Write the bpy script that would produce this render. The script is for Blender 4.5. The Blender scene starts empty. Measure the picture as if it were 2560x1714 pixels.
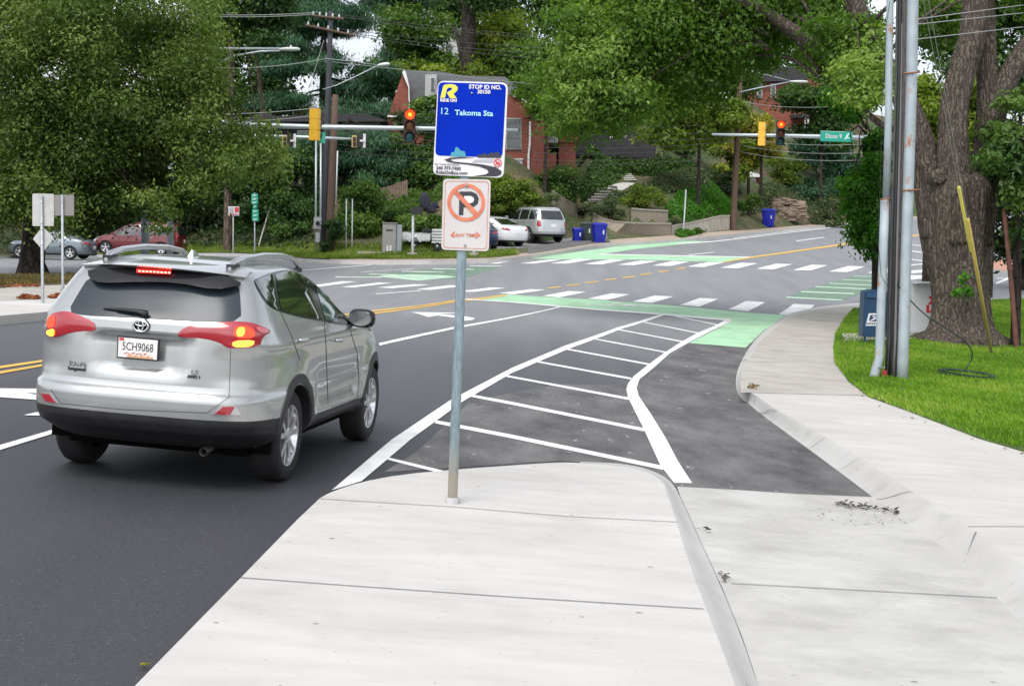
import bpy, bmesh, math, random
import numpy as np
from mathutils import Vector, Matrix
from mathutils.bvhtree import BVHTree
from mathutils.geometry import delaunay_2d_cdt

S = bpy.context.scene
C = S.collection
random.seed(7)
rng = np.random.default_rng(11)

# ------------------------------------------------------------------ camera
F = 3900.0                      # focal length in pixels of the 2560 px wide photograph
CAMZ, PITCH, ROLL = 2.06, -math.atan(272 / 3900), 0.028
_f = np.array([0, math.cos(PITCH), math.sin(PITCH)])
_r0 = np.array([1.0, 0, 0])
_u0 = np.cross(_r0, _f)
_r = _r0 * math.cos(ROLL) + _u0 * math.sin(ROLL)
_u = -_r0 * math.sin(ROLL) + _u0 * math.cos(ROLL)
CAM = np.array([0, 0, CAMZ])
cd = bpy.data.cameras.new('camera')
cd.sensor_width = 36.0
cd.lens = 36.0 * F / 2560
cd.clip_end = 2000
cam = bpy.data.objects.new('camera', cd)
C.objects.link(cam)
m3 = Matrix(((_r[0], _u[0], -_f[0]), (_r[1], _u[1], -_f[1]), (_r[2], _u[2], -_f[2])))
cam.matrix_world = Matrix.Translation(Vector(CAM)) @ m3.to_4x4()
S.camera = cam

# ------------------------------------------------------------------ world, sun, exposure
SUN_EL, SUN_AZ = math.radians(56), math.radians(200)     # soft sun high behind the camera, a little to the left
W = bpy.data.worlds.new('World')
S.world = W
W.use_nodes = True
nt = W.node_tree
nt.nodes.clear()
wo = nt.nodes.new('ShaderNodeOutputWorld')
bg = nt.nodes.new('ShaderNodeBackground')
sky = nt.nodes.new('ShaderNodeTexSky')
sky.sky_type = 'NISHITA'
sky.sun_disc = False
sky.sun_elevation = SUN_EL
sky.sun_rotation = SUN_AZ
sky.dust_density = 2.5
hs = nt.nodes.new('ShaderNodeHueSaturation')
hs.inputs['Saturation'].default_value = 0.22
tc = nt.nodes.new('ShaderNodeTexCoord')
nz = nt.nodes.new('ShaderNodeTexNoise')
nz.inputs['Scale'].default_value = 3.0
nz.inputs['Detail'].default_value = 6
rp = nt.nodes.new('ShaderNodeValToRGB')
rp.color_ramp.elements[0].position = 0.35
rp.color_ramp.elements[0].color = (0.75, 0.78, 0.84, 1)
rp.color_ramp.elements[1].position = 0.65
rp.color_ramp.elements[1].color = (1.25, 1.25, 1.25, 1)
mx = nt.nodes.new('ShaderNodeMixRGB')
mx.blend_type = 'MULTIPLY'
mx.inputs[0].default_value = 1.0
L = nt.links.new
L(sky.outputs[0], hs.inputs['Color'])
L(tc.outputs['Generated'], nz.inputs['Vector'])
L(nz.outputs[0], rp.inputs[0])
L(hs.outputs[0], mx.inputs[1])
L(rp.outputs[0], mx.inputs[2])
L(mx.outputs[0], bg.inputs['Color'])
bg.inputs['Strength'].default_value = 0.15
L(bg.outputs[0], wo.inputs['Surface'])
sd = bpy.data.lights.new('sun', 'SUN')
sd.energy = 1.0
sd.angle = math.radians(34)
sd.color = (1.0, 0.96, 0.9)
sun = bpy.data.objects.new('sun', sd)
C.objects.link(sun)
sv = Vector((math.sin(SUN_AZ) * math.cos(SUN_EL), math.cos(SUN_AZ) * math.cos(SUN_EL), math.sin(SUN_EL)))
sun.rotation_euler = sv.to_track_quat('Z', 'Y').to_euler()
sun.location = sv * 60
S.view_settings.view_transform = 'Standard'
S.view_settings.look = 'None'
S.view_settings.gamma = 1
S.view_settings.exposure = 0.8
S.cycles.max_bounces = 6
S.cycles.transparent_max_bounces = 8
S.cycles.use_denoising = True
S.render.film_transparent = False

# ------------------------------------------------------------------ pixel helpers (full-size photograph pixels)
K = 2560 / 2342.0
def d(x, y): return (x * K, y * K)                       # from the scaled-down view
def dl(*p): return [(x * K, y * K) for x, y in p]
def A(*p): return [(1280 + .4113 * x, 620 + .4113 * y) for x, y in p]
def B(*p): return [(800 + .2742 * x, 620 + .2742 * y) for x, y in p]
def Cc(*p): return [(1440 + .2742 * x, 400 + .2742 * y) for x, y in p]
def ray(px, py): return _f + _r * ((px - 1280) / F) - _u * ((py - 857) / F)
def pt(px, py, D): return CAM + ray(px, py) * D
def sst(a, b, x):
    t = min(1, max(0, (x - a) / (b - a)))
    return t * t * (3 - 2 * t)
def softp(v, k): return v if v > 8 * k else k * math.log1p(math.exp(v / k))
def H(x, y):
    """height of the road surface"""
    return -.0438 * max(-16, min(16, x)) * (1 - sst(28, 52, y)) + .05 * softp(y - 48, 2.0) * (.06 + .94 * sst(-24, -2, x))
def at(px, py, dz=0.0, fn=None):
    fn = fn or H
    r = ray(px, py)
    t, st = 3.0, 1.0
    while t < 240:
        p = CAM + r * t
        if p[2] < fn(p[0], p[1]) + dz: break
        t += st
    lo, hi = t - st, t
    for _ in range(30):
        m = (lo + hi) / 2
        p = CAM + r * m
        if p[2] < fn(p[0], p[1]) + dz: hi = m
        else: lo = m
    return CAM + r * hi
def dep(p): return float((np.asarray(p) - CAM) @ _f)
def proj(p):
    q = np.asarray(p) - CAM
    z = q @ _f
    return 1280 + F * (q @ _r) / z, 857 - F * (q @ _u) / z

# far kerb line (photo pixels) -> world, as y = yc(x)
FARK = [(-420, 660), (-100, 650), (0, 646), (240, 642), (460, 640), (640, 643), (700, 650), (768, 655), (850, 660), (960, 662), (1100, 661), (1234, 658),
        (1352, 644), (1481, 621), (1600, 612), (1742, 601), (1868, 588), (2080, 567), (2250, 552)]
_fk = [at(*p) for p in FARK]
FKX = [p[0] for p in _fk]; FKY = [p[1] for p in _fk]
for i in range(1, len(FKX)):
    if FKX[i] <= FKX[i - 1]: FKX[i] = FKX[i - 1] + .05
def yc(x):
    if x <= FKX[0]: return FKY[0]
    if x >= FKX[-1]: return FKY[-1] + (x - FKX[-1]) * 1.5
    return float(np.interp(x, FKX, FKY))
def HH(x, y):
    """hillside beyond the far kerb"""
    dd = y - yc(x)
    sl = .15 + .19 * sst(-2, 14, x) + .17 * sst(-5, -2, x) * (1 - sst(3, 6, x))
    fl = 3.2 + 8.5 * sst(-4, -1.5, x) * (1 - sst(3.8, 5.2, x))
    rise = sl * min(max(0, dd - fl), 34) + .05 * max(0, dd - fl - 34)
    gz = sst(3.8, 5.2, x) * (1 - sst(12.5, 15, x))          # the walled garden and the sloping drive below it
    if gz > 0:
        fg = float(np.interp(x, [4.2, 6.5, 9, 14], [10.0, 6.8, 4.1, 4.9]))
        rise = rise * (1 - gz) + gz * (.12 * min(max(0, dd - 2.0), fg - 2.0) + .8 * sst(fg, fg + .8, dd) + sl * min(max(0, dd - fg - .8), 34))
    return H(x, min(y, yc(x) + 6)) + .14 * sst(-.05, .05, dd) + rise + .25 * math.sin(x * .7 + y * .3) * sst(10, 18, dd)
def GND(x, y): return HH(x, y) if y > yc(x) else H(x, y)
def hat(px, py, dz=0.0): return at(px, py, dz, GND)

# ------------------------------------------------------------------ materials
MATS = {}
def mat(name, col, rough=.6, metal=0.0, var=0.0, scale=8.0, bump=0.0, bscale=None, spec=.5, coat=0.0, col2=None, emit=None, estr=1.0, stretch=None, detail=5, vpos=.5, vw=.25):
    if name in MATS: return MATS[name]
    m = bpy.data.materials.new(name)
    m.use_nodes = True
    n = m.node_tree.nodes; l = m.node_tree.links.new
    b = n['Principled BSDF']
    b.inputs['Base Color'].default_value = (*col, 1)
    b.inputs['Roughness'].default_value = rough
    b.inputs['Metallic'].default_value = metal
    b.inputs['Specular IOR Level'].default_value = spec
    b.inputs['Coat Weight'].default_value = coat
    b.inputs['Coat Roughness'].default_value = .05
    if emit:
        b.inputs['Emission Color'].default_value = (*emit, 1)
        b.inputs['Emission Strength'].default_value = estr
    if var or bump or col2:
        t = n.new('ShaderNodeTexCoord')
        mp = n.new('ShaderNodeMapping')
        l(t.outputs['Object'], mp.inputs[0])
        if stretch: mp.inputs['Scale'].default_value = stretch
    if var or col2:
        z = n.new('ShaderNodeTexNoise')
        z.inputs['Scale'].default_value = scale
        z.inputs['Detail'].default_value = detail
        l(mp.outputs[0], z.inputs['Vector'])
        r = n.new('ShaderNodeValToRGB')
        c1 = tuple(c * (1 - var) for c in col); c2 = col2 or tuple(min(1, c * (1 + var)) for c in col)
        r.color_ramp.elements[0].position = vpos - vw; r.color_ramp.elements[0].color = (*c1, 1)
        r.color_ramp.elements[1].position = vpos + vw; r.color_ramp.elements[1].color = (*c2, 1)
        l(z.outputs[0], r.inputs[0]); l(r.outputs[0], b.inputs['Base Color'])
    if bump:
        z2 = n.new('ShaderNodeTexNoise')
        z2.inputs['Scale'].default_value = bscale or scale * 4
        z2.inputs['Detail'].default_value = 4
        l(mp.outputs[0], z2.inputs['Vector'])
        bp = n.new('ShaderNodeBump'); bp.inputs['Strength'].default_value = bump; bp.inputs['Distance'].default_value = .02
        l(z2.outputs[0], bp.inputs['Height']); l(bp.outputs[0], b.inputs['Normal'])
    MATS[name] = m
    return m
def nodes_of(m): return m.node_tree.nodes, m.node_tree.links.new, m.node_tree.nodes['Principled BSDF']

def leafmat(name, col, trans=.35, vary=.45, hue2=None):
    """foliage: colour varies from leaf to leaf (attribute 'tone'), thin and translucent"""
    if name in MATS: return MATS[name]
    m = bpy.data.materials.new(name); m.use_nodes = True
    n = m.node_tree.nodes; l = m.node_tree.links.new
    n.remove(n['Principled BSDF'])
    out = n['Material Output']
    a = n.new('ShaderNodeAttribute'); a.attribute_name = 'tone'
    r = n.new('ShaderNodeValToRGB')
    e = r.color_ramp.elements
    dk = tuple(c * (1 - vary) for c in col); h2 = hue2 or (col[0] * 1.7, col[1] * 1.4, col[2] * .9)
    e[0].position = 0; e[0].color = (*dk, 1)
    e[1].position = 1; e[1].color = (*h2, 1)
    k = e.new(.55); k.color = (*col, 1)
    l(a.outputs['Fac'], r.inputs[0])
    df = n.new('ShaderNodeBsdfDiffuse'); tr = n.new('ShaderNodeBsdfTranslucent'); gl = n.new('ShaderNodeBsdfGlossy')
    gl.inputs['Roughness'].default_value = .45; gl.inputs['Color'].default_value = (.8, .85, .8, 1)
    l(r.outputs[0], df.inputs['Color'])
    br = n.new('ShaderNodeMixRGB'); br.blend_type = 'MULTIPLY'; br.inputs[0].default_value = 1; br.inputs[2].default_value = (1.3, 1.45, .6, 1)
    l(r.outputs[0], br.inputs[1]); l(br.outputs[0], tr.inputs['Color'])
    m1 = n.new('ShaderNodeMixShader'); m1.inputs[0].default_value = trans
    l(df.outputs[0], m1.inputs[1]); l(tr.outputs[0], m1.inputs[2])
    m2 = n.new('ShaderNodeMixShader'); m2.inputs[0].default_value = .02
    l(m1.outputs[0], m2.inputs[1]); l(gl.outputs[0], m2.inputs[2])
    l(m2.outputs[0], out.inputs['Surface'])
    MATS[name] = m
    return m

# ------------------------------------------------------------------ object helpers
def tag(o, label=None, cat=None, group=None, kind=None):
    if label: o['label'] = label
    if cat: o['category'] = cat
    if group: o['group'] = group
    if kind: o['kind'] = kind
    return o
def thing(name, loc, label, cat, group=None):
    o = bpy.data.objects.new(name, None); o.empty_display_size = .2
    o.location = Vector(loc); C.objects.link(o)
    return tag(o, label, cat, group)
class MB:
    """collects geometry in world coordinates and links it as ONE mesh object"""
    def __init__(s): s.v = []; s.f = []; s.m = []
    def add(s, vs, fs, mi=0):
        o = len(s.v); s.v += [tuple(map(float, q)) for q in vs]; s.f += [tuple(o + i for i in f) for f in fs]; s.m += [mi] * len(fs); return s
    def box(s, c, sz, rz=0, mi=0, R=None):
        hx, hy, hz = (q / 2 for q in sz); cs, sn = math.cos(rz), math.sin(rz); vs = []
        for z in (-hz, hz):
            for x, y in ((-hx, -hy), (hx, -hy), (hx, hy), (-hx, hy)):
                p = Vector((x, y, z))
                p = R @ p if R is not None else Vector((x * cs - y * sn, x * sn + y * cs, z))
                vs.append((c[0] + p.x, c[1] + p.y, c[2] + p.z))
        return s.add(vs, [(3, 2, 1, 0), (4, 5, 6, 7), (0, 1, 5, 4), (1, 2, 6, 5), (2, 3, 7, 6), (3, 0, 4, 7)], mi)
    def tube(s, path, rad, n=10, mi=0, cap=True, wob=0, seed=0, ridge=0):
        P = [Vector(map(float, p)) for p in path]; m = len(P)
        R_ = list(rad) if hasattr(rad, '__len__') else [rad] * m
        rr = random.Random(seed); ph = [rr.uniform(0, 6.28) for _ in range(4)]
        t0 = (P[1] - P[0]).normalized(); ref = Vector((0, 0, 1)) if abs(t0.z) < .9 else Vector((1, 0, 0))
        a = t0.cross(ref).normalized(); vs = []; fs = []
        for i in range(m):
            t = (P[min(i + 1, m - 1)] - P[max(i - 1, 0)]).normalized()
            a = (a - t * a.dot(t)).normalized(); b = t.cross(a)
            for k in range(n):
                th = 2 * math.pi * k / n
                q = R_[i] * (1 + wob * (.5 * math.sin(3 * th + ph[0] + i * .3) + .5 * math.sin(5 * th + ph[1] - i * .5) + .35 * math.sin(9 * th + ph[2] + i * .2)) + ridge * (math.sin(17 * th + 1.3 * math.sin(i * .8 + ph[3])) + .7 * math.sin(27 * th + 1.6 * math.sin(i * .5 + ph[1]))))
                vs.append(P[i] + a * (math.cos(th) * q) + b * (math.sin(th) * q))
        for i in range(m - 1):
            for k in range(n):
                fs.append((i * n + k, i * n + (k + 1) % n, (i + 1) * n + (k + 1) % n, (i + 1) * n + k))
        if cap: fs += [tuple(range(n - 1, -1, -1)), tuple((m - 1) * n + k for k in range(n))]
        return s.add(vs, fs, mi)
    def prism(s, pts, ex, mi=0):
        """planar 3-D outline pushed along the vector ex"""
        n = len(pts); e = np.asarray(ex, float)
        vs = [np.asarray(p, float) for p in pts]; vs += [p + e for p in vs]
        return s.add(vs, [tuple(range(n))[::-1], tuple(range(n, 2 * n))] + [(i, (i + 1) % n, n + (i + 1) % n, n + i) for i in range(n)], mi)
    def lathe(s, o, ax, prof, n=28, mi=0, closed=False):
        """profile of (radius, distance along ax)"""
        ax = Vector(ax).normalized(); ref = Vector((0, 0, 1)) if abs(ax.z) < .9 else Vector((1, 0, 0))
        a = ax.cross(ref).normalized(); b = ax.cross(a); o = Vector(o); vs = []; fs = []; m = len(prof)
        for r_, h_ in prof:
            for k in range(n):
                th = 2 * math.pi * k / n; vs.append(o + ax * h_ + a * (math.cos(th) * r_) + b * (math.sin(th) * r_))
        for i in range(m if closed else m - 1):
            j = (i + 1) % m
            for k in range(n): fs.append((i * n + k, i * n + (k + 1) % n, j * n + (k + 1) % n, j * n + k))
        return s.add(vs, fs, mi)
    def build(s, name, mats, parent=None, smooth=False, auto=None, local=False, bevel=0):
        me = bpy.data.meshes.new(name)
        off = np.zeros(3); q_ = parent
        while q_ is not None and not local: off = off + np.array(q_.location); q_ = q_.parent
        v = np.array(s.v, float).reshape(-1, 3) - off
        me.from_pydata([tuple(q) for q in v], [], s.f)
        mats = mats if isinstance(mats, (list, tuple)) else [mats]
        for q in mats: me.materials.append(q)
        me.polygons.foreach_set('material_index', s.m)
        bm = bmesh.new(); bm.from_mesh(me)
        bmesh.ops.recalc_face_normals(bm, faces=bm.faces)
        if bevel:
            ed = [e for e in bm.edges if len(e.link_faces) == 2 and e.calc_face_angle(0) > .6]
            bmesh.ops.bevel(bm, geom=ed, offset=bevel, segments=2, affect='EDGES', clamp_overlap=True)
        bm.to_mesh(me); bm.free()
        if smooth or auto:
            me.polygons.foreach_set('use_smooth', [True] * len(me.polygons))
            if auto: 
                me.set_sharp_from_angle(angle=math.radians(auto))
        o = bpy.data.objects.new(name, me); C.objects.link(o)
        if parent is not None: o.parent = parent
        return o
def inpoly(x, y, P):
    c = False; j = len(P) - 1
    for i in range(len(P)):
        if (P[i][1] > y) != (P[j][1] > y) and x < (P[j][0] - P[i][0]) * (y - P[i][1]) / (P[j][1] - P[i][1]) + P[i][0]: c = not c
        j = i
    return c
def chaikin(P, n=2, closed=True):
    P = [tuple(p) for p in P]
    for _ in range(n):
        Q = []; m = len(P)
        if not closed: Q.append(P[0])
        for i in range(m if closed else m - 1):
            a, b = P[i], P[(i + 1) % m]
            Q.append(tuple(.75 * u + .25 * w for u, w in zip(a, b))); Q.append(tuple(.25 * u + .75 * w for u, w in zip(a, b)))
        if not closed: Q.append(P[-1])
        P = Q
    return P
def resample(P, step, closed=True):
    Q = []; m = len(P)
    for i in range(m if closed else m - 1):
        a, b = P[i], P[(i + 1) % m]; L_ = math.dist(a, b); k = max(1, int(L_ / step))
        for j in range(k): Q.append(tuple(u + (w - u) * j / k for u, w in zip(a, b)))
    if not closed: Q.append(P[-1])
    return Q
def cdt(P, step, grid=True):
    """fill polygon with triangles; returns 2-D points, faces, boundary count"""
    n = len(P); pts = [Vector(p) for p in P]
    if grid:
        xs = [p[0] for p in P]; ys = [p[1] for p in P]
        y = min(ys) + step / 2; k = 0
        while y < max(ys):
            x = min(xs) + step * (.5 + .5 * (k % 2))
            while x < max(xs):
                if inpoly(x, y, P):
                    dm = min(math.hypot(x - q[0], y - q[1]) for q in P)
                    if dm > step * .45: pts.append(Vector((x, y)))
                x += step
            y += step * .87; k += 1
    r = delaunay_2d_cdt(pts, [(i, (i + 1) % n) for i in range(n)], [list(range(n))], 1, 1e-6)
    return [tuple(v) for v in r[0]], [tuple(f) for f in r[2]]
def text(name, s, size, mtx, m, parent=None, align='CENTER', depth=.002, bold=0, sx=1.0, shear=0.0, vcenter=True):
    cu = bpy.data.curves.new(name, 'FONT'); cu.body = s; cu.size = size; cu.align_x = align; cu.align_y = 'CENTER' if vcenter else 'BOTTOM_BASELINE'
    cu.extrude = depth; cu.offset = bold; cu.shear = shear; cu.resolution_u = 3
    o = bpy.data.objects.new(name, cu); C.objects.link(o)
    dg = bpy.context.evaluated_depsgraph_get()
    me = bpy.data.meshes.new_from_object(o.evaluated_get(dg))
    bpy.data.objects.remove(o); bpy.data.curves.remove(cu)
    me.transform(mtx @ Matrix.Diagonal((sx, 1, 1, 1)))
    me.materials.clear(); me.materials.append(m)
    o = bpy.data.objects.new(name, me); C.objects.link(o)
    if parent is not None:
        o.parent = parent
    return o
def join_text(objs, name):
    """several strings of one inscription -> one mesh object"""
    bm = bmesh.new(); ms = []; 
    for o in objs:
        base = len(bm.faces); bm.from_mesh(o.data); bm.faces.ensure_lookup_table()
        mm = o.data.materials[0]
        if mm not in ms: ms.append(mm)
        for f in bm.faces[base:]: f.material_index = ms.index(mm)
    me = bpy.data.meshes.new(name); bm.to_mesh(me); bm.free()
    for q in ms: me.materials.append(q)
    o = bpy.data.objects.new(name, me); C.objects.link(o); o.parent = objs[0].parent
    for q in objs: bpy.data.objects.remove(q)
    return o
def plane_mtx(o, xd, yd):
    """matrix whose local x, y run along xd, yd (text plane)"""
    x = Vector(xd).normalized(); y = Vector(yd); y = (y - x * y.dot(x)).normalized(); z = x.cross(y)
    return Matrix(((x.x, y.x, z.x, o[0]), (x.y, y.y, z.y, o[1]), (x.z, y.z, z.z, o[2]), (0, 0, 0, 1)))
# ------------------------------------------------------------------ ground materials
def asphalt_mat():
    m = mat('asphalt', (.05, .05, .053), rough=.62, spec=.5)
    n, l, b = nodes_of(m)
    t = n.new('ShaderNodeTexCoord'); sp = n.new('ShaderNodeSeparateXYZ'); l(t.outputs['Object'], sp.inputs[0])
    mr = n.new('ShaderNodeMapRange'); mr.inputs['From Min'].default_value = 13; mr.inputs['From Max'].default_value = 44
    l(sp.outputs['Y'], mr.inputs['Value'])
    z = n.new('ShaderNodeTexNoise'); z.inputs['Scale'].default_value = .35; z.inputs['Detail'].default_value = 5
    mp = n.new('ShaderNodeMapping'); mp.inputs['Rotation'].default_value = (0, 0, math.radians(-10)); mp.inputs['Scale'].default_value = (1, .25, 1)
    l(t.outputs['Object'], mp.inputs[0]); l(mp.outputs[0], z.inputs['Vector'])
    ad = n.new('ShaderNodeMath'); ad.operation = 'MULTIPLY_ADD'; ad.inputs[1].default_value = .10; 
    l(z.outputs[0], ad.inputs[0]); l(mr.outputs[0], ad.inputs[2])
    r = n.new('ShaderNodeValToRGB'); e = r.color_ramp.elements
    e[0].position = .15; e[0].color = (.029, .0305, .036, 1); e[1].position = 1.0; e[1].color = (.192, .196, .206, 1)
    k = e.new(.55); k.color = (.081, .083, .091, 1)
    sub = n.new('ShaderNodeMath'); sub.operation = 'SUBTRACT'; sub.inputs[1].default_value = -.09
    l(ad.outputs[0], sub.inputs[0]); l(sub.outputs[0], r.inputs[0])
    f = n.new('ShaderNodeTexNoise'); f.inputs['Scale'].default_value = 42; f.inputs['Detail'].default_value = 6; f.inputs['Roughness'].default_value = .85
    l(t.outputs['Object'], f.inputs['Vector'])
    fr = n.new('ShaderNodeValToRGB'); fr.color_ramp.elements[0].position = .3; fr.color_ramp.elements[0].color = (.40, .40, .41, 1)
    fr.color_ramp.elements[1].position = .72; fr.color_ramp.elements[1].color = (2.0, 2.0, 1.97, 1)
    l(f.outputs[0], fr.inputs[0])
    # faint tyre tracks and oil stains
    s2 = n.new('ShaderNodeTexNoise'); s2.inputs['Scale'].default_value = 1.1; s2.inputs['Detail'].default_value = 6
    m2 = n.new('ShaderNodeMapping'); m2.inputs['Rotation'].default_value = (0, 0, math.radians(-14)); m2.inputs['Scale'].default_value = (1.4, .12, 1)
    l(t.outputs['Object'], m2.inputs[0]); l(m2.outputs[0], s2.inputs['Vector'])
    sr = n.new('ShaderNodeValToRGB'); sr.color_ramp.elements[0].position = .36; sr.color_ramp.elements[0].color = (.90, .90, .905, 1); sr.color_ramp.elements[1].position = .62; sr.color_ramp.elements[1].color = (1.05, 1.05, 1.04, 1)
    l(s2.outputs[0], sr.inputs[0])
    x1 = n.new('ShaderNodeMixRGB'); x1.blend_type = 'MULTIPLY'; x1.inputs[0].default_value = 1
    x2 = n.new('ShaderNodeMixRGB'); x2.blend_type = 'MULTIPLY'; x2.inputs[0].default_value = 1
    l(r.outputs[0], x1.inputs[1]); l(fr.outputs[0], x1.inputs[2]); l(x1.outputs[0], x2.inputs[1]); l(sr.outputs[0], x2.inputs[2])
    vo = n.new('ShaderNodeTexVoronoi'); vo.inputs['Scale'].default_value = 38; l(t.outputs['Object'], vo.inputs['Vector'])
    vr = n.new('ShaderNodeValToRGB'); vr.color_ramp.elements[0].position = .10; vr.color_ramp.elements[0].color = (1, 1, 1, 1); vr.color_ramp.elements[1].position = .20; vr.color_ramp.elements[1].color = (0, 0, 0, 1); l(vo.outputs['Distance'], vr.inputs[0])
    vs = n.new('ShaderNodeSeparateColor'); l(vo.outputs['Color'], vs.inputs[0])
    vg = n.new('ShaderNodeMath'); vg.operation = 'GREATER_THAN'; vg.inputs[1].default_value = .86; l(vs.outputs[0], vg.inputs[0])
    vm = n.new('ShaderNodeMath'); vm.operation = 'MULTIPLY'; l(vg.outputs[0], vm.inputs[0]); l(vr.outputs[0], vm.inputs[1])
    x3 = n.new('ShaderNodeMixRGB'); x3.inputs[2].default_value = (.20, .20, .20, 1); l(vm.outputs[0], x3.inputs[0]); l(x2.outputs[0], x3.inputs[1])
    l(x3.outputs[0], b.inputs['Base Color'])
    bp = n.new('ShaderNodeBump'); bp.inputs['Strength'].default_value = .5; bp.inputs['Distance'].default_value = .006
    l(f.outputs[0], bp.inputs['Height']); l(bp.outputs[0], b.inputs['Normal'])
    return m
def concrete_mat(name, c1, c2, dirt=(.3, .28, .25), amt=.35, ang=0, stretch=.22, dlo=.52, bst=.25):
    m = mat(name, c1, rough=.85, spec=.3)
    n, l, b = nodes_of(m)
    t = n.new('ShaderNodeTexCoord'); mp = n.new('ShaderNodeMapping'); mp.inputs['Scale'].default_value = (stretch, 1, 1); mp.inputs['Rotation'].default_value = (0, 0, ang)
    l(t.outputs['Object'], mp.inputs[0])
    z = n.new('ShaderNodeTexNoise'); z.inputs['Scale'].default_value = 3.0; z.inputs['Detail'].default_value = 12; z.inputs['Roughness'].default_value = .72; l(mp.outputs[0], z.inputs['Vector'])
    r = n.new('ShaderNodeValToRGB'); r.color_ramp.elements[0].position = .3; r.color_ramp.elements[0].color = (*c1, 1); r.color_ramp.elements[1].position = .68; r.color_ramp.elements[1].color = (*c2, 1)
    l(z.outputs[0], r.inputs[0])
    z2 = n.new('ShaderNodeTexNoise'); z2.inputs['Scale'].default_value = 1.3; z2.inputs['Detail'].default_value = 9; z2.inputs['Roughness'].default_value = .65; l(t.outputs['Object'], z2.inputs['Vector'])
    r2 = n.new('ShaderNodeValToRGB'); r2.color_ramp.elements[0].position = dlo; r2.color_ramp.elements[0].color = (0, 0, 0, 1); r2.color_ramp.elements[1].position = .78; r2.color_ramp.elements[1].color = (amt, amt, amt, 1)
    l(z2.outputs[0], r2.inputs[0])
    mx = n.new('ShaderNodeMixRGB'); mx.inputs[2].default_value = (*dirt, 1); l(r2.outputs[0], mx.inputs[0]); l(r.outputs[0], mx.inputs[1])
    # small dark specks
    v = n.new('ShaderNodeTexNoise'); v.inputs['Scale'].default_value = 26; v.inputs['Detail'].default_value = 5; l(t.outputs['Object'], v.inputs['Vector'])
    vr = n.new('ShaderNodeValToRGB'); vr.color_ramp.elements[0].position = .68; vr.color_ramp.elements[0].color = (1, 1, 1, 1); vr.color_ramp.elements[1].position = .76; vr.color_ramp.elements[1].color = (.5, .47, .45, 1)
    l(v.outputs[0], vr.inputs[0])
    mm = n.new('ShaderNodeMixRGB'); mm.blend_type = 'MULTIPLY'; mm.inputs[0].default_value = 1; l(mx.outputs[0], mm.inputs[1]); l(vr.outputs[0], mm.inputs[2])
    vo = n.new('ShaderNodeTexVoronoi'); vo.inputs['Scale'].default_value = 2.3; l(t.outputs['Object'], vo.inputs['Vector'])
    vo.inputs['Randomness'].default_value = 1
    go = n.new('ShaderNodeValToRGB'); go.color_ramp.elements[0].position = .035; go.color_ramp.elements[0].color = (.42, .40, .38, 1); go.color_ramp.elements[1].position = .05; go.color_ramp.elements[1].color = (1, 1, 1, 1); l(vo.outputs['Distance'], go.inputs[0])
    m4 = n.new('ShaderNodeMixRGB'); m4.blend_type = 'MULTIPLY'; m4.inputs[0].default_value = .8; l(mm.outputs[0], m4.inputs[1]); l(go.outputs[0], m4.inputs[2])
    zz = n.new('ShaderNodeTexNoise'); zz.inputs['Scale'].default_value = .55; zz.inputs['Detail'].default_value = 3; l(t.outputs['Object'], zz.inputs['Vector'])
    zr = n.new('ShaderNodeValToRGB'); zr.color_ramp.elements[0].position = .35; zr.color_ramp.elements[0].color = (.93, .925, .92, 1); zr.color_ramp.elements[1].position = .65; zr.color_ramp.elements[1].color = (1.03, 1.03, 1.03, 1); l(zz.outputs[0], zr.inputs[0])
    m5 = n.new('ShaderNodeMixRGB'); m5.blend_type = 'MULTIPLY'; m5.inputs[0].default_value = 1; l(m4.outputs[0], m5.inputs[1]); l(zr.outputs[0], m5.inputs[2])
    l(m5.outputs[0], b.inputs['Base Color'])
    bp = n.new('ShaderNodeBump'); bp.inputs['Strength'].default_value = bst; bp.inputs['Distance'].default_value = .006
    l(z.outputs[0], bp.inputs['Height']); l(bp.outputs[0], b.inputs['Normal'])
    return m
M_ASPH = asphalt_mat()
M_CONC = concrete_mat('new_concrete', (.458, .444, .420), (.568, .552, .524), dirt=(.33, .31, .29), amt=.45)
M_CONC_R = concrete_mat('sidewalk_concrete', (.445, .425, .395), (.545, .525, .492), dirt=(.33, .31, .28), amt=.4)
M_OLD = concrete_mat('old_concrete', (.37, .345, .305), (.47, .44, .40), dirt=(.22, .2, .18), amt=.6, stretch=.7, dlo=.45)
M_PAD = concrete_mat('pad_concrete', (.42, .41, .385), (.52, .51, .48), dirt=(.2, .19, .18), amt=.55, stretch=.6, dlo=.47)
M_KERB = concrete_mat('kerb_concrete', (.43, .42, .40), (.49, .48, .46), dirt=(.17, .165, .155), amt=.55, stretch=1.0, dlo=.56, bst=.02)
M_FARW = concrete_mat('far_sidewalk', (.34, .27, .21), (.44, .36, .29), amt=.4)
M_JOINT = mat('joint_dark', (.16, .155, .15), rough=.9)  # dark strips along the joints in the concrete
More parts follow.
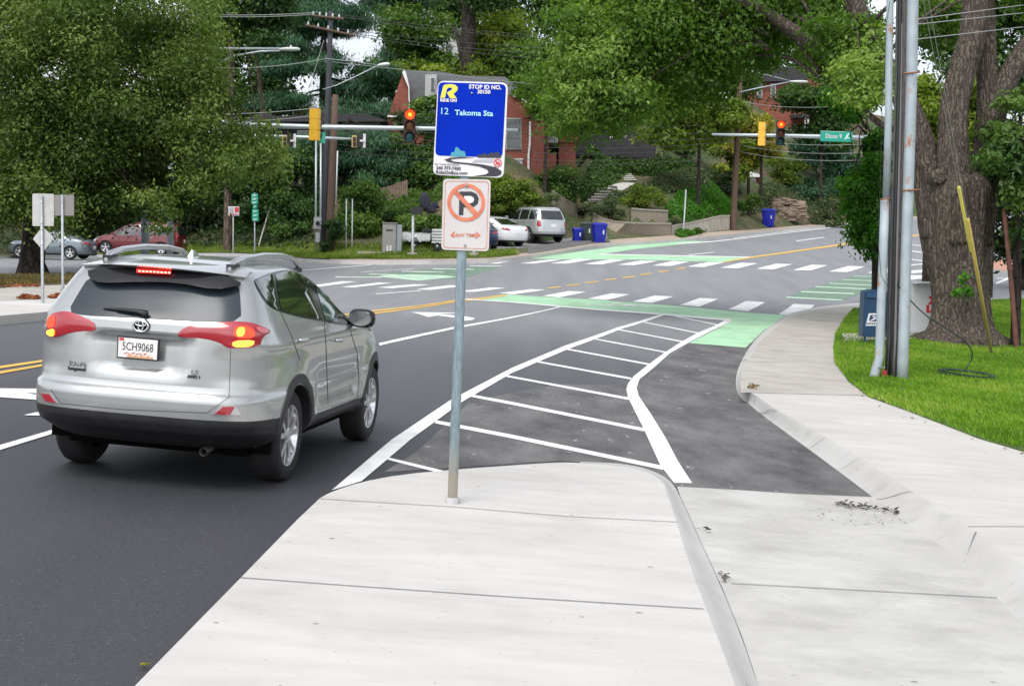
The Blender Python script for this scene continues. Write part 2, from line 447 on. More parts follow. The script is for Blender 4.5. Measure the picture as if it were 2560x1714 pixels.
def worn(name, col, wear, lo=.40, hi=.6, rough=.6):
    m = mat(name, col, rough=rough)
    n, l, b = nodes_of(m)
    t = n.new('ShaderNodeTexCoord'); z = n.new('ShaderNodeTexNoise'); z.inputs['Scale'].default_value = 9; z.inputs['Detail'].default_value = 9; z.inputs['Roughness'].default_value = .75
    l(t.outputs['Object'], z.inputs['Vector'])
    r = n.new('ShaderNodeValToRGB'); r.color_ramp.elements[0].position = lo - .12; r.color_ramp.elements[0].color = (*wear, 1); r.color_ramp.elements[1].position = lo; r.color_ramp.elements[1].color = tuple(c * .92 for c in col) + (1,)
    k = r.color_ramp.elements.new(hi); k.color = (*col, 1)
    l(z.outputs[0], r.inputs[0])
    g = n.new('ShaderNodeTexNoise'); g.inputs['Scale'].default_value = 1.4; g.inputs['Detail'].default_value = 7; l(t.outputs['Object'], g.inputs['Vector'])
    gr = n.new('ShaderNodeValToRGB'); gr.color_ramp.elements[0].position = .34; gr.color_ramp.elements[0].color = (.80, .80, .79, 1); gr.color_ramp.elements[1].position = .55; gr.color_ramp.elements[1].color = (1, 1, 1, 1); l(g.outputs[0], gr.inputs[0])
    gm = n.new('ShaderNodeMixRGB'); gm.blend_type = 'MULTIPLY'; gm.inputs[0].default_value = 1; l(r.outputs[0], gm.inputs[1]); l(gr.outputs[0], gm.inputs[2]); l(gm.outputs[0], b.inputs['Base Color'])
    return m
M_WHITE = worn('white_road_paint', (.80, .80, .79), (.30, .30, .30), lo=.35, hi=.47)
M_YEL = worn('yellow_road_paint', (.78, .47, .08), (.3, .22, .1))
M_GREEN = worn('green_lane_paint', (.40, .68, .42), (.24, .42, .27), lo=.40, hi=.62)
M_GREEN2 = worn('faded_green_paint', (.17, .27, .19), (.10, .12, .105), lo=.47, hi=.65)
M_GREENW = worn('pale_green_paint', (.48, .68, .52), (.3, .5, .34), lo=.45)
def bay_mat():
    m = mat('bay_asphalt', (.05, .05, .05), rough=.8)
    n, l, b = nodes_of(m)
    t = n.new('ShaderNodeTexCoord'); z = n.new('ShaderNodeTexNoise'); z.inputs['Scale'].default_value = 1.6; z.inputs['Detail'].default_value = 9; z.inputs['Roughness'].default_value = .7
    mp = n.new('ShaderNodeMapping'); mp.inputs['Rotation'].default_value = (0, 0, .5); mp.inputs['Scale'].default_value = (1, .4, 1)
    l(t.outputs['Object'], mp.inputs[0]); l(mp.outputs[0], z.inputs['Vector'])
    r = n.new('ShaderNodeValToRGB'); e = r.color_ramp.elements; e[0].position = .33; e[0].color = (.052, .052, .055, 1); e[1].position = .68; e[1].color = (.165, .163, .158, 1)
    l(z.outputs[0], r.inputs[0])
    f = n.new('ShaderNodeTexNoise'); f.inputs['Scale'].default_value = 90; f.inputs['Detail'].default_value = 4; l(t.outputs['Object'], f.inputs['Vector'])
    fr = n.new('ShaderNodeValToRGB'); fr.color_ramp.elements[0].position = .3; fr.color_ramp.elements[0].color = (.5, .5, .5, 1); fr.color_ramp.elements[1].position = .7; fr.color_ramp.elements[1].color = (1.5, 1.5, 1.5, 1)
    l(f.outputs[0], fr.inputs[0])
    x = n.new('ShaderNodeMixRGB'); x.blend_type = 'MULTIPLY'; x.inputs[0].default_value = 1; l(r.outputs[0], x.inputs[1]); l(fr.outputs[0], x.inputs[2])
    w = n.new('ShaderNodeTexNoise'); w.inputs['Scale'].default_value = 5; w.inputs['Detail'].default_value = 8; w.inputs['Roughness'].default_value = .7
    l(mp.outputs[0], w.inputs['Vector'])
    wr = n.new('ShaderNodeValToRGB'); wr.color_ramp.elements[0].position = .635; wr.color_ramp.elements[0].color = (0, 0, 0, 1); wr.color_ramp.elements[1].position = .67; wr.color_ramp.elements[1].color = (.8, .8, .8, 1)
    l(w.outputs[0], wr.inputs[0])
    y = n.new('ShaderNodeMixRGB'); y.inputs[2].default_value = (.5, .5, .49, 1); l(wr.outputs[0], y.inputs[0]); l(x.outputs[0], y.inputs[1])
    l(y.outputs[0], b.inputs['Base Color'])
    bp = n.new('ShaderNodeBump'); bp.inputs['Strength'].default_value = .7; bp.inputs['Distance'].default_value = .008; l(f.outputs[0], bp.inputs['Height']); l(bp.outputs[0], b.inputs['Normal'])
    return m
M_BAY = bay_mat()
M_LAWN = mat('lawn_soil', (.055, .10, .022), rough=.95, var=.4, scale=3, bump=.3, col2=(.10, .17, .03))

# ------------------------------------------------------------------ road surface
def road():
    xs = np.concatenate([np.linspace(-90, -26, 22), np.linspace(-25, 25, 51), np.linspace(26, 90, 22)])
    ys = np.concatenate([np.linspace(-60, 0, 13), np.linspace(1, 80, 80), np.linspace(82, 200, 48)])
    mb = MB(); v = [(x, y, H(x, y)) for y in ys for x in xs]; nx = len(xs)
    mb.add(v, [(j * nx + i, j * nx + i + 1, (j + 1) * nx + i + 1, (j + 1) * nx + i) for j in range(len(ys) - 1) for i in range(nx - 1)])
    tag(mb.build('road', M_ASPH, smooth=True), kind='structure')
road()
def drape(mb, poly, dz, step=1.4, mi=0, fn=None, px=True):
    P = [at(*p)[:2] for p in poly] if px else poly
    P = resample([tuple(q) for q in P], step)
    pts, fs = cdt(P, step)
    fn = fn or H
    mb.add([(x, y, fn(x, y) + dz) for x, y in pts], fs, mi)
def pline(pts, w, closed=False):
    """pixel polyline -> pixel polygon of (vertical) thickness w"""
    n = len(pts); ws = w if hasattr(w, '__len__') else [w] * n
    up = []; lo = []
    for i in range(n):
        a = pts[max(0, i - 1)]; b = pts[min(n - 1, i + 1)]; dx, dy = b[0] - a[0], b[1] - a[1]; l_ = math.hypot(dx, dy)
        nx_, ny_ = -dy / l_, dx / l_; h = ws[i] / 2
        up.append((pts[i][0] + nx_ * h, pts[i][1] + ny_ * h)); lo.append((pts[i][0] - nx_ * h, pts[i][1] - ny_ * h))
    return up + lo[::-1]
def slab(name, poly, h, m, px=True, step=1.2, skirt=.22, flare=0.0, kind='structure', mk=None):
    mb = MB()
    P = [tuple(at(*p, dz=h)[:2]) for p in poly] if px else poly
    P = resample(P, .25); pts, fs = cdt(P, step)
    mb.add([(x, y, H(x, y) + h) for x, y in pts], fs)
    n = len(P); ar = sum(P[i][0] * P[(i + 1) % n][1] - P[(i + 1) % n][0] * P[i][1] for i in range(n)); sg = 1 if ar > 0 else -1
    top = []; bot = []
    for i in range(n):
        a, b = P[i - 1], P[(i + 1) % n]; dx, dy = b[0] - a[0], b[1] - a[1]; l_ = math.hypot(dx, dy) or 1
        ox, oy = dy / l_ * sg, -dx / l_ * sg
        x, y = P[i]; top.append((x, y, H(x, y) + h)); bot.append((x + ox * flare, y + oy * flare, H(x + ox * flare, y + oy * flare) + h - skirt))
    mb.add(top + bot, [(i, (i + 1) % n, n + (i + 1) % n, n + i) for i in range(n)], 1 if mk else 0)
    return tag(mb.build(name, [m, mk] if mk else m), kind=kind)

# kerbed island with the bus stop sign
isl = [(-420, 2484), (336, 1714), (599, 1446), (791, 1249), (829, 1228), (898, 1205), (1004, 1185), (1150, 1172), (1300, 1161), (1391, 1155), (1450, 1156), (1518, 1159), (1582, 1167), (1630, 1182), (1658, 1202), (1668, 1230), (1693, 1306), (1716, 1382), (1750, 1478), (1796, 1592), (1841, 1714), (2135, 2484)]
isl = isl[:2] + chaikin(isl[2:-2], 1, closed=False) + isl[-2:]
slab('bus_stop_sidewalk', isl, .15, M_CONC, mk=M_KERB)
def strip(name, top, h1, bot, h2, m, n=120, rnd=.35):
    mb = MB()
    def samp(P, h):
        Q = [np.array(at(*p, dz=h)) for p in P]; s = np.concatenate([[0], np.cumsum([np.linalg.norm(Q[i + 1] - Q[i]) for i in range(len(Q) - 1)])]); s /= s[-1]
        t = np.linspace(0, 1, n); return np.stack([np.interp(t, s, [q[k] for q in Q]) for k in range(3)], 1)
    a, b = samp(top, h1), samp(bot, h2); rows = []
    for q, zf in ((0, 1), (.12, .93), (.3, .72), (.6, .34), (.85, .08), (1, 0)):
        r = a * (1 - q) + b * q
        for v in r:
            v[2] = H(v[0], v[1]) + h2 + (h1 - h2) * zf
        rows.append(r)
    mb.add(np.concatenate(rows), [(k * n + i, k * n + i + 1, (k + 1) * n + i + 1, (k + 1) * n + i) for k in range(len(rows) - 1) for i in range(n - 1)])
    return tag(mb.build(name, m, smooth=True), kind='structure')
strip('island_kerb', chaikin([(1450, 1156), (1518, 1159), (1582, 1167), (1630, 1182), (1658, 1202), (1668, 1230), (1693, 1306), (1716, 1382), (1750, 1478), (1796, 1592), (1841, 1714), (2135, 2484)], 1, closed=False), .152,
      chaikin([(1455, 1154), (1530, 1156), (1600, 1165), (1655, 1186), (1686, 1212), (1702, 1245), (1728, 1300), (1752, 1355), (1805, 1469), (1855, 1592), (1896, 1714), (2210, 2484)], 1, closed=False), .004, M_KERB)
# right-hand sidewalk
ktop = [(2148, 763), (2082, 768), (2016, 778), (1975, 791), (1938, 817), (1897, 854), (1868, 900), (1852, 941), (1850, 972), (1888, 985), (1938, 1023), (2041, 1076), (2151, 1143), (2283, 1228), (2420, 1316), (2560, 1414), (2760, 1556), (3050, 1780)]
ktop = chaikin(ktop, 2, closed=False)
kbot = [(2150, 757), (2076, 763), (2006, 773), (1964, 787), (1926, 813), (1884, 852), (1854, 899), (1838, 942), (1842, 985), (1860, 998), (1897, 1031), (1959, 1076), (2094, 1175), (2181, 1241), (2283, 1320), (2411, 1405), (2488, 1492), (2570, 1580), (2740, 1740), (3000, 2000)]
kbot = chaikin(kbot, 2, closed=False)
grass_edge = [(2250, 768), (2130, 772), (2112, 800), (2096, 840), (2088, 874), (2088, 907), (2121, 951), (2170, 989), (2263, 1022), (2350, 1055), (2448, 1093), (2560, 1126), (2800, 1197), (3100, 1290)]
slab('right_sidewalk', [(2250, 764)] + ktop + [(3600, 1780), (3600, 1440)] + grass_edge[::-1], .15, M_CONC_R, mk=M_KERB)
mb = MB(); drape(mb, [(2148, 763), (2082, 768), (2016, 778), (1975, 791), (1938, 817), (1897, 854), (1868, 900), (1852, 941), (1850, 981), (2166, 988), (2121, 951), (2088, 907), (2088, 874), (2096, 840), (2112, 800), (2130, 772), (2245, 766)], 0)
mb.v = [(x, y, z) for x, y, z in mb.v]; mb = MB()
P_old = [tuple(at(*p, dz=.154)[:2]) for p in [(2150, 764), (2082, 769), (2016, 779), (1975, 792), (1939, 818), (1898, 855), (1869, 901), (1853, 942), (1851, 980), (2166, 988), (2121, 951), (2088, 907), (2088, 874), (2096, 840), (2112, 800), (2130, 772), (2245, 767)]]
drape(mb, P_old, .154, px=False)
tag(mb.build('old_sidewalk', M_OLD), kind='structure')
strip('right_kerb', ktop, .152, kbot, .004, M_KERB, n=220)
# concrete bus pad between the kerbs
mb = MB(); drape(mb, [(1692, 1217), (1850, 1226), (2000, 1236), (2183, 1243), (2283, 1320), (2411, 1405), (2488, 1492), (2570, 1580), (2740, 1740), (3000, 2000), (3000, 2484), (2210, 2484), (1896, 1714), (1855, 1592), (1805, 1469), (1752, 1355), (1728, 1300), (1702, 1245)], .006)
tag(mb.build('bus_pad', M_PAD), kind='structure')
# rough asphalt of the bus bay
mb = MB(); drape(mb, [(1692, 1217), (1850, 1226), (2000, 1236), (2183, 1243), (2094, 1175), (1959, 1076), (1897, 1031), (1860, 998), (1842, 985), (1838, 942), (1854, 899), (1884, 852), (1900, 836), (1722, 857), (1640, 920), (1588, 965), (1600, 1010), (1655, 1120)], .003)
drape(mb, [(1692, 1217), (1655, 1120), (1600, 1010), (1588, 965), (1400, 960), (1176, 1002), (1040, 1130), (960, 1180), (1150, 1168), (1400, 1152), (1580, 1163)], .003)
tag(mb.build('bus_bay_asphalt', M_BAY), kind='structure')
# joints and cracks in the concrete
mb = MB()
def joint(p, q, h, w=.012, mid=()):
    P = [at(*a, dz=h) for a in (p, *mid, q)]
    for a, b in zip(P[:-1], P[1:]):
        a, b = np.array(a), np.array(b); t = (b - a) / np.linalg.norm(b - a); nn = np.array([-t[1], t[0], 0]) * w / 2; k = max(2, int(np.linalg.norm(b - a) / .6))
        vs = []
        for i in range(k + 1):
            c = a + (b - a) * i / k
            for s in (-1, 1):
                e = c + nn * s; vs.append((e[0], e[1], H(e[0], e[1]) + h + .0045))
        mb.add(vs, [(2 * i, 2 * i + 1, 2 * i + 3, 2 * i + 2) for i in range(k)])
joint((800, 1247), (1693, 1305), .15, mid=((1131, 1267), (1420, 1291)))
joint((602, 1444), (1758, 1522), .15, mid=((900, 1466), (1300, 1494)))
joint((150, 1900), (1905, 1890), .15)
joint((1828, 1458), (2493, 1494), .007, .012)
joint((2420, 1316), (2900, 1316), .15); joint((2560, 1414), (3000, 1400), .15)
joint((1851, 982), (2168, 990), .155, .008); joint((1941, 830), (2096, 840), .155, .008); joint((1868, 905), (2088, 900), .155, .008); joint((1990, 800), (2112, 800), .155, .008)
def kjoint(i, top, bot, h=.155):
    p, q = np.array(at(*top, dz=h)), np.array(at(*bot, dz=.006)); t = (q - p); t /= np.linalg.norm(t); s_ = np.array([-t[1], t[0], 0]) * .006; vs = []
    for u_, zf in ((0, 1), (.12, .93), (.3, .72), (.6, .34), (.85, .08), (1, 0)):
        c = p * (1 - u_) + q * u_
        for e in (-1, 1): g = c + s_ * e; vs.append((g[0], g[1], H(g[0], g[1]) + .004 + (h - .004) * zf + .006))
    mb.add(vs, [(2 * k, 2 * k + 1, 2 * k + 3, 2 * k + 2) for k in range(5)])
for tp_, bt_ in (((1938, 1023), (1897, 1031)), ((2066, 1092), (2020, 1120)), ((2151, 1143), (2094, 1175)), ((2283, 1228), (2190, 1247)), ((2440, 1330), (2411, 1405)), ((1868, 900), (1854, 899))): kjoint(0, tp_, bt_)
tag(mb.build('concrete_joints', M_JOINT), kind='structure')

# ------------------------------------------------------------------ painted markings
mb = MB()
diag = [(829, 1227), (979, 1100), (1126, 1001), (1280, 920), (1416, 863), (1543, 819), (1652, 785.5), (1667, 786), (1551, 823.6), (1424, 871.7), (1280, 933), (1156, 1005), (1026, 1100), (904, 1204)]
drape(mb, diag, .008)
chev = A((1300, 436), (1250, 465), (1130, 515), (1030, 570), (930, 635), (835, 705), (740, 780), (705, 825), (695, 860), (705, 910), (800, 1100), (900, 1320), (985, 1430), (1095, 1432), (1010, 1300), (930, 1150), (850, 1020), (770, 900), (757, 850), (775, 800), (860, 730), (960, 640), (1075, 575), (1190, 515), (1345, 440))
drape(mb, chev, .008)
for p, w in ((A((-254, 897), (0, 945), (805, 1106)), (6, 7, 8)), (A((-38, 778), (710, 917)), (4.5, 6)), (A((145, 690), (725, 795)), (4, 5)), (A((318, 612), (835, 708)), (3.5, 4.2)), (A((480, 549), (938, 635)), (3, 3.6)),
             (A((640, 495), (1040, 570)), (2.6, 3.2)), (A((795, 450), (1135, 518)), (2.2, 2.8)), (A((960, 408), (1250, 468)), (2, 2.4)), (A((-467, 1057), (0, 1147), (920, 1338)), (8, 9, 10)), ([(966, 1146), (1107, 1181)], (6, 8))):
    drape(mb, pline(p, w), .006)
drape(mb, pline(B((540, 880), (1220, 730), (2210, 530)), (6.5, 5, 3)), .008)
drape(mb, pline([(-900, 1400), (-420, 1240), (-150, 1165), (0, 1120), (106, 1088), (300, 1030)], (26, 20, 15, 12, 10, 8)), .008)
drape(mb, pline(A((-300, 311), (0, 331), (500, 374), (920, 405), (1330, 440)), (2, 2.6, 3.2, 4, 5)), .012)
drape(mb, pline(B((510, 420), (920, 390)), 1.6), .008)
tag(mb.build('white_lane_lines', M_WHITE), kind='structure')
mb = MB()
near_bars = [A((1620, 403), (1752, 415), (1842, 347), (1712, 340)), A((1313, 373), (1432, 386), (1540, 330), (1424, 322)), A((1018, 347), (1138, 357), (1253, 310), (1140, 304)), A((728, 326), (850, 335), (983, 295), (868, 289)),
             A((455, 309), (572, 318), (717, 282), (603, 276)), A((187, 291), (290, 301), (452, 268), (345, 262)), B((1632, 412), (1765, 425), (2055, 382), (1925, 376)), B((1270, 396), (1400, 403), (1695, 366), (1565, 360)),
             B((868, 378), (1010, 384), (1300, 348), (1180, 340)), B((520, 360), (660, 368), (1000, 338), (870, 330)), B((190, 357), (310, 361), (660, 320), (535, 315)), B((-120, 350), (10, 352), (340, 308), (200, 303))]
for b in near_bars: drape(mb, b, .008)
tag(mb.build('near_crosswalk_bars', M_WHITE), kind='structure')
mb = MB()
far_bars = [((-142, 97), (-90, 97), (15, 76), (-45, 77)), ((45, 95), (130, 96), (300, 73), (220, 72)), ((232, 94), (335, 96), (490, 70), (390, 68)), ((440, 98), (545, 101), (690, 73), (590, 71)), ((642, 103), (745, 105), (885, 80), (780, 77)), ((852, 108), (960, 111), (1080, 84), (975, 80)),
            ((1062, 114), (1165, 117), (1295, 88), (1190, 86)), ((1266, 121), (1375, 124), (1495, 94), (1390, 90)), ((1484, 127), (1592, 130), (1705, 99), (1605, 96)), ((1706, 135), (1815, 137), (1922, 106), (1822, 101)), ((1925, 144), (2040, 147), (2148, 114), (2045, 110)), ((2160, 152), (2270, 156), (2370, 125), (2260, 122))]
for b in far_bars: drape(mb, A(*b), .010)
tag(mb.build('far_crosswalk_bars', M_WHITE), kind='structure')
mb = MB()
for a, b in (((217, 245), (298, 236)), ((330, 229), (412, 220)), ((442, 212), (527, 203)), ((564, 195), (637, 187)), ((670, 181), (748, 173)), ((778, 163), (850, 155)), ((890, 146), (960, 138)), ((992, 129), (1058, 121))):
    drape(mb, pline(A(a, b), 2.2), .008)
drape(mb, pline([(-900, 1071), (-420, 990), (-150, 945), (0, 919), (106, 903)] + B((480, 575), (1230, 478), (1690, 428)), (10, 8, 7, 6, 5, 3.4, 2.4, 1.5)), .008)
drape(mb, pline([(-900, 1090), (-420, 1006), (-150, 959), (0, 932), (106, 914)] + B((490, 597), (1230, 490), (1700, 433)), (10, 8, 7, 6, 5, 3.4, 2.4, 1.5)), .008)
drape(mb, pline(Cc((1340, 934), (1600, 889), (2334, 785)) + [(2164, 602), (2300, 588)], (2, 3.2, 3.6, 3.4, 3)), .012)
tag(mb.build('yellow_centre_lines', M_YEL), kind='structure')
mb = MB()
drape(mb, A((-214, 308), (-60, 283), (0, 285), (460, 312), (1000, 352), (1400, 390), (1680, 410), (1530, 500), (1420, 605), (1075, 577), (1200, 515), (1345, 440), (1300, 430), (920, 402), (500, 372), (0, 330)), .004)
drape(mb, Cc((-150, 905), (560, 908), (1340, 930), (1600, 888), (900, 870), (210, 862), (560, 810), (960, 768), (1240, 745), (1080, 738), (700, 752), (400, 785), (180, 815), (-80, 850), (-400, 900)), .004)
tag(mb.build('green_bike_boxes', M_GREEN), kind='structure')
mb = MB()
drape(mb, A((1660, 302), (2010, 318), (2230, 225), (2230, 165), (2080, 170), (1840, 238)), .005)
drape(mb, B((300, 268), (1245, 285), (1660, 172), (1400, 160), (1000, 190), (700, 215), (440, 238)), .005)
tag(mb.build('faded_bike_crossings', M_GREEN2), kind='structure')
mb = MB()
drape(mb, B((540, 264), (900, 300), (1245, 264), (1130, 250), (840, 241), (690, 244), (580, 250)), .008)
for a, b, w in (((1665, 300), (2010, 318), 3.2), ((1757, 266), (2080, 279), 2.8), ((1842, 236), (2150, 250), 2.4), ((1928, 215), (2225, 230), 2), ((2005, 193), (2230, 202), 1.8), ((2075, 171), (2300, 178), 1.6)):
    drape(mb, pline(A(a, b), w), .010)
tag(mb.build('pale_crossing_dashes', M_GREENW), kind='structure')
mb = MB()
for a, b, w in (((140, 266), (560, 268), 1.8), ((450, 240), (700, 245), 1.5), ((745, 213), (1128, 222), 1.5), ((1030, 190), (1400, 196), 1.4), ((1365, 163), (1660, 168), 1.4), ((-400, 225), (0, 192), 1.4), ((0, 192), (470, 155), 1.4), ((370, 222), (850, 190), .8)):
    drape(mb, pline(B(a, b), w), .009)
drape(mb, pline(A((530, 38), (1000, 47), (1470, 57)), 2), .010)
drape(mb, pline(Cc((920, 768), (1240, 745), (1470, 720), (1900, 667), (2334, 615)), (1.6, 2, 2, 1.8, 1.6)), .010)
drape(mb, pline(Cc((1440, 712), (1900, 655), (2334, 606)), (1, 1.2, 1.2)), .010)
drape(mb, pline(Cc((1030, 866), (1260, 842)), 1.6), .010); drape(mb, pline(Cc((2010, 740), (2265, 705)), 1.8), .010)
tag(mb.build('white_intersection_lines', M_WHITE), kind='structure')
mb = MB()
drape(mb, B((835, 585), (1100, 590), (1235, 592), (1235, 599), (1080, 600), (1180, 610), (1330, 625), (1410, 640), (1400, 655), (1340, 665), (1250, 663), (1200, 659), (1290, 654), (1300, 645), (1200, 634), (1070, 617), (990, 632)), .008, step=.4)
tag(mb.build('turn_arrow', M_WHITE), kind='structure')
mb = MB()
drape(mb, [(-150, 970), (92, 973), (92, 984), (63, 983), (92, 988), (98, 1001), (0, 994), (-150, 985)], .008, step=.4)
drape(mb, [(59, 1039), (89, 1032), (140, 1030), (140, 1041)], .008, step=.4)
tag(mb.build('lane_arrow', M_WHITE), kind='structure')
# bicycle symbol in the near bike box
mb = MB(); c0 = np.array(at(*A((640, 352))[0])); 
def flat_ring(cx, cy, r, w, n=20):
    vs = []
    for k in range(n):
        for q in (r - w, r):
            x, y = cx + q * math.cos(6.2832 * k / n), cy + q * math.sin(6.2832 * k / n); vs.append((x, y, H(x, y) + .010))
    mb.add(vs, [(2 * k, 2 * k + 1, (2 * k + 3) % (2 * n), (2 * k + 2) % (2 * n)) for k in range(n)])
flat_ring(c0[0] - .55, c0[1], .42, .12); flat_ring(c0[0] + .55, c0[1], .42, .12)
for a, b in (((-.55, 0), (-.2, .6)), ((-.2, .6), (.4, .6)), ((.55, 0), (.4, .75)), ((-.2, .6), (.05, 0)), ((.05, 0), (.4, .6)), ((-.05, 1.0), (.2, 1.4))):
    t = np.array(b) - np.array(a); t = t / np.linalg.norm(t); nn = np.array([-t[1], t[0]]) * .07; vs = []
    for q, s in ((a, -1), (a, 1), (b, 1), (b, -1)):
        x, y = c0[0] + q[0] + nn[0] * s, c0[1] + q[1] + nn[1] * s; vs.append((x, y, H(x, y) + .010))
    mb.add(vs, [(0, 1, 2, 3)])
tag(mb.build('bicycle_symbol', M_WHITE), kind='structure')
# cross street on the right: a few painted lines seen past the trunk
mb = MB()
D2 = lambda *p: [(2240 + .2552 * x, 500 + .2552 * y) for x, y in p]
for a, b, w in (((150, 440), (280, 452), 1.6), ((150, 500), (300, 520), 2), ((150, 582), (310, 606), 2), ((150, 640), (310, 622), 2.4), ((960, 425), (1254, 375), 2.5), ((1100, 465), (1254, 430), 3), ((1080, 415), (1200, 440), 1.6), ((990, 485), (1140, 495), 4), ((980, 820), (1100, 770), 5), ((985, 770), (1090, 768), 2)):
    drape(mb, pline(D2(a, b), w), .010)
drape(mb, D2((100, 735), (280, 740), (270, 770), (80, 790)), .010); drape(mb, D2((150, 690), (290, 680), (300, 710), (150, 720)), .010)
tag(mb.build('cross_street_markings', M_WHITE), kind='structure')
slab('brick_pavement', D2((930, 668), (1150, 700), (1260, 742), (1500, 742), (1500, 575), (1254, 588), (960, 578)), .14, mat('brick_paver', (.42, .22, .15), rough=.85, var=.25, scale=9), mk=M_CONC_R)

# ------------------------------------------------------------------ left-hand kerb strip
lk = [(-420, 803), (0, 789), (108, 780), (165, 772), (300, 752), (420, 735), (470, 715), (460, 690), (213, 685), (0, 688), (-420, 694)]
slab('left_sidewalk', lk, .15, M_CONC, mk=M_KERB)
M_VERGE = mat('dry_verge', (.06, .055, .025), rough=.95, var=.5, scale=5, bump=.4, col2=(.12, .10, .04))
P_v = [tuple(at(*p, dz=.17)[:2]) for p in [(-420, 730), (0, 718), (110, 711), (213, 706), (455, 700), (462, 689), (213, 683), (0, 686), (-420, 692)]]
mb = MB(); drape(mb, P_v, .165, px=False); tag(mb.build('left_verge', M_VERGE), kind='structure')
mb = MB(); drape(mb, [tuple(at(*p, dz=.155)[:2]) for p in [(-420, 732), (0, 720), (110, 713), (213, 708), (450, 702), (462, 713), (300, 733), (165, 744), (0, 752), (-420, 770)]], .154, px=False); tag(mb.build('left_shaded_sidewalk', M_OLD), kind='structure')  # back half of the left sidewalk; its shade is put into the tan colour

# ------------------------------------------------------------------ far side: hillside, lawn, sidewalk
def hill_mat():
    m = mat('hillside_soil', (.06, .07, .03), rough=.95)
    n, l, b = nodes_of(m)
    t = n.new('ShaderNodeTexCoord'); z = n.new('ShaderNodeTexNoise'); z.inputs['Scale'].default_value = .35; z.inputs['Detail'].default_value = 8; l(t.outputs['Object'], z.inputs['Vector'])
    r = n.new('ShaderNodeValToRGB'); e = r.color_ramp.elements; e[0].position = .38; e[0].color = (.05, .085, .02, 1); e[1].position = .66; e[1].color = (.16, .11, .065, 1)
    k = e.new(.5); k.color = (.085, .09, .035, 1); l(z.outputs[0], r.inputs[0])
    f = n.new('ShaderNodeTexNoise'); f.inputs['Scale'].default_value = 6; f.inputs['Detail'].default_value = 8; l(t.outputs['Object'], f.inputs['Vector'])
    fr = n.new('ShaderNodeValToRGB'); fr.color_ramp.elements[0].position = .3; fr.color_ramp.elements[0].color = (.45, .45, .45, 1); fr.color_ramp.elements[1].position = .7; fr.color_ramp.elements[1].color = (1.5, 1.5, 1.45, 1); l(f.outputs[0], fr.inputs[0])
    x = n.new('ShaderNodeMixRGB'); x.blend_type = 'MULTIPLY'; x.inputs[0].default_value = 1; l(r.outputs[0], x.inputs[1]); l(fr.outputs[0], x.inputs[2]); l(x.outputs[0], b.inputs['Base Color'])
    bp = n.new('ShaderNodeBump'); bp.inputs['Strength'].default_value = 1; bp.inputs['Distance'].default_value = .15; l(f.outputs[0], bp.inputs['Height']); l(bp.outputs[0], b.inputs['Normal'])
    return m
M_HILL = hill_mat()
xs = np.concatenate([np.linspace(-100, -30, 24), np.linspace(-29, 30, 119), np.linspace(31, 100, 30)]); ds = np.concatenate([np.linspace(0.0, 4, 9), np.linspace(5, 40, 36), np.linspace(44, 110, 14)])
mb = MB(); v = []
for dd in ds:
    for x in xs: v.append((x, yc(x) + dd, HH(x, yc(x) + max(dd, .06))))
nx = len(xs); mb.add(v, [(j * nx + i, j * nx + i + 1, (j + 1) * nx + i + 1, (j + 1) * nx + i) for j in range(len(ds) - 1) for i in range(nx - 1)])
v0 = [(x, yc(x), HH(x, yc(x) + .06)) for x in xs] + [(x, yc(x) - .03, H(x, yc(x)) - .1) for x in xs]
mb.add(v0, [(i, i + 1, nx + i + 1, nx + i) for i in range(nx - 1)], 1)
tag(mb.build('hillside', [M_HILL, M_KERB], smooth=True), kind='structure')
def sheet_far(name, d0, d1, x0, x1, m, dz=.02, kerb=False):
    xs = np.linspace(x0, x1, 90); mb = MB(); k = 5; v = []
    for j in range(k + 1):
        for x in xs:
            a, b = (d0(x) if callable(d0) else d0), (d1(x) if callable(d1) else d1); y = yc(x) + a + (b - a) * j / k
            v.append((x, y, HH(x, y if j else max(y, yc(x) + .06)) + dz))
    n_ = len(xs); mb.add(v, [(j * n_ + i, j * n_ + i + 1, (j + 1) * n_ + i + 1, (j + 1) * n_ + i) for j in range(k) for i in range(n_ - 1)])
    if kerb:
        v = [(x, yc(x), HH(x, yc(x) + .06) + dz) for x in xs] + [(x, yc(x) - .05, H(x, yc(x)) - .05) for x in xs]
        mb.add(v, [(i, i + 1, n_ + i + 1, n_ + i) for i in range(n_ - 1)], 1)
    return tag(mb.build(name, [m, M_KERB]), kind='structure')
sheet_far('far_sidewalk', 0, lambda x: 1.0 + 1.6 * sst(-6, 6, x), -7.5, 40, M_FARW, kerb=True)
M_FLAWN = mat('far_lawn', (.10, .15, .03), rough=.95, var=.35, scale=2.5, bump=.5, bscale=30, col2=(.20, .22, .06))
sheet_far('far_lawn', lambda x: .05 + 1.0 * sst(-8, -6, x), lambda x: 4.4, -24, 0.2, M_FLAWN, dz=.035)
M_DRIVE = mat('driveway_asphalt', (.11, .105, .10), rough=.8, var=.25, scale=2)
sheet_far('driveway', 1.2, 9.5, .6, 4.9, M_DRIVE, dz=.03)
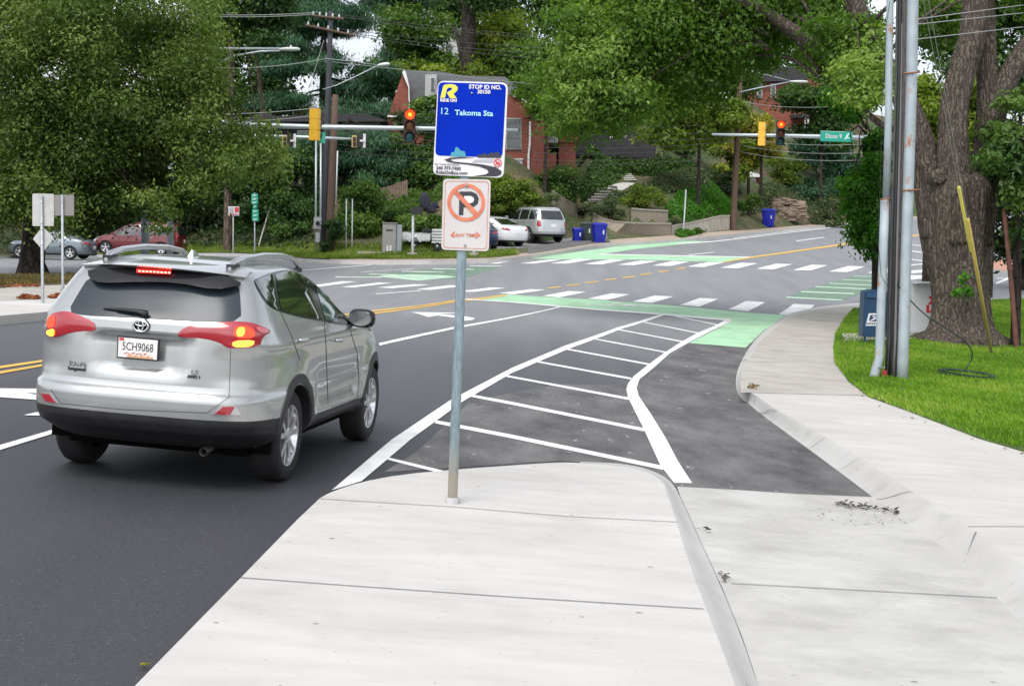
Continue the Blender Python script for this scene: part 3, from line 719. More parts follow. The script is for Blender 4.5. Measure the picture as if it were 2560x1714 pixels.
# ------------------------------------------------------------------ vehicles
def carpaint(name, col, metal=.6, rough=.32):
    return mat(name, col, rough=rough, metal=metal, coat=.9, var=.05, scale=1.3)
M_GLASS = mat('dark_glass', (.012, .015, .016), rough=.03, spec=.9, coat=.6)
M_GLASS2 = mat('side_glass', (.07, .11, .105), rough=.04, spec=.8, coat=.4)
M_BLK = mat('black_plastic', (.018, .018, .02), rough=.5, var=.3, scale=12)
M_TRIM = mat('gloss_black', (.008, .008, .009), rough=.15)
M_SEAM = mat('seam_dark', (.02, .02, .022), rough=.7)
M_TYRE = mat('tyre_rubber', (.014, .014, .015), rough=.8, var=.3, scale=20, bump=.3, bscale=60)
M_ALLOY = mat('alloy', (.62, .62, .64), rough=.22, metal=.85)
M_CHROME = mat('chrome', (.75, .76, .78), rough=.08, metal=1.0)
M_RED = mat('red_lens', (.34, .012, .022), rough=.08, spec=.8, coat=.8)
M_REDL = mat('lit_red_lens', (.5, .02, .01), rough=.15, emit=(1.0, .05, .015), estr=1.1)
M_AMB = mat('lit_amber_lens', (.8, .35, .03), rough=.15, emit=(1.0, .45, .05), estr=1.3)
M_LED = mat('lit_led', (1, .5, .35), rough=.3, emit=(1.0, .42, .25), estr=2.6)
M_REDB = mat('lit_brake_bar', (.5, .02, .02), rough=.2, emit=(.9, .03, .03), estr=.5)

def shell(layers, nq=34, a=3.2, b=14, fn=None, nz=46, b_front=5):
    """closed car body: stacked rounded plan outlines (z, half width, rear y, front y)"""
    Lr = np.array(layers, float); s = np.concatenate([[0], np.cumsum(np.hypot(np.diff(Lr[:, 0]), np.hypot(np.diff(Lr[:, 1]), .5 * np.diff(Lr[:, 2]))))])
    ts = np.unique(np.round(np.concatenate([np.linspace(0, s[-1], nz), s]), 5)); lay = np.stack([np.interp(ts, s, Lr[:, k]) for k in range(4)], 1)
    v = []; f = []
    for z, w, yr, yf in lay:
        y0, Lh = (yr + yf) / 2, (yf - yr) / 2; pts = []
        for q, (bb, aa) in enumerate(((b, a), (b_front, 2.6))):
            th = np.linspace(0, math.pi / 2, 400)
            x = w * np.sin(th) ** (2 / aa); y = -Lh * np.cos(th) ** (2 / bb)
            sl = np.concatenate([[0], np.cumsum(np.hypot(np.diff(x), np.diff(y)))]); u = np.linspace(0, sl[-1], nq)
            x, y = np.interp(u, sl, x), np.interp(u, sl, y)
            if q == 0: pts += list(zip(x, y0 + y))
            else: pts += list(zip(x, y0 - y))[::-1][1:]
        full = pts + [(-x, y) for x, y in pts[-2:0:-1]]
        for x, y in full:
            p = (x, y, z)
            if fn: p = fn(*p)
            v.append(p)
    n = len(full); m = len(lay)
    for j in range(m - 1):
        for i in range(n): f.append((j * n + i, j * n + (i + 1) % n, (j + 1) * n + (i + 1) % n, (j + 1) * n + i))
    f.append(tuple(range(n - 1, -1, -1))); f.append(tuple((m - 1) * n + i for i in range(n)))
    return v, f
def cut_arches(o, centers, r, xin, mblk):
    """wheel wells: boolean cylinders"""
    mb = MB()
    for (y, z) in centers:
        for sx in (-1, 1):
            mb.tube([(sx * xin, y, z), (sx * (xin + 1.0), y, z)], r, n=44)
    cu = mb.build('cutter', mblk, o.parent, local=True)
    md = o.modifiers.new('b', 'BOOLEAN'); md.operation = 'DIFFERENCE'; md.object = cu; md.solver = 'EXACT'; md.material_mode = 'TRANSFER'
    dg = bpy.context.evaluated_depsgraph_get(); me = bpy.data.meshes.new_from_object(o.evaluated_get(dg))
    o.modifiers.clear(); o.data = me; bpy.data.objects.remove(cu)
def wheel(root, x, y, R, w, rimR, sx, m_rim=None, spokes=5, name='wheel', style='twin'):
    """tyre with rim; returns the tyre object, rim is its child"""
    h = w / 2
    mb = MB(); o = (x, y, R); ax = (sx, 0, 0)
    mb.lathe(o, ax, [(rimR - .01, -h), (rimR + .015, -h), (R - .03, -h * .98), (R - .008, -h * .8), (R, -h * .55), (R, h * .55), (R - .008, h * .8), (R - .03, h * .98), (rimR + .015, h), (rimR - .01, h * .93), (rimR - .012, -h * .9)], n=48, closed=True)
    w_ = mb.build(name, M_TYRE, root, auto=50, local=True)
    mr = MB(); mr.lathe(o, ax, [(rimR - .012, h * .9), (rimR + .004, h * .96), (rimR - .02, h * .92), (rimR - .035, h * .55), (rimR - .05, h * .1)], n=48)
    mr.lathe(o, ax, [(0, h * .1), (rimR - .03, h * .1)], n=32, mi=1)
    for k in range(spokes):
        for e in ((-.17, .17) if style == 'twin' else (0,)):
            an = 2 * math.pi * k / spokes + .3; a0 = an + e * .45; a1 = an + e * (1.5 if style == 'twin' else 1)
            p0 = (.045 * math.cos(a0), .045 * math.sin(a0)); p1 = ((rimR - .018) * math.cos(a1), (rimR - .018) * math.sin(a1))
            t = np.array(p1) - np.array(p0); t /= np.linalg.norm(t); nn = np.array([-t[1], t[0]]); w0, w1 = (.022, .02) if style == 'twin' else (.035, .045)
            q = [np.array(p0) + nn * w0, np.array(p1) + nn * w1, np.array(p1) - nn * w1, np.array(p0) - nn * w0]
            P = [(x + sx * (h * .80 if i in (0, 3) else h * .9), y + g[0], R + g[1]) for i, g in enumerate(q)]
            mr.prism(P, (-sx * .03, 0, 0))
    mr.lathe(o, ax, [(.065, h * .2), (.062, h * .82), (.035, h * .9), (0, h * .9)], n=20)
    mr.build('rim', [m_rim or M_ALLOY, M_BLK], w_, auto=40, local=True)
    return w_
class Panels:
    """conformal panels: a 2-D outline projected on the body surface"""
    def __init__(s, body, root):
        s.root = root; dg = bpy.context.evaluated_depsgraph_get(); me = body.data
        s.bvh = BVHTree.FromPolygons([v.co for v in me.vertices], [p.vertices[:] for p in me.polygons]); s.cam = None
    def hit(s, mode, p):
        if mode == 'cam':
            dv = Vector(s.Rc @ np.array([(p[0] - 1280) / F, -(p[1] - 857) / F, 1])).normalized(); o = Vector(s.cam)
        elif mode == 'x+': o = Vector((3, p[0], p[1])); dv = Vector((-1, 0, 0))
        elif mode == 'x-': o = Vector((-3, p[0], p[1])); dv = Vector((1, 0, 0))
        elif mode == 'rear': o = Vector((p[0], -5, p[1])); dv = Vector((0, 1, 0))
        elif mode == 'front': o = Vector((p[0], 9, p[1])); dv = Vector((0, -1, 0))
        elif mode == 'top': o = Vector((p[0], p[1], 4)); dv = Vector((0, 0, -1))
        r = s.bvh.ray_cast(o, dv)
        return (r[0], r[1], dv) if r[0] is not None else (None, None, dv)
    def mesh(s, mode, P, off, step, bulge=0, depth=.012, mirror=False, sm=2, lift=0):
        P = chaikin(P, sm) if sm else P
        P = resample(P, step * .7); pts, fs = cdt(P, step); v = []; bad = set()
        for i, p in enumerate(pts):
            q, nrm, dv = s.hit(mode, p)
            if q is None: bad.add(i); v.append(None); continue
            if nrm.dot(dv) > 0: nrm = -nrm
            e = off
            if bulge:
                dm = min(math.hypot(p[0] - b[0], p[1] - b[1]) for b in P); e += bulge * (1 - math.exp(-dm / (step * 1.6)))
            v.append(q + nrm * e - dv * lift)
        good = [q for q in v if q is not None]
        if not good: return [], []
        for i in bad:   # off the silhouette: take the nearest point that did hit
            j = min((k for k in range(len(pts)) if k not in bad), key=lambda k: math.hypot(pts[k][0] - pts[i][0], pts[k][1] - pts[i][1])); v[i] = v[j].copy()
        nb = len(P); base = len(v)
        for i in range(nb):
            q, nrm, dv = s.hit(mode, pts[i]) if i < len(pts) else (None,) * 3
            v.append(v[i] + (dv * depth if dv is not None else Vector((0, 0, 0))))
        fs = list(fs) + [(i, (i + 1) % nb, base + (i + 1) % nb, base + i) for i in range(nb)]
        if mirror: v = [Vector((-q.x, q.y, q.z)) for q in v]
        return v, fs
    def panel(s, name, mode, P, m, off=.004, step=.05, bulge=0, both=False, parent=None, sm=2, extra=(), lift=0, depth=.012):
        out = []
        for mir in ((False, True) if both else (False,)):
            mb = MB()
            for Q in ([P] + list(extra)):
                v, fs = s.mesh(mode, Q, off, step, bulge, mirror=mir, sm=sm, lift=lift, depth=depth); mb.add(v, fs)
            o = mb.build(name, m, parent or s.root, auto=35, local=True); out.append(o)
        return out if both else out[0]

# ---------------- the silver SUV in front
cc = np.array([4.301120, -11.786418, 2.058649]); yaw, pit, rol = -0.14325857, -0.06962675, 0.07184597
def camaxes(yaw, pit, rol):
    f = np.array([math.sin(yaw) * math.cos(pit), math.cos(yaw) * math.cos(pit), math.sin(pit)]); r = np.array([math.cos(yaw), -math.sin(yaw), 0]); u = np.cross(r, f)
    return np.stack([r * math.cos(rol) + u * math.sin(rol), -r * math.sin(rol) + u * math.cos(rol), f], 1)
Rcc = camaxes(yaw, pit, rol); Mcw = np.stack([_r, _u, _f], 1) @ Rcc.T; tcw = CAM - Mcw @ cc
suv = thing('silver_suv', tcw, 'silver five-door SUV in the left lane with its brake lights and turn signals glowing', 'car')
suv.matrix_world = Matrix([[*Mcw[0], tcw[0]], [*Mcw[1], tcw[1]], [*Mcw[2], tcw[2]], [0, 0, 0, 1]])
def Zp(*p): return [(60 + x * .40816, 600 + y * .40816) for x, y in p]
LAY = [(.30, .74, -.66, 3.38), (.335, .83, -.74, 3.45), (.40, .895, -.86, 3.50), (.44, .912, -.955, 3.52), (.50, .92, -1.0, 3.56), (.555, .925, -1.01, 3.58), (.62, .927, -1.015, 3.58), (.69, .928, -1.015, 3.58), (.725, .927, -1.0, 3.57), (.742, .922, -.965, 3.57), (.78, .918, -.952, 3.56),
       (.95, .918, -.945, 3.50), (1.05, .912, -.94, 3.38), (1.12, .902, -.935, 3.05), (1.17, .890, -.93, 2.6), (1.22, .872, -.925, 2.35), (1.26, .855, -.905, 2.2), (1.32, .828, -.86, 2.05), (1.42, .78, -.785, 1.82), (1.52, .725, -.705, 1.55), (1.585, .68, -.64, 1.32), (1.63, .635, -.55, 1.12), (1.665, .55, -.40, .92), (1.69, .40, -.15, .70), (1.70, .2, .1, .45), (1.702, .03, .2, .3)]
def suv_fn(x, y, z):
    sx = 1 if x > 0 else -1; ax = abs(x)
    # wheel-arch flare and pinched doors
    for yw in (0, 2.66):
        r = math.hypot(y - yw, (z - .36) * 1.0)
        if ax > .6: x += sx * .028 * math.exp(-((r - .45) / .16) ** 2)
    if ax > .6 and z < 1.1:
        wy = sst(.45, .8, y) * (1 - sst(1.9, 2.25, y))
        x -= sx * wy * (.045 * math.exp(-((z - .63) / .13) ** 2) - .008 * math.exp(-((z - .50) / .06) ** 2))
    if ax > .6: x += sx * .012 * math.exp(-((z - 1.10) / .035) ** 2) * (1 - sst(2.4, 3.2, y))
    # number plate recess in the tailgate
    if y < -.7 and z < 1.2:
        k = (1 - sst(.27, .36, ax - .10 * (z - .98))) * sst(.835, .885, z) * (1 - sst(1.105, 1.14, z)); y += .045 * k
        y += .014 * sst(.52, .75, ax) * sst(.78, .85, z) * (1 - sst(1.0, 1.1, z))
    return (x, y, z)
v, f = shell(LAY, nq=44, fn=suv_fn, nz=70)
mb = MB(); mb.add(v, f)
M_SILVER = carpaint('silver_paint', (.43, .44, .435), metal=.65, rough=.26)
body = mb.build('body', [M_SILVER, M_BLK], suv, smooth=True, local=True)
for p in body.data.polygons:
    c = p.center
    if c.z < (.552 if c.y < -.35 else .475): p.material_index = 1
cut_arches(body, [(0, .362), (2.66, .362)], .405, .48, M_BLK)
body.data.set_sharp_from_angle(angle=math.radians(40))
pn = Panels(body, suv); pn.cam = cc; pn.Rc = Rcc
pn.panel('rear_window', 'cam', Zp((396, 228), (450, 258), (700, 250), (950, 253), (1170, 300), (1316, 270), (1326, 380), (1330, 492), (1150, 503), (740, 480), (560, 470), (350, 460), (272, 436), (330, 335)), mat('rear_glass', (.022, .030, .038), rough=.16, spec=.5, coat=0), step=14, sm=1, off=.005)
pn.panel('roof_edge_band', 'cam', Zp((390, 172), (690, 174), (900, 184), (1170, 203), (1335, 258), (1318, 279), (1170, 308), (950, 262), (700, 256), (470, 266), (398, 237)), M_TRIM, step=10, sm=1, off=.004, lift=.07, depth=.06)
pn.panel('brake_light', 'cam', Zp((688, 176), (902, 188), (899, 211), (690, 201)), M_REDB, step=6, sm=0, off=.004, lift=.10, depth=.02)
leds = []
for k in range(9):
    x = 702 + k * 22.6; y = 188 + k * 1.35; leds.append(Zp((x, y), (x + 13, y + .8), (x + 13, y + 7), (x, y + 6)))
pn.panel('brake_light_led', 'cam', leds[0], M_LED, step=3, sm=0, off=.004, lift=.108, depth=.006, extra=leds[1:])['kind'] = 'stuff'
lt = Zp((141, 575), (139, 520), (150, 472), (176, 447), (262, 433), (330, 458), (400, 485), (436, 510), (444, 557), (350, 556), (262, 572), (200, 598))
rt = Zp((935, 576), (985, 533), (1060, 515), (1200, 503), (1310, 498), (1390, 505), (1430, 518), (1500, 545), (1508, 568), (1462, 590), (1442, 655), (1280, 663), (1237, 656), (1200, 627), (1100, 601), (960, 594))
for q, lam in ((lt, 'l'), (rt, 'r')):
    t = pn.panel('tail_light', 'cam', q, M_RED, step=8, bulge=.010, off=.004, sm=1)
    if lam == 'l':
        pn.panel('signal_lamp', 'cam', Zp((150, 552), (197, 540), (192, 592), (148, 575)), M_AMB, off=.016, step=6, parent=t, sm=1)
        pn.panel('lit_lamp', 'cam', Zp((150, 540), (155, 478), (178, 460), (203, 470), (198, 532)), M_REDL, off=.016, step=6, parent=t, sm=1)
    else:
        pn.panel('signal_lamp', 'cam', Zp((1277, 616), (1407, 612), (1402, 640), (1370, 654), (1278, 656)), M_AMB, off=.016, step=6, parent=t, sm=1)
        pn.panel('lit_lamp', 'cam', Zp((1288, 600), (1285, 545), (1320, 526), (1370, 530), (1408, 560), (1405, 600)), M_REDL, off=.016, step=6, parent=t, sm=1)
        pn.panel('lamp_swirl', 'cam', Zp((1300, 545), (1340, 535), (1352, 560), (1335, 592), (1300, 590)), M_AMB, off=.021, step=5, parent=t, sm=2)  # yellow swirl of light in the lit red lamp, drawn as a glowing panel
        pn.panel('lens_rim', 'cam', Zp((1415, 528), (1495, 552), (1470, 575), (1420, 556)), mat('pink_lens', (.55, .12, .14), rough=.1, coat=.8), off=.016, step=5, parent=t, sm=1)
for q, r in ((Zp((1152, 1068), (1212, 1012), (1292, 1010), (1328, 1070)), Zp((1168, 1064), (1216, 1019), (1290, 1017), (1262, 1068))), (Zp((103, 933), (165, 938), (214, 1000), (150, 988), (108, 962)), Zp((112, 938), (160, 941), (198, 994), (138, 984)))):
    t = pn.panel('reflector_trim', 'cam', q, M_ALLOY, step=6, off=.006, sm=0)
    pn.panel('reflector', 'cam', r, M_RED, step=6, off=.012, sm=0, parent=t)
def seam(P, w=1.0): return pline(Zp(*P), w)
pn.panel('tailgate_seam', 'cam', seam(((1266, 665), (1262, 800), (1256, 962), (1117, 1058), (600, 1036), (222, 999), (166, 915)), 1.3), M_SEAM, off=.002, step=5, sm=0)
for q in (((1572, 440), (1640, 590), (1690, 735)), ((1838, 498), (1850, 650), (1862, 1000)), ((1990, 525), (2040, 690), (2052, 850), (2042, 965))):
    pn.panel('door_seam', 'cam', seam(q, .9), M_SEAM, off=.002, step=5, sm=0)
GL = dict(surround=Zp((1403, 250), (1425, 236), (1520, 197), (1600, 184), (1700, 177), (1760, 192), (1850, 262), (1920, 352), (1985, 452), (2002, 522), (1925, 519), (1835, 498), (1700, 476), (1560, 437), (1493, 402), (1443, 333)))
pn.panel('window_surround', 'cam', GL['surround'], M_TRIM, step=12, both=True, off=.003, sm=1)
pn.panel('side_window', 'cam', Zp((1410, 254), (1432, 240), (1519, 206), (1553, 428), (1500, 394), (1452, 330)), M_GLASS, step=10, both=True, off=.006, sm=0)
pn.panel('side_window', 'cam', Zp((1536, 211), (1600, 194), (1692, 186), (1815, 487), (1700, 465), (1572, 430)), M_GLASS, step=12, both=True, off=.006, sm=0)
pn.panel('side_window', 'cam', Zp((1765, 222), (1790, 245), (1860, 345), (1915, 440), (1925, 505), (1843, 490)), M_GLASS2, step=12, both=True, off=.006, sm=0)
for yw in (0, 2.66):
    ring = [(yw + .49 * math.cos(a), .362 + .49 * math.sin(a)) for a in np.linspace(math.radians(-22), math.radians(202), 40)] + [(yw + .412 * math.cos(a), .362 + .412 * math.sin(a)) for a in np.linspace(math.radians(202), math.radians(-22), 36)]
    for md in ('x+', 'x-'):
        pn.panel('wheel_arch_trim', md, ring, M_BLK, step=.045, off=.008, bulge=.006, sm=0)
for sx in (1, -1):
    for yw in (0, 2.66): wheel(suv, sx * .79, yw, .362, .225, .245, sx)
# spoiler over the rear window
mb = MB(); nx_ = 31; rows = [[], [], [], []]
for i in range(nx_):
    x = -.645 + 1.29 * i / (nx_ - 1); a = abs(x) / .645
    yt = -.76 + .19 * a ** 2.4; zt = 1.628 - .034 * a ** 2.2
    q = pn.hit('top', (x * .96, -.28))[0]; zr = q.z if q else 1.6
    rows[0].append((x * .96, -.22, zr - .02)); rows[1].append((x * .985, -.42, (zr * .55 + zt * .45) + .016)); rows[2].append((x, yt, zt)); rows[3].append((x * .985, yt + .02, zt - .014))
rows.append([(p[0] * .97, -.42, p[2] - .03) for p in rows[2]])
mb.add(sum(rows, []), [(j * nx_ + i, j * nx_ + i + 1, (j + 1) * nx_ + i + 1, (j + 1) * nx_ + i) for j in range(len(rows) - 1) for i in range(nx_ - 1)])
mb.add([r[0] for r in rows] + [r[-1] for r in rows], [(0, 1, 2, 3, 4), (9, 8, 7, 6, 5)])
mb.build('spoiler', M_SILVER, suv, auto=35, local=True)
for sx in (1, -1):
    mb = MB(); mb.tube([(sx * .49, -.50, 1.62), (sx * .49, -.42, 1.688), (sx * .495, -.15, 1.722), (sx * .50, .3, 1.742), (sx * .50, .8, 1.738), (sx * .495, 1.15, 1.708), (sx * .49, 1.42, 1.62)], [.02, .024, .024, .024, .024, .024, .02], n=12)
    mb.box((sx * .49, -.40, 1.64), (.055, .17, .075), mi=1); mb.box((sx * .49, 1.34, 1.615), (.04, .12, .04), mi=1)
    mb.build('roof_rail', [M_ALLOY, M_BLK], suv, auto=40, local=True)
    # mirrors
    mc = Vector((sx * .985, 1.76, 1.215)); bm = bmesh.new(); bmesh.ops.create_icosphere(bm, subdivisions=3, radius=1)
    for q in bm.verts:
        s_ = lambda t, e: math.copysign(abs(t) ** e, t)
        q.co = mc + Vector((s_(q.co.x, .7) * .125, s_(q.co.y, .75) * .07 - .02 * sx * q.co.x, s_(q.co.z, .7) * .085))
    me = bpy.data.meshes.new('wing_mirror'); bm.to_mesh(me); bm.free(); me.materials.append(M_TRIM); me.polygons.foreach_set('use_smooth', [True] * len(me.polygons))
    wm = bpy.data.objects.new('wing_mirror', me); C.objects.link(wm); wm.parent = suv
    mb = MB(); P = [(mc.x + .1 * math.cos(a) * (1 if math.cos(a) > 0 else 1.05), mc.y - .066, mc.z + .066 * math.sin(a)) for a in np.linspace(0, 6.283, 20)[:-1]]; mb.prism(P, (0, -.008, 0)); mb.build('mirror_glass', mat('mirror_silver', (.25, .26, .26), rough=.12, metal=1.0), wm, local=True)
    mb = MB(); mb.tube([(sx * .83, 1.80, 1.17), (sx * .93, 1.77, 1.165)], [.035, .03]); mb.build('mirror_stalk', M_TRIM, wm, local=True, smooth=True)
for zx, zy in ((1705, 618), (1925, 618)):
    q, nrm, _d = pn.hit('cam', Zp((zx, zy))[0])
    for sx in (1, -1):
        mb = MB(); mb.tube([(sx * (q.x + .004), q.y - .11, q.z + .012), (sx * (q.x + .03), q.y - .07, q.z + .012), (sx * (q.x + .035), q.y, q.z + .01), (sx * (q.x + .03), q.y + .07, q.z + .004), (sx * (q.x + .002), q.y + .11, q.z)], [.010, .017, .019, .016, .009], n=10)
        mb.build('door_handle', M_SILVER, suv, smooth=True, local=True)
# plate
pc = Vector((-.002, -.962, 1.033)); mb = MB(); mb.box(pc, (.322, .018, .166)); pl = mb.build('number_plate_frame', mat('plate_frame', (.02, .02, .03), rough=.4), suv, local=True, bevel=.004)
mb = MB(); mb.box(pc + Vector((0, -.0105, 0)), (.298, .006, .142)); mb.box(pc + Vector((-.125, -.0145, .06)), (.035, .003, .02), mi=1); mb.box(pc + Vector((.02, -.0145, -.062)), (.2, .003, .012), mi=2)
for k in range(12): mb.box(pc + Vector((-.09 + .0155 * k + .004 * math.sin(k * 3), -.0143, -.042 + .008 * math.sin(k * 2.1))), (.022, .003, .006), mi=1 + k % 2, R=Matrix.Rotation(.6 * math.sin(k), 3, 'Y'))
mb.build('number_plate', [mat('plate_white', (.72, .70, .68), rough=.35), mat('plate_red', (.55, .06, .05)), mat('plate_orange', (.6, .3, .12))], suv, local=True)
ptx = plane_mtx(pc + Vector((0, -.0145, .008)), (1, 0, 0), (0, 0, 1))
text('plate_lettering', '5CH9068', .085, ptx, mat('plate_ink', (.03, .03, .04)), suv, sx=.72, depth=.001)
# emblem: three interlocked ovals
mb = MB(); ec = Vector((0, -.948, 1.197))
def oval(cx, cz, rx, rz, r, mi=0):
    m_, n_ = 28, 6; vs = []
    for i in range(m_):
        a = 2 * math.pi * i / m_
        for k in range(n_):
            b_ = 2 * math.pi * k / n_; vs.append((ec.x + cx + (rx + r * math.cos(b_)) * math.cos(a), ec.y + r * .7 * math.sin(b_), ec.z + cz + (rz + r * math.cos(b_)) * math.sin(a)))
    mb.add(vs, [(i * n_ + k, i * n_ + (k + 1) % n_, ((i + 1) % m_) * n_ + (k + 1) % n_, ((i + 1) % m_) * n_ + k) for i in range(m_) for k in range(n_)], mi)
mb.add([(ec.x + .062 * math.cos(a), ec.y + .006, ec.z + .048 * math.sin(a)) for a in np.linspace(0, 6.283, 25)[:-1]] + [(ec.x + .066 * math.cos(a), ec.y + .03, ec.z + .05 * math.sin(a)) for a in np.linspace(0, 6.283, 25)[:-1]], [tuple(range(24))] + [(i, (i + 1) % 24, 24 + (i + 1) % 24, 24 + i) for i in range(24)], 1)
oval(0, 0, .056, .043, .008); oval(0, 0, .018, .036, .0065); oval(0, .016, .042, .017, .0065)
mb.build('tailgate_emblem', [M_CHROME, M_TRIM], suv, smooth=True, local=True)
def rear_text(s, zx, zy, size, m, sx=1.0):
    q, nrm, _d = pn.hit('cam', Zp((zx, zy))[0]); xd = Vector((1, 0, 0)) - nrm * nrm.x
    text('badge', s, size, plane_mtx(q - _d * .006, xd, (0, 0, 1)), m, suv, sx=sx, depth=.002, bold=.0015)
rear_text('RAV4', 326, 757, .052, M_CHROME, 1.15); rear_text('Longwood', 322, 788, .034, M_SEAM, 1.0); rear_text('LE', 1045, 810, .045, M_CHROME, 1.2); rear_text('AWD 1', 1040, 838, .03, M_SEAM)
# wiper
def rp(zx, zy, e=.02):
    q, nrm, _d = pn.hit('cam', Zp((zx, zy))[0]); return q - _d * e
mb = MB(); mb.tube([rp(483, 418), rp(560, 422), rp(660, 430), rp(755, 440)], [.004, .013, .016, .012], n=8); mb.tube([rp(560, 424, .035), rp(690, 437, .045), rp(752, 450, .04), rp(735, 470, .02)], [.007, .013, .02, .016], n=8)
mb.build('rear_wiper', M_BLK, suv, smooth=True, local=True)
q = pn.hit('top', (.0, .12))[0]; mb = MB(); mb.add([(-.025, .0, q.z - .01), (.025, .0, q.z - .01), (.02, .2, q.z - .01), (-.02, .2, q.z - .01), (0, .03, q.z + .055), (0, .1, q.z + .045)], [(0, 1, 4), (1, 2, 5, 4), (2, 3, 5), (3, 0, 4, 5)]); mb.build('roof_antenna', M_SILVER, suv, local=True)
mb = MB(); mb.lathe((.47, -.66, .30), (0, -1, -.1), [(.03, -.12), (.032, .12), (.027, .12), (.025, 0)], n=16); mb.build('exhaust_pipe', mat('exhaust_steel', (.06, .06, .06), rough=.5, metal=.6), suv, smooth=True, local=True)
mb = MB(); mb.box((0, 1.35, .30), (1.4, 3.7, .12)); mb.box((0, -.30, .36), (1.1, .5, .12)); mb.box((0, 0, .40), (1.4, .12, .12)); mb.build('underbody', mat('underbody_black', (.004, .004, .004), rough=1, spec=.05), suv, local=True)
for sx in (1, -1):
    mb = MB(); mb.box((sx * .79, -.42, .36), (.17, .03, .20)); mb.build('mud_flap', mat('underbody_black', (.004, .004, .004)), suv, local=True)
# ------------------------------------------------------------------ bus stop sign in front
M_GALV = mat('galvanised_steel', (.30, .35, .36), rough=.42, metal=.75, var=.25, scale=18, stretch=(6, 6, 1))
M_GALVD = mat('weathered_steel', (.36, .38, .39), rough=.55, metal=.5, var=.2, scale=10)
M_ALU = mat('sign_back', (.42, .42, .40), rough=.5, metal=.3, var=.12, scale=9)
M_SWHITE = mat('sign_white', (.66, .65, .66), rough=.4, var=.05, scale=6)
def quad_sign(Q, D):
    """sign plane from four photo pixels TL,TR,BR,BL at depth D"""
    P = [pt(*q, D) for q in Q]; return P
def decal(mb, poly, D, k, mi=0, th=.0012):
    """flat shape lying k layers proud of a sign face at depth D"""
    P = [pt(*q, D - .0022 * k) for q in poly]
    mb.prism(P, _f * th, mi)
def decy(mb, poly, y, k, mi=0):
    P = []
    for q in poly:
        r_ = ray(*q); yy = y - .003 * k; P.append(CAM + r_ * (yy / r_[1]))
    mb.prism(P, (0, .0015, 0), mi)
def rr(Q, r, n=6):
    """rounded quad in pixels"""
    out = []
    for i in range(4):
        a, b, c = np.array(Q[i - 1], float), np.array(Q[i], float), np.array(Q[(i + 1) % 4], float)
        u = (a - b) / np.linalg.norm(a - b); w = (c - b) / np.linalg.norm(c - b)
        for t in np.linspace(0, 1, n):
            p0 = b + u * r; p1 = b + w * r; out.append(tuple((1 - t) ** 2 * p0 + 2 * t * (1 - t) * b + t * t * p1))
    return out
def ringpx(cx, cy, ro, ri, n=48, a0=0, a1=2 * math.pi):
    return [(cx + ro * math.cos(a), cy + ro * math.sin(a)) for a in np.linspace(a0, a1, n)] + [(cx + ri * math.cos(a), cy + ri * math.sin(a)) for a in np.linspace(a1, a0, n)]
def ptext(name, s, px, py, hpx, D, k, m, parent, xdir, ydir, sx=1.0, align='CENTER', bold=0, shear=0):
    o = pt(px, py, D - .0022 * k); mt = plane_mtx(o, xdir, ydir)
    t = text(name, s, hpx / F * D * 1.38, mt, m, None, align=align, depth=.0008, bold=bold * hpx / F * D, sx=sx, shear=shear)
    if parent is not None:
        t.data.transform(Matrix.Translation(-Vector(parent.location))); t.parent = parent
    return t
pb = at(1131, 1257, dz=.15); Dp = dep(pb)
bs = thing('bus_stop_sign', pb, 'blue bus stop sign over a faded no parking sign on a galvanised pavement post', 'sign')
tp = pt(1171, 205, Dp); bl = pt(1131, 1250, Dp); ax = Vector(tp - bl).normalized()
mb = MB(); h_ = .034
xd = Vector(_r); xd = (xd - ax * xd.dot(ax)).normalized(); yd = ax.cross(xd)
prof = [(-h_, -.03), (-h_ * .45, -.03), (-h_ * .36, -.012), (h_ * .36, -.012), (h_ * .45, -.03), (h_, -.03), (h_, .024), (h_ * .7, .03), (-h_ * .7, .03), (-h_, .024)]
P0 = [Vector(bl) + xd * a + yd * -b for a, b in prof]
mb.prism([tuple(p) for p in P0], tuple(Vector(tp) - Vector(bl)))
M_POST = mat('post_metal', (.22, .28, .30), rough=.38, metal=.8, var=.3, scale=14, stretch=(5, 5, .8))
n_, l_, b_ = nodes_of(M_POST)     # rust and dried mud on the foot of the post
t_ = n_.new('ShaderNodeTexCoord'); sp_ = n_.new('ShaderNodeSeparateXYZ'); l_(t_.outputs['Object'], sp_.inputs[0])
mr_ = n_.new('ShaderNodeMapRange'); mr_.inputs['From Min'].default_value = .62; mr_.inputs['From Max'].default_value = .0; l_(sp_.outputs['Z'], mr_.inputs['Value'])
nz_ = n_.new('ShaderNodeTexNoise'); nz_.inputs['Scale'].default_value = 30; nz_.inputs['Detail'].default_value = 6; l_(t_.outputs['Object'], nz_.inputs['Vector'])
mu_ = n_.new('ShaderNodeMath'); mu_.operation = 'MULTIPLY'; l_(mr_.outputs[0], mu_.inputs[0]); l_(nz_.outputs[0], mu_.inputs[1])
rr_ = n_.new('ShaderNodeValToRGB'); rr_.color_ramp.elements[0].position = .12; rr_.color_ramp.elements[1].position = .4; l_(mu_.outputs[0], rr_.inputs[0])
mx_ = n_.new('ShaderNodeMixRGB'); mx_.inputs[2].default_value = (.24, .215, .165, 1); src = b_.inputs['Base Color'].links[0].from_socket; l_(rr_.outputs[0], mx_.inputs[0]); l_(src, mx_.inputs[1]); l_(mx_.outputs[0], b_.inputs['Base Color'])
iv_ = n_.new('ShaderNodeMapRange'); iv_.inputs['To Min'].default_value = .8; iv_.inputs['To Max'].default_value = 0; l_(rr_.outputs[0], iv_.inputs['Value']); l_(iv_.outputs[0], b_.inputs['Metallic'])
mb.build('post', M_POST, bs, auto=40)
mb = MB()
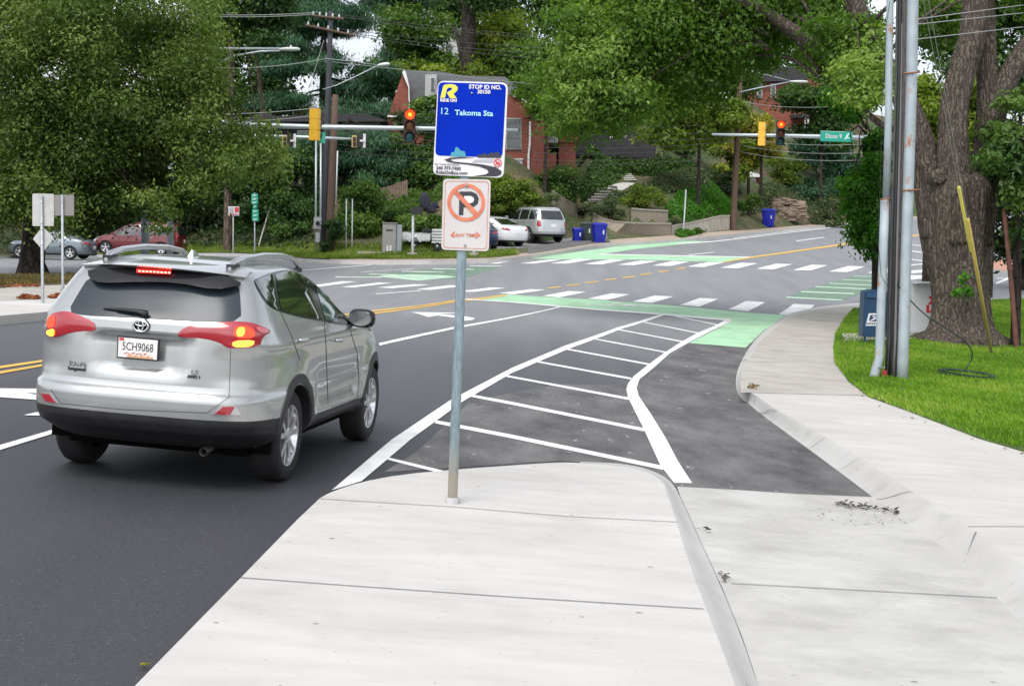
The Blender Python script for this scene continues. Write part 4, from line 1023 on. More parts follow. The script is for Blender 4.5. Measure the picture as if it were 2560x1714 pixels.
for k in range(44):
    p = Vector(bl).lerp(Vector(tp), .02 + k / 45); q = p + yd * .0125
    mb.lathe(q, yd, [(.0045, 0), (.0045, .002), (0, .002)], n=8)
oo = mb.build('post_holes', mat('pale_hole', (.5, .55, .56), rough=.6), bs); oo['kind'] = 'stuff'
mb = MB(); bc = Vector(bl); mb.lathe(tuple(bc - ax * .02), tuple(ax), [(.052, -.03), (.052, .035), (.048, .04), (.036, .04)], n=8); mb.build('base_sleeve', mat('cast_concrete', (.42, .41, .41), rough=.8), bs, auto=40)
Q1 = [(1095, 202), (1270, 207), (1259, 445), (1082, 437)]; D1 = Dp - .05
X1 = Vector(pt(1270, 207, D1) - pt(1095, 202, D1)); Y1 = Vector(pt(1095, 202, D1) - pt(1082, 437, D1))
M_BLUE = mat('sign_blue', (.001, .024, .40), rough=.6, spec=.05, var=.25, scale=1.6)
mb = MB(); mb.prism([pt(*q, D1) for q in rr(Q1, 17)], _f * .004); pan = mb.build('blue_sign_panel', M_SWHITE, bs, auto=40)
E3 = lambda *p: [(960 + .2742 * x, .2742 * y) for x, y in p]
mb = MB(); decal(mb, rr(E3((498, 750), (1114, 770), (1079, 1437), (466, 1418)), 13), D1, 1); mb.build('blue_field', M_BLUE, pan)
# (children of children are stored in world offsets of the panel's parent)
M_YLOGO = mat('logo_yellow', (.72, .62, .05), rough=.4); M_CY = mat('sign_cyan', (.35, .68, .75), rough=.4); M_INK = mat('sign_ink', (.02, .02, .03), rough=.4); M_TEAL = mat('sign_teal', (.05, .28, .36), rough=.4); M_SRED = mat('sign_red', (.55, .05, .05), rough=.4); M_SGREY = mat('sign_grey', (.38, .38, .42), rough=.4)
mb = MB(); decal(mb, E3((513, 893), (540, 785), (556, 772), (615, 768), (650, 775), (673, 798), (668, 825), (645, 848), (632, 856), (664, 897), (602, 897), (575, 848), (583, 838), (610, 826), (622, 810), (610, 800), (590, 800), (574, 812), (556, 893)), D1, 2); mb.build('letter_logo', M_YLOGO, pan)
mb = MB()
decal(mb, E3((600, 1425), (615, 1390), (640, 1385), (655, 1338), (680, 1350), (700, 1375), (735, 1380), (748, 1432)), D1, 2, 0)
decal(mb, E3((850, 1437), (850, 1412), (900, 1408), (920, 1385), (925, 1410), (960, 1405), (985, 1380), (990, 1402), (1020, 1390), (1045, 1385), (1068, 1425), (1068, 1440)), D1, 2, 1)
decal(mb, E3((550, 1456), (600, 1440), (700, 1433), (840, 1438), (700, 1443), (620, 1450), (605, 1460), (640, 1474), (760, 1486), (900, 1500), (1020, 1525), (1072, 1560), (1068, 1590), (1030, 1606), (960, 1608), (800, 1608), (930, 1590), (955, 1570), (940, 1545), (870, 1518), (760, 1500), (640, 1487), (580, 1474)), D1, 2, 1)
decal(mb, E3((830, 1456), (1000, 1450), (985, 1482), (900, 1478), (800, 1480)), D1, 1.5, 3)
decal(mb, ringpx(*E3((1036, 1485))[0], 10.4, 8.2), D1, 3, 2)
decal(mb, E3((1012, 1490), (1030, 1475), (1058, 1478), (1055, 1495), (1030, 1500)), D1, 2.5, 2)
decal(mb, E3((1012, 1462), (1018, 1456), (1062, 1508), (1056, 1513)), D1, 3, 2)
mb.build('sign_picture', [M_TEAL, M_INK, M_SRED, M_SGREY], pan)
for q in ('blue_field', 'letter_logo', 'sign_picture'): pass
T_ = [ptext('l', 'RIDE ON', *E3((588, 917))[0], 7.5, D1, 2.5, M_SWHITE, bs, X1, Y1, bold=.06), ptext('l', 'STOP ID NO.', *E3((922, 797))[0], 10, D1, 2.5, M_SWHITE, bs, X1, Y1, bold=.05, sx=1.02), ptext('l', '30150', *E3((910, 840))[0], 9.5, D1, 2.5, M_SWHITE, bs, X1, Y1, bold=.05),
      ptext('l', '12', *E3((548, 1017))[0], 17, D1, 2.5, M_CY, bs, X1, Y1), ptext('l', 'Takoma Sta', *E3((820, 1034))[0], 13.5, D1, 2.5, M_CY, bs, X1, Y1, sx=1.08, bold=.03),
      ptext('l', 'For Transit Information', *E3((575, 1498))[0], 4.6, D1, 2.5, M_INK, bs, X1, Y1), ptext('l', '240 777-7400', *E3((588, 1535))[0], 8, D1, 2.5, M_INK, bs, X1, Y1, bold=.03), ptext('l', 'RideOnBus.com', *E3((617, 1575))[0], 8, D1, 2.5, M_INK, bs, X1, Y1, bold=.03, sx=1.1)]
for q in T_: q.parent = pan; q.name = 'sign_lettering'
Q2 = [(1108, 447), (1227, 449), (1222, 628), (1103, 624)]; D2s = Dp - .05
X2 = Vector(pt(1227, 449, D2s) - pt(1108, 447, D2s)); Y2 = Vector(pt(1108, 447, D2s) - pt(1103, 624, D2s))
mb = MB(); mb.prism([pt(*q, D2s) for q in rr(Q2, 11)], _f * .004); pan2 = mb.build('no_parking_panel', mat('faded_sign_white', (.52, .49, .475), rough=.45, var=.06, scale=5), bs, auto=40)
M_FRED = mat('faded_red', (.55, .16, .085), rough=.5, var=.3, scale=14)
E8 = lambda *p: [(960 + .2742 * x, 400 + .2742 * y) for x, y in p]
mb = MB()
iq = rr([(1113, 452), (1222, 454), (1217, 623), (1108, 619)], 9); iq2 = rr([(1114.3, 453.3), (1220.7, 455.3), (1215.7, 621.7), (1109.3, 617.7)], 8.4)
for i in range(len(iq)): decal(mb, [iq[i], iq[(i + 1) % len(iq)], iq2[(i + 1) % len(iq)], iq2[i]], D2s, 1)
decal(mb, ringpx(*E8((749, 388))[0], 47.3, 38.2), D2s, 2)
decal(mb, E8((636, 302), (668, 278), (858, 482), (824, 512)), D2s, 2.6)
decal(mb, E8((600, 687), (648, 645), (640, 672), (640, 702), (648, 716)), D2s, 1); decal(mb, E8((884, 687), (836, 650), (842, 672), (842, 702), (834, 720)), D2s, 1)
mb.build('red_marks', M_FRED, pan2)
mb = MB(); decal(mb, E8((688, 288), (800, 288), (845, 310), (865, 352), (855, 398), (820, 425), (780, 432), (726, 432), (722, 502), (682, 502)), D2s, 1.4, 0)
decal(mb, E8((732, 328), (790, 328), (815, 342), (822, 362), (812, 385), (785, 394), (729, 394)), D2s, 2.0, 1)
mb.build('letter_mark', [mat('sign_black', (.022, .022, .03), rough=.5), M_SWHITE], pan2)
t2 = ptext('red_lettering', 'ANY TIME', *E8((742, 687))[0], 8.5, D2s, 1.2, M_FRED, bs, X2, Y2, bold=.03); t2.parent = pan2
mb = MB()
for q in (E8((752, 236))[0], E8((738, 775))[0], E3((800, 850))[0]):
    o_ = pt(*q, D1 - .01); mb.lathe(tuple(o_), tuple(-_f), [(.008, -.008), (.008, .003), (.005, .006), (0, .007)], n=10)
bo = mb.build('bolt', M_GALV, bs); bo['kind'] = 'stuff'

# ------------------------------------------------------------------ small posts and signs
def post(mb, base, top, r, n=10, r2=None): mb.tube([tuple(np.array(base) - np.array([0, 0, .1])), tuple(base), tuple(top)], [r, r, r2 or r], n=n)
def plate(mb, px, D, th=.006, mi=0): mb.prism([pt(*q, D) for q in px], _f * th, mi)
b_ = at(107, 757, dz=.15); D_ = dep(b_)
t = thing('sign_post', b_, 'backs of a rectangular and a diamond sign on the post nearest the left kerb', 'sign')
mb = MB(); post(mb, b_, pt(103.5, 488, D_), .029); mb.build('post', M_GALVD, t, smooth=True)
mb = MB(); plate(mb, rr([(81, 484), (135, 484.5), (134.5, 565), (81, 565)], 4), D_ + .035); mb.build('rectangular_panel', M_ALU, t)
mb = MB(); plate(mb, [(82, 597), (107, 566), (134, 594), (109, 628)], D_ + .035); mb.build('diamond_panel', M_ALU, t)
mb = MB()
for y in (505, 556, 572, 610): mb.lathe(pt(103.6, y, D_ - .03), tuple(-_f), [(.012, 0), (.012, .008), (0, .012)], n=8)
q_ = mb.build('bolt', M_CHROME, t); q_['kind'] = 'stuff'
b_ = at(157, 735, dz=.15); D_ = dep(b_)
t = thing('sign_post', b_, 'back of a wide shaded sign on a slim post behind the diamond sign', 'sign')
mb = MB(); post(mb, b_, pt(155.5, 488, D_), .028); mb.build('post', M_GALVD, t, smooth=True)
mb = MB(); plate(mb, rr([(136, 487), (185, 487), (185, 539), (136, 539)], 3), D_ + .035); mb.build('panel', mat('shaded_sign_back', (.20, .19, .18), rough=.6), t)  # darker copy of the sign back, the shade put into its colour
b_ = hat(583, 634); D_ = dep(b_)
t = thing('small_sign', b_, 'small white sign with a red block beside the bare tree trunk', 'sign')
mb = MB(); post(mb, b_, pt(583, 518, D_), .03); mb.build('post', M_GALVD, t, smooth=True)
mb = MB(); plate(mb, [(571, 516), (598, 516), (598, 539), (571, 539)], D_ - .05); p_ = mb.build('panel', M_SWHITE, t)
mb = MB(); decal(mb, [(587, 518), (596.5, 518), (596.5, 530), (587, 530)], D_ - .07, 3, 0); 
for k in range(4): decal(mb, [(573, 519 + k * 4.2), (585, 519 + k * 4.2), (584 - k % 2 * 3, 521 + k * 4.2), (573, 521 + k * 4.2)], D_ - .07, 3, 1)
decal(mb, [(573, 534.5), (596, 534.5), (596, 536.5), (573, 536.5)], D_ - .07, 3, 0)
mb.build('sign_print', [M_SRED, M_SGREY], p_)
b_ = hat(637, 634); D_ = dep(b_)
t = thing('route_sign', b_, 'stack of green bike route signs on one slim post', 'sign')
mb = MB(); post(mb, b_, pt(636.5, 482, D_), .03); mb.build('post', M_GALVD, t, smooth=True)
M_SGRN = mat('sign_green', (.015, .30, .21), rough=.4)
for q in ([(628, 484), (645, 484), (645, 510), (628, 510)], [(632, 511.5), (643, 511.5), (643, 521), (632, 521)], [(630, 523), (646.5, 523), (646.5, 553), (630, 553)]):
    mb = MB(); plate(mb, rr(q, 1.5), D_ - .05); p_ = mb.build('panel', M_SGRN, t)
    mb = MB(); x0, y0 = q[0]; x1, y1 = q[2]
    n = max(1, int((y1 - y0) / 8))
    for k in range(n):
        yy = y0 + (y1 - y0) * (k + .5) / n
        decal(mb, [(x0 + 3, yy - 1.4), (x1 - 3, yy - 1.8), (x1 - 4, yy + .6), (x0 + 4.5, yy + 1.6)], D_ - .07, 3); decal(mb, [(x0 + 2, yy + 2), (x1 - 6, yy + 2), (x1 - 6, yy + 3), (x0 + 2, yy + 3)], D_ - .07, 3)
    mb.build('sign_print', mat('sign_mint', (.45, .72, .62)), p_)
b_ = hat(645, 620); D_ = dep(b_); t = thing('leaning_pole', b_, 'thin white pole leaning to the right at the foot of the wooded bank', 'pole'); mb = MB(); post(mb, b_, pt(677, 511, D_ + .3), .032); mb.build('pole', mat('pale_pvc', (.6, .58, .52), rough=.5), t, smooth=True)
for px, lab in ((866, 'bare grey post behind the utility poles, the left one of a pair'), (881, 'bare grey post behind the utility poles, the right one of a pair')):
    b_ = hat(px - 1, 622 - (px - 866) * .2); D_ = dep(b_); t = thing('bare_post', b_, lab, 'post', 'bare grey posts'); mb = MB(); post(mb, b_, pt(px, 497, D_), .03); mb.build('post', M_GALVD, t, smooth=True)
b_ = hat(1705, 597); 
b_ = hat(1708, 590); D_ = dep(b_); t = thing('bare_post', b_, 'bare sign post standing in front of the low concrete retaining wall', 'post'); mb = MB(); post(mb, b_, pt(1715, 474, D_), .045); mb.build('post', M_GALVD, t, smooth=True)
# utility cabinet
b_ = hat(972, 633); D_ = dep(b_); s_ = D_ / F
t = thing('utility_cabinet', b_, 'grey metal utility cabinet with two white labels on the corner lawn', 'cabinet')
cx = Vector(b_); hh = 74 * s_; w_ = 34 * s_
mb = MB(); mb.box((cx.x, cx.y + .3, cx.z + hh / 2), (w_, .6, hh)); mb.box((cx.x, cx.y + .3, cx.z + hh + .02), (w_ + .06, .66, .05)); mb.build('cabinet_body', mat('cabinet_grey', (.27, .26, .25), rough=.5, var=.1), t, bevel=.015)
mb = MB(); mb.box((cx.x + w_ / 2 + .12, cx.y + .35, cx.z + hh * .5), (.22, .45, hh * .95)); mb.build('side_unit', mat('cabinet_side', (.3, .33, .33), rough=.4, metal=.4), t, bevel=.012)
for k in (0, 1):
    mb = MB(); mb.box((cx.x - .06 + .13 * k, cx.y - .008, cx.z + .2), (.07, .012, .28)); mb.build('white_label', M_SWHITE, t)
mb = MB(); mb.box((cx.x, cx.y - .01, cx.z + hh * .78), (w_ * .5, .02, .05)); mb.build('vent', M_SEAM, t)
b_ = hat(925, 637); tag(MB().box((b_[0], b_[1] + .3, b_[2] + .05), (1.1, .7, .16)).build('concrete_slab', M_OLD, bevel=.02), 'low concrete slab lying in the grass left of the grey cabinet', 'slab')
# mailbox and stub post
b_ = hat(1031, 641); D_ = dep(b_); s_ = D_ / F
t = thing('mailbox', b_, 'dark mailbox on a galvanised post with a concrete foot', 'mailbox')
mb = MB(); mb.lathe(tuple(b_), (0, 0, 1), [(.22, -.1), (.22, .16), (.0, .17)], n=14); mb.build('concrete_foot', M_OLD, t)
mb = MB(); post(mb, b_, pt(1033, 536, D_), .06); mb.build('post', M_GALVD, t, smooth=True)
c_ = Vector(pt(1041, 527, D_)); mb = MB(); P = [(c_.x - .22, c_.y - .1, c_.z - .15), (c_.x + .26, c_.y - .1, c_.z - .15)] + [(c_.x + .02 + .24 * math.cos(a), c_.y - .1, c_.z + .08 + .10 * math.sin(a)) for a in np.linspace(0, math.pi, 10)]; mb.prism(P, (0, .5, 0)); mb.build('letter_box', mat('mailbox_black', (.02, .018, .017), rough=.5), t)
b_ = hat(1184, 643); D_ = dep(b_); t = thing('stub_post', b_, 'short galvanised post in a concrete foot behind the bus stop sign', 'post')
mb = MB(); mb.lathe(tuple(b_), (0, 0, 1), [(.2, -.1), (.2, .2), (.0, .21)], n=14); mb.build('concrete_foot', M_OLD, t); mb = MB(); post(mb, b_, pt(1186, 560, D_), .055); mb.build('post', M_GALVD, t, smooth=True)

# ------------------------------------------------------------------ utility poles
M_PWOOD = mat('pole_wood', (.10, .062, .042), rough=.85, var=.4, scale=6, stretch=(6, 6, .5), bump=.4)
M_PDARK = mat('creosote_wood', (.028, .030, .036), rough=.8, var=.4, scale=6, stretch=(6, 6, .5))
M_STEEL = mat('mast_steel', (.42, .47, .48), rough=.4, metal=.4, var=.08)
M_LAMP = mat('lamp_housing', (.55, .57, .56), rough=.4)
M_WIRE = mat('cable_grey', (.34, .35, .34), rough=.5)
M_WIREB = mat('cable_black', (.012, .014, .014), rough=.5)
def px_tube(mb, pts, D, r, n=8, mi=0):
    Ds = D if hasattr(D, '__len__') else [D] * len(pts); mb.tube([pt(*p, q) for p, q in zip(pts, Ds)], r, n=n, mi=mi)
P1b = hat(*d(738, 577)); DP1 = dep(P1b)
t = thing('utility_pole', P1b, 'dark utility pole with crossarms and grey conduits beside the left mast-arm signal', 'utility pole')
mb = MB(); post(mb, P1b, pt(*d(757, 26), DP1), .15, r2=.11); mb.build('pole', M_PDARK, t, smooth=True)
for a, b in (((712, 36), (876 - 90, 44)), ((698, 58), (812, 82))):
    mb = MB(); p, q = pt(*d(*a), DP1 - .15), pt(*d(*b), DP1 - .15); mb.tube([p, q], .055, n=4)
    ca = mb.build('crossarm', M_PWOOD, t)
    mb = MB()
    for k in range(5):
        z = Vector(p).lerp(Vector(q), (k + .3) / 5); mb.lathe(tuple(z), (0, 0, 1), [(.03, .04), (.045, .1), (.03, .14), (.04, .18), (0, .2)], n=8)
    q_ = mb.build('insulator', M_LAMP, ca); q_['kind'] = 'stuff'
for x in (722, 733):
    mb = MB(); px_tube(mb, dl((x, 575), (x + 1, 320)), DP1 - .25, .045); mb.build('conduit', M_STEEL, t, smooth=True)
mb = MB(); mb.box(pt(*d(727, 510), DP1 - .35), (.33, .2, .5)); mb.box(pt(*d(727, 543), DP1 - .35), (.18, .16, .42)); mb.build('meter_box', mat('meter_grey', (.33, .35, .38), rough=.5), t, bevel=.01)
mb = MB(); mb.lathe(pt(*d(727, 510), DP1 - .46), tuple(-_f), [(.09, 0), (.085, .06), (0, .08)], n=14); mb.build('meter_dial', M_TRIM, t)
mb = MB(); px_tube(mb, dl((741, 92), (706, 205)), DP1 - .3, .012, n=5); mb.build('stay_wire', M_WIRE, t)
mb = MB(); px_tube(mb, dl((738, 205), (770, 195), (820, 172), (866, 149)), DP1 - .4, .022); px_tube(mb, dl((742, 134), (800, 140), (866, 149)), DP1 - .4, .014, n=6); la = mb.build('lamp_arm', M_STEEL, t, smooth=True)
def cobra(mb, p, q, D, w=.16):
    a, b = Vector(pt(*p, D)), Vector(pt(*q, D)); dv = (b - a); L_ = dv.length; u = dv.normalized(); up = Vector((0, 0, 1)); up = (up - u * up.dot(u)).normalized(); s = u.cross(up); vs = []; fs = []; n = 12
    for t_, sc, hz in ((0, .25, .05), (.12, .5, .07), (.35, .85, .09), (.65, 1.0, .10), (.9, .85, .08), (1, .45, .04)):
        for k in range(n):
            th = 2 * math.pi * k / n; vs.append(a + u * L_ * t_ + s * (w * sc * math.cos(th)) + up * (hz * (math.sin(th) * (1 if math.sin(th) > 0 else .7))))
    for j in range(5): fs += [(j * n + k, j * n + (k + 1) % n, (j + 1) * n + (k + 1) % n, (j + 1) * n + k) for k in range(n)]
    fs += [tuple(range(n))[::-1], tuple(5 * n + k for k in range(n))]; mb.add(vs, fs)
mb = MB(); cobra(mb, d(864, 150), d(892, 147), DP1 - .4); mb.build('lamp_head', M_LAMP, la, smooth=True)
b_ = hat(*d(753, 577)); D_ = dep(b_)
t = thing('pole_stub', b_, 'short leaning brown pole stub with a white conduit, right of the dark utility pole', 'utility pole')
mb = MB(); mb.tube([b_ - np.array([0, 0, .2]), pt(*d(755, 500), D_), pt(*d(762, 330), D_), pt(*d(767, 217), D_)], [.17, .165, .15, .13], n=12, wob=.04); mb.build('pole', M_PWOOD, t, smooth=True)
mb = MB(); px_tube(mb, dl((768, 470), (772, 345)), D_ - .17, .03); mb.build('conduit', mat('pvc_white', (.55, .56, .56)), t, smooth=True)
P2b = hat(*d(1676, 526)); DP2 = dep(P2b)
t = thing('utility_pole', P2b, 'brown utility pole with a crossarm and street lamp beside the uphill road', 'utility pole')
mb = MB(); mb.tube([P2b - np.array([0, 0, .3]), P2b, pt(*d(1687, 300), DP2), pt(*d(1697, 84), DP2)], [.2, .2, .17, .13], n=12); mb.build('pole', M_PWOOD, t, smooth=True)
mb = MB(); mb.tube([pt(*d(1681, 92), DP2 - .2), pt(*d(1812, 88), DP2 - .2)], .06, n=4); px_tube(mb, dl((1686, 98), (1698, 115)), DP2 - .2, .03, n=4); px_tube(mb, dl((1745, 92), (1730, 112), (1715, 130)), DP2 - .2, .025, n=5); ca = mb.build('crossarm', mat('old_timber', (.25, .24, .21), rough=.8), t)
mb = MB(); px_tube(mb, [Cx for Cx in [(1440 + .2742 * x, .2742 * y) for x, y in ((1500, 625), (1640, 658), (1970, 742))]], DP2 - .3, .028); px_tube(mb, [(1440 + .2742 * x, .2742 * y) for x, y in ((1490, 842), (1650, 806), (1970, 742))], DP2 - .3, .035); la = mb.build('lamp_arm', M_STEEL, t, smooth=True)
mb = MB(); cobra(mb, (1440 + .2742 * 1955, .2742 * 745), (1440 + .2742 * 2115, .2742 * 748), DP2 - .3, .2); mb.build('lamp_head', M_LAMP, la, smooth=True)

# ------------------------------------------------------------------ mast-arm signals
M_SIGY = mat('signal_yellow', (.72, .42, .04), rough=.5, var=.1); M_SIGB = mat('signal_black', (.02, .02, .02), rough=.5)
M_RLIT = mat('signal_red_lit', (.8, .05, .01), emit=(1.0, .07, .008), estr=1.0); M_RCORE = mat('signal_core_lit', (1, .4, .05), emit=(1.0, .33, .03), estr=1.3); M_AMBD = mat('amber_dark', (.16, .05, .015), rough=.3); M_GRND = mat('green_dark', (.01, .07, .075), rough=.3)
def signal(root, c, hgt, w, yaw, body, lit=True, visors=True, back=False):
    """three-section head centred at c facing yaw (0 = towards -Y)"""
    cs, sn = math.cos(yaw), math.sin(yaw); fw = Vector((sn, -cs, 0)); c = Vector(c); R_ = Matrix.Rotation(yaw, 3, 'Z')
    mb = MB()
    for k in (-1, 0, 1): mb.box(c + Vector((0, 0, k * hgt / 3)), (w, w * .55, hgt / 3 - .012), R=R_)
    mb.box(c, (w * .9, w * .5, hgt - .02), R=R_)
    h = mb.build('signal_head', body, root, bevel=.02)
    for k, m in ((1, M_RLIT if lit else M_SRED), (0, M_AMBD), (-1, M_GRND)):
        o = c + Vector((0, 0, k * hgt / 3)) + fw * (w * .28)
        mb = MB(); mb.lathe(o, fw, [(w * .42, 0), (w * .40, .012), (w * .25, .03), (0, .036)], n=20); lens = mb.build('lens', m, h, smooth=True)
        if k == 1 and lit:
            mb = MB(); mb.lathe(o + fw * .03, fw, [(w * .17, 0), (w * .14, .012), (0, .018)], n=16); mb.build('glow', M_RCORE, lens, smooth=True)
        mb = MB(); n = 15; vs = []
        for q in (0, .25):
            for i in range(n):
                a = math.radians(-35 + 250 * i / (n - 1)); vs.append(o + fw * q * (1 if math.sin(a) > 0 else .6) + R_ @ Vector((w * .46 * math.cos(a), 0, 0)) + Vector((0, 0, w * .46 * math.sin(a))))
        mb.add(vs, [(i, i + 1, n + i + 1, n + i) for i in range(n - 1)]); mb.build('visor', M_SIGB if not lit or k != 1 else mat('visor_red_glow', (.30, .025, .015), rough=.5), h)
    return h
DS = 61.0; sgb = pt(363, 655, DS); sgb = np.array([sgb[0], sgb[1], H(sgb[0], sgb[1])])
t = thing('mast_arm_signal', sgb, 'near mast-arm traffic signal reaching across from the left tree with a lit red light', 'traffic signal')
mb = MB(); px0 = proj(sgb); mb.tube([sgb, pt(363, 500, DS), pt(366, 200, DS), pt(367, 118, DS)], [.17, .15, .12, .11], n=14); mb.build('mast_pole', M_STEEL, t, smooth=True)
mb = MB(); px_tube(mb, [(364, 306), (600, 312), (800, 318), (1050, 321), (1295, 326)], DS, [.13, .115, .10, .085, .06], n=12); mb.build('mast_arm', M_STEEL, t, smooth=True)
mb = MB(); px_tube(mb, [(366, 121), (500, 121.5), (700, 122)], DS, .045); px_tube(mb, [(366, 215), (470, 190), (530, 166), (585, 140), (650, 129), (700, 127)], DS, .04); px_tube(mb, [(575, 122), (576, 143)], DS, .02); la = mb.build('lamp_arm', M_STEEL, t, smooth=True)
mb = MB(); cobra(mb, (698, 124), (750, 124), DS, .2); px_tube(mb, [(727, 114), (727, 119)], DS, .04); mb.build('lamp_head', M_LAMP, la, smooth=True)
s_ = DS / F
signal(t, pt(1024, 315, DS - .3), 82 * s_, 29 * s_, .1, mat('housing_red_glow', (.05, .016, .012), rough=.5))  # red glow of the lit lamp put into the housing colour
signal(t, pt(787, 312, DS - .2), 80 * s_, 26 * s_, math.pi * .86, M_SIGY, lit=False)
mb = MB(); mb.prism([pt(*q, DS - .02) for q in rr([(797, 334), (813, 330), (813, 358), (797, 358)], 2)], _f * .02); mb.build('green_name_plate', M_SGRN, t)
b_ = pt(426, 640, 66); b_[2] = H(b_[0], b_[1])
t = thing('mast_arm_signal', b_, 'farther mast-arm signal whose two heads show their yellow sides and white plates', 'traffic signal')
mb = MB(); mb.tube([b_, pt(426, 480, 66), pt(428, 335, 66)], [.15, .13, .12], n=12); mb.build('mast_pole', M_STEEL, t, smooth=True)
mb = MB(); px_tube(mb, [(427, 338), (600, 339), (780, 344), (905, 349)], 66, [.11, .09, .08, .05], n=10); mb.build('mast_arm', M_STEEL, t, smooth=True)
for cx_, w_ in ((716, 24), (890, 26)):
    mb = MB(); s_ = 66 / F; c_ = pt(cx_ - 4, 354, 65.8)
    mb.box(c_, (12 * s_, .25, 30 * s_)); q_ = mb.build('signal_head', mat('signal_tan', (.5, .36, .14), rough=.5), t, bevel=.01)
    mb = MB(); 
    for k in (-1, 1): mb.box(pt(cx_ - 4, 354 + k * 6.5, 65.62), (7 * s_, .1, 9.5 * s_))
    o_ = mb.build('recess', M_SIGB, q_); o_['kind'] = 'stuff'
    mb = MB(); mb.box(pt(cx_ + 10, 352, 65.9), (15 * s_, .3, 28 * s_)); mb.build('visor_block', M_SIGB, q_)
    mb = MB(); mb.box(pt(cx_ + 21, 352, 65.8), (6 * s_, .1, 34 * s_)); mb.box(pt(cx_ + 15, 352, 65.7), (10 * s_, .06, 5 * s_)); mb.build('white_plate', M_SWHITE, q_)
b_ = pt(2262, 660, 66); b_[2] = H(b_[0], b_[1])
t = thing('mast_arm_signal', b_, 'right-hand mast-arm signal with a lit red light and a green street sign', 'traffic signal')
DS = 66; s_ = DS / F
mb = MB(); mb.tube([b_, pt(2264, 500, DS), pt(2266, 345, DS)], [.16, .14, .13], n=12); mb.build('mast_pole', M_STEEL, t, smooth=True)
mb = MB(); px_tube(mb, [(2265, 347), (2100, 343), (1950, 339), (1780, 336)], DS, [.12, .10, .08, .045], n=10); mb.build('mast_arm', M_STEEL, t, smooth=True)
signal(t, pt(1951, 333, DS - .3), 62 * s_, 21 * s_, -.05, M_SIGB)
signal(t, pt(1905, 335, DS - .1), 60 * s_, 18 * s_, math.pi * .88, M_SIGY, lit=False)
mb = MB(); mb.prism([pt(*q, DS - .15) for q in [(2051, 327), (2112, 329), (2131, 331), (2131, 355), (2051, 353)]], _f * .02); p_ = mb.build('street_name_plate', M_SGRN, t)
X_ = Vector(pt(2112, 329, DS) - pt(2051, 327, DS)); tt = ptext('street_name', 'Dicoo 9', 2084, 341, 11, DS - .15, 4, M_SWHITE, t, X_, Vector((0, 0, 1)), bold=.02, sx=.82); tt.parent = p_
mb = MB(); decal(mb, [(2110, 350), (2118, 335), (2126, 332), (2119, 342), (2128, 348), (2119, 346)], DS - .15, 4); decal(mb, [(2052, 327.5), (2112, 329.5), (2112, 330.5), (2052, 328.5)], DS - .15, 4); mb.build('plate_mark', mat('sign_mint', (.45, .72, .62)), p_)

# ------------------------------------------------------------------ overhead wires
WL = 'thin grey overhead wire strung between the utility poles above the crossing'
def wire(p, q, Da, Db, sag=0, r=.016, m=None, mid=None):
    a, b = pt(*p, Da), pt(*q, Db); P = []
    for i in range(13):
        u = i / 12; c = a * (1 - u) + b * u; c[2] -= sag * 4 * u * (1 - u); P.append(c)
    mb = MB(); mb.tube(P, r, n=5); o = mb.build('overhead_wire', m or M_WIRE, smooth=True)
    return tag(o, WL, 'wire', 'overhead wires between the utility poles')
DA, DB = DP1, DP2
for a, b, sg in (((400, 31), (735, 28), .1), ((400, 34), (720, 33), .1), ((420, 152), (742, 135), .2), ((420, 262), (742, 245), .1), ((400, 283), (742, 262), .1), ((400, 298), (760, 283), .1)):
    wire(d(*a), d(*b), 62, DA, sg)
for a, b, sg, Db in (((735, 28), (1683, 88), .5, DB), ((775, 38), (1720, 88), .6, DB), ((740, 62), (1690, 112), .5, DB), ((800, 76), (1690, 120), .6, DB), ((800, 80), (1695, 140), .6, DB), ((742, 140), (1690, 245), 0, DB), ((742, 245), (1688, 282), .5, DB), ((742, 262), (1688, 300), .5, DB),
                     ((767, 283), (1685, 312), .5, DB), ((767, 300), (1685, 322), .6, DB), ((767, 312), (1685, 334), .6, DB), ((767, 330), (1685, 342), .7, DB), ((767, 345), (1684, 356), .6, DB)):
    wire(d(*a), d(*b), DA, Db, sg, r=.013, m=M_WIRE if int(b[1]) % 2 else mat('cable_dark_grey', (.06, .06, .06), rough=.6))
for a, b in (((1697, 90), (2110, 40)), ((1700, 88), (2110, 60)), ((1690, 230), (2000, 235)), ((1687, 312), (2050, 325)), ((1686, 330), (2050, 345)), ((1685, 345), (2050, 362))):
    wire(d(*a), d(*b), DB, 62, .3, r=.012)
for a, b in (((2098, 44), (2340, 12)), ((2098, 56), (2340, 30)), ((2098, 90), (2340, 62))):
    wire(d(*a), d(*b), 17.6, 24, 0, r=.006)

# ------------------------------------------------------------------ conduit-clad pole in front on the right
gb = at(2250, 950, dz=.15); DG = dep(gb); 
t = thing('conduit_pole', gb, 'weathered utility pole flanked by two rusty grey conduits at the lawn edge', 'utility pole')
M_CONDUIT = mat('painted_conduit', (.33, .385, .41), rough=.6, metal=.1, var=.18, scale=3)
n_, l_, b_ = nodes_of(M_CONDUIT)
t_ = n_.new('ShaderNodeTexCoord'); mp_ = n_.new('ShaderNodeMapping'); mp_.inputs['Scale'].default_value = (3, 3, 1.1); l_(t_.outputs['Object'], mp_.inputs[0])
z_ = n_.new('ShaderNodeTexNoise'); z_.inputs['Scale'].default_value = 2.2; z_.inputs['Detail'].default_value = 9; z_.inputs['Roughness'].default_value = .7; l_(mp_.outputs[0], z_.inputs['Vector'])
r_ = n_.new('ShaderNodeValToRGB'); r_.color_ramp.elements[0].position = .56; r_.color_ramp.elements[0].color = (0, 0, 0, 1); r_.color_ramp.elements[1].position = .66; r_.color_ramp.elements[1].color = (1, 1, 1, 1); l_(z_.outputs[0], r_.inputs[0])
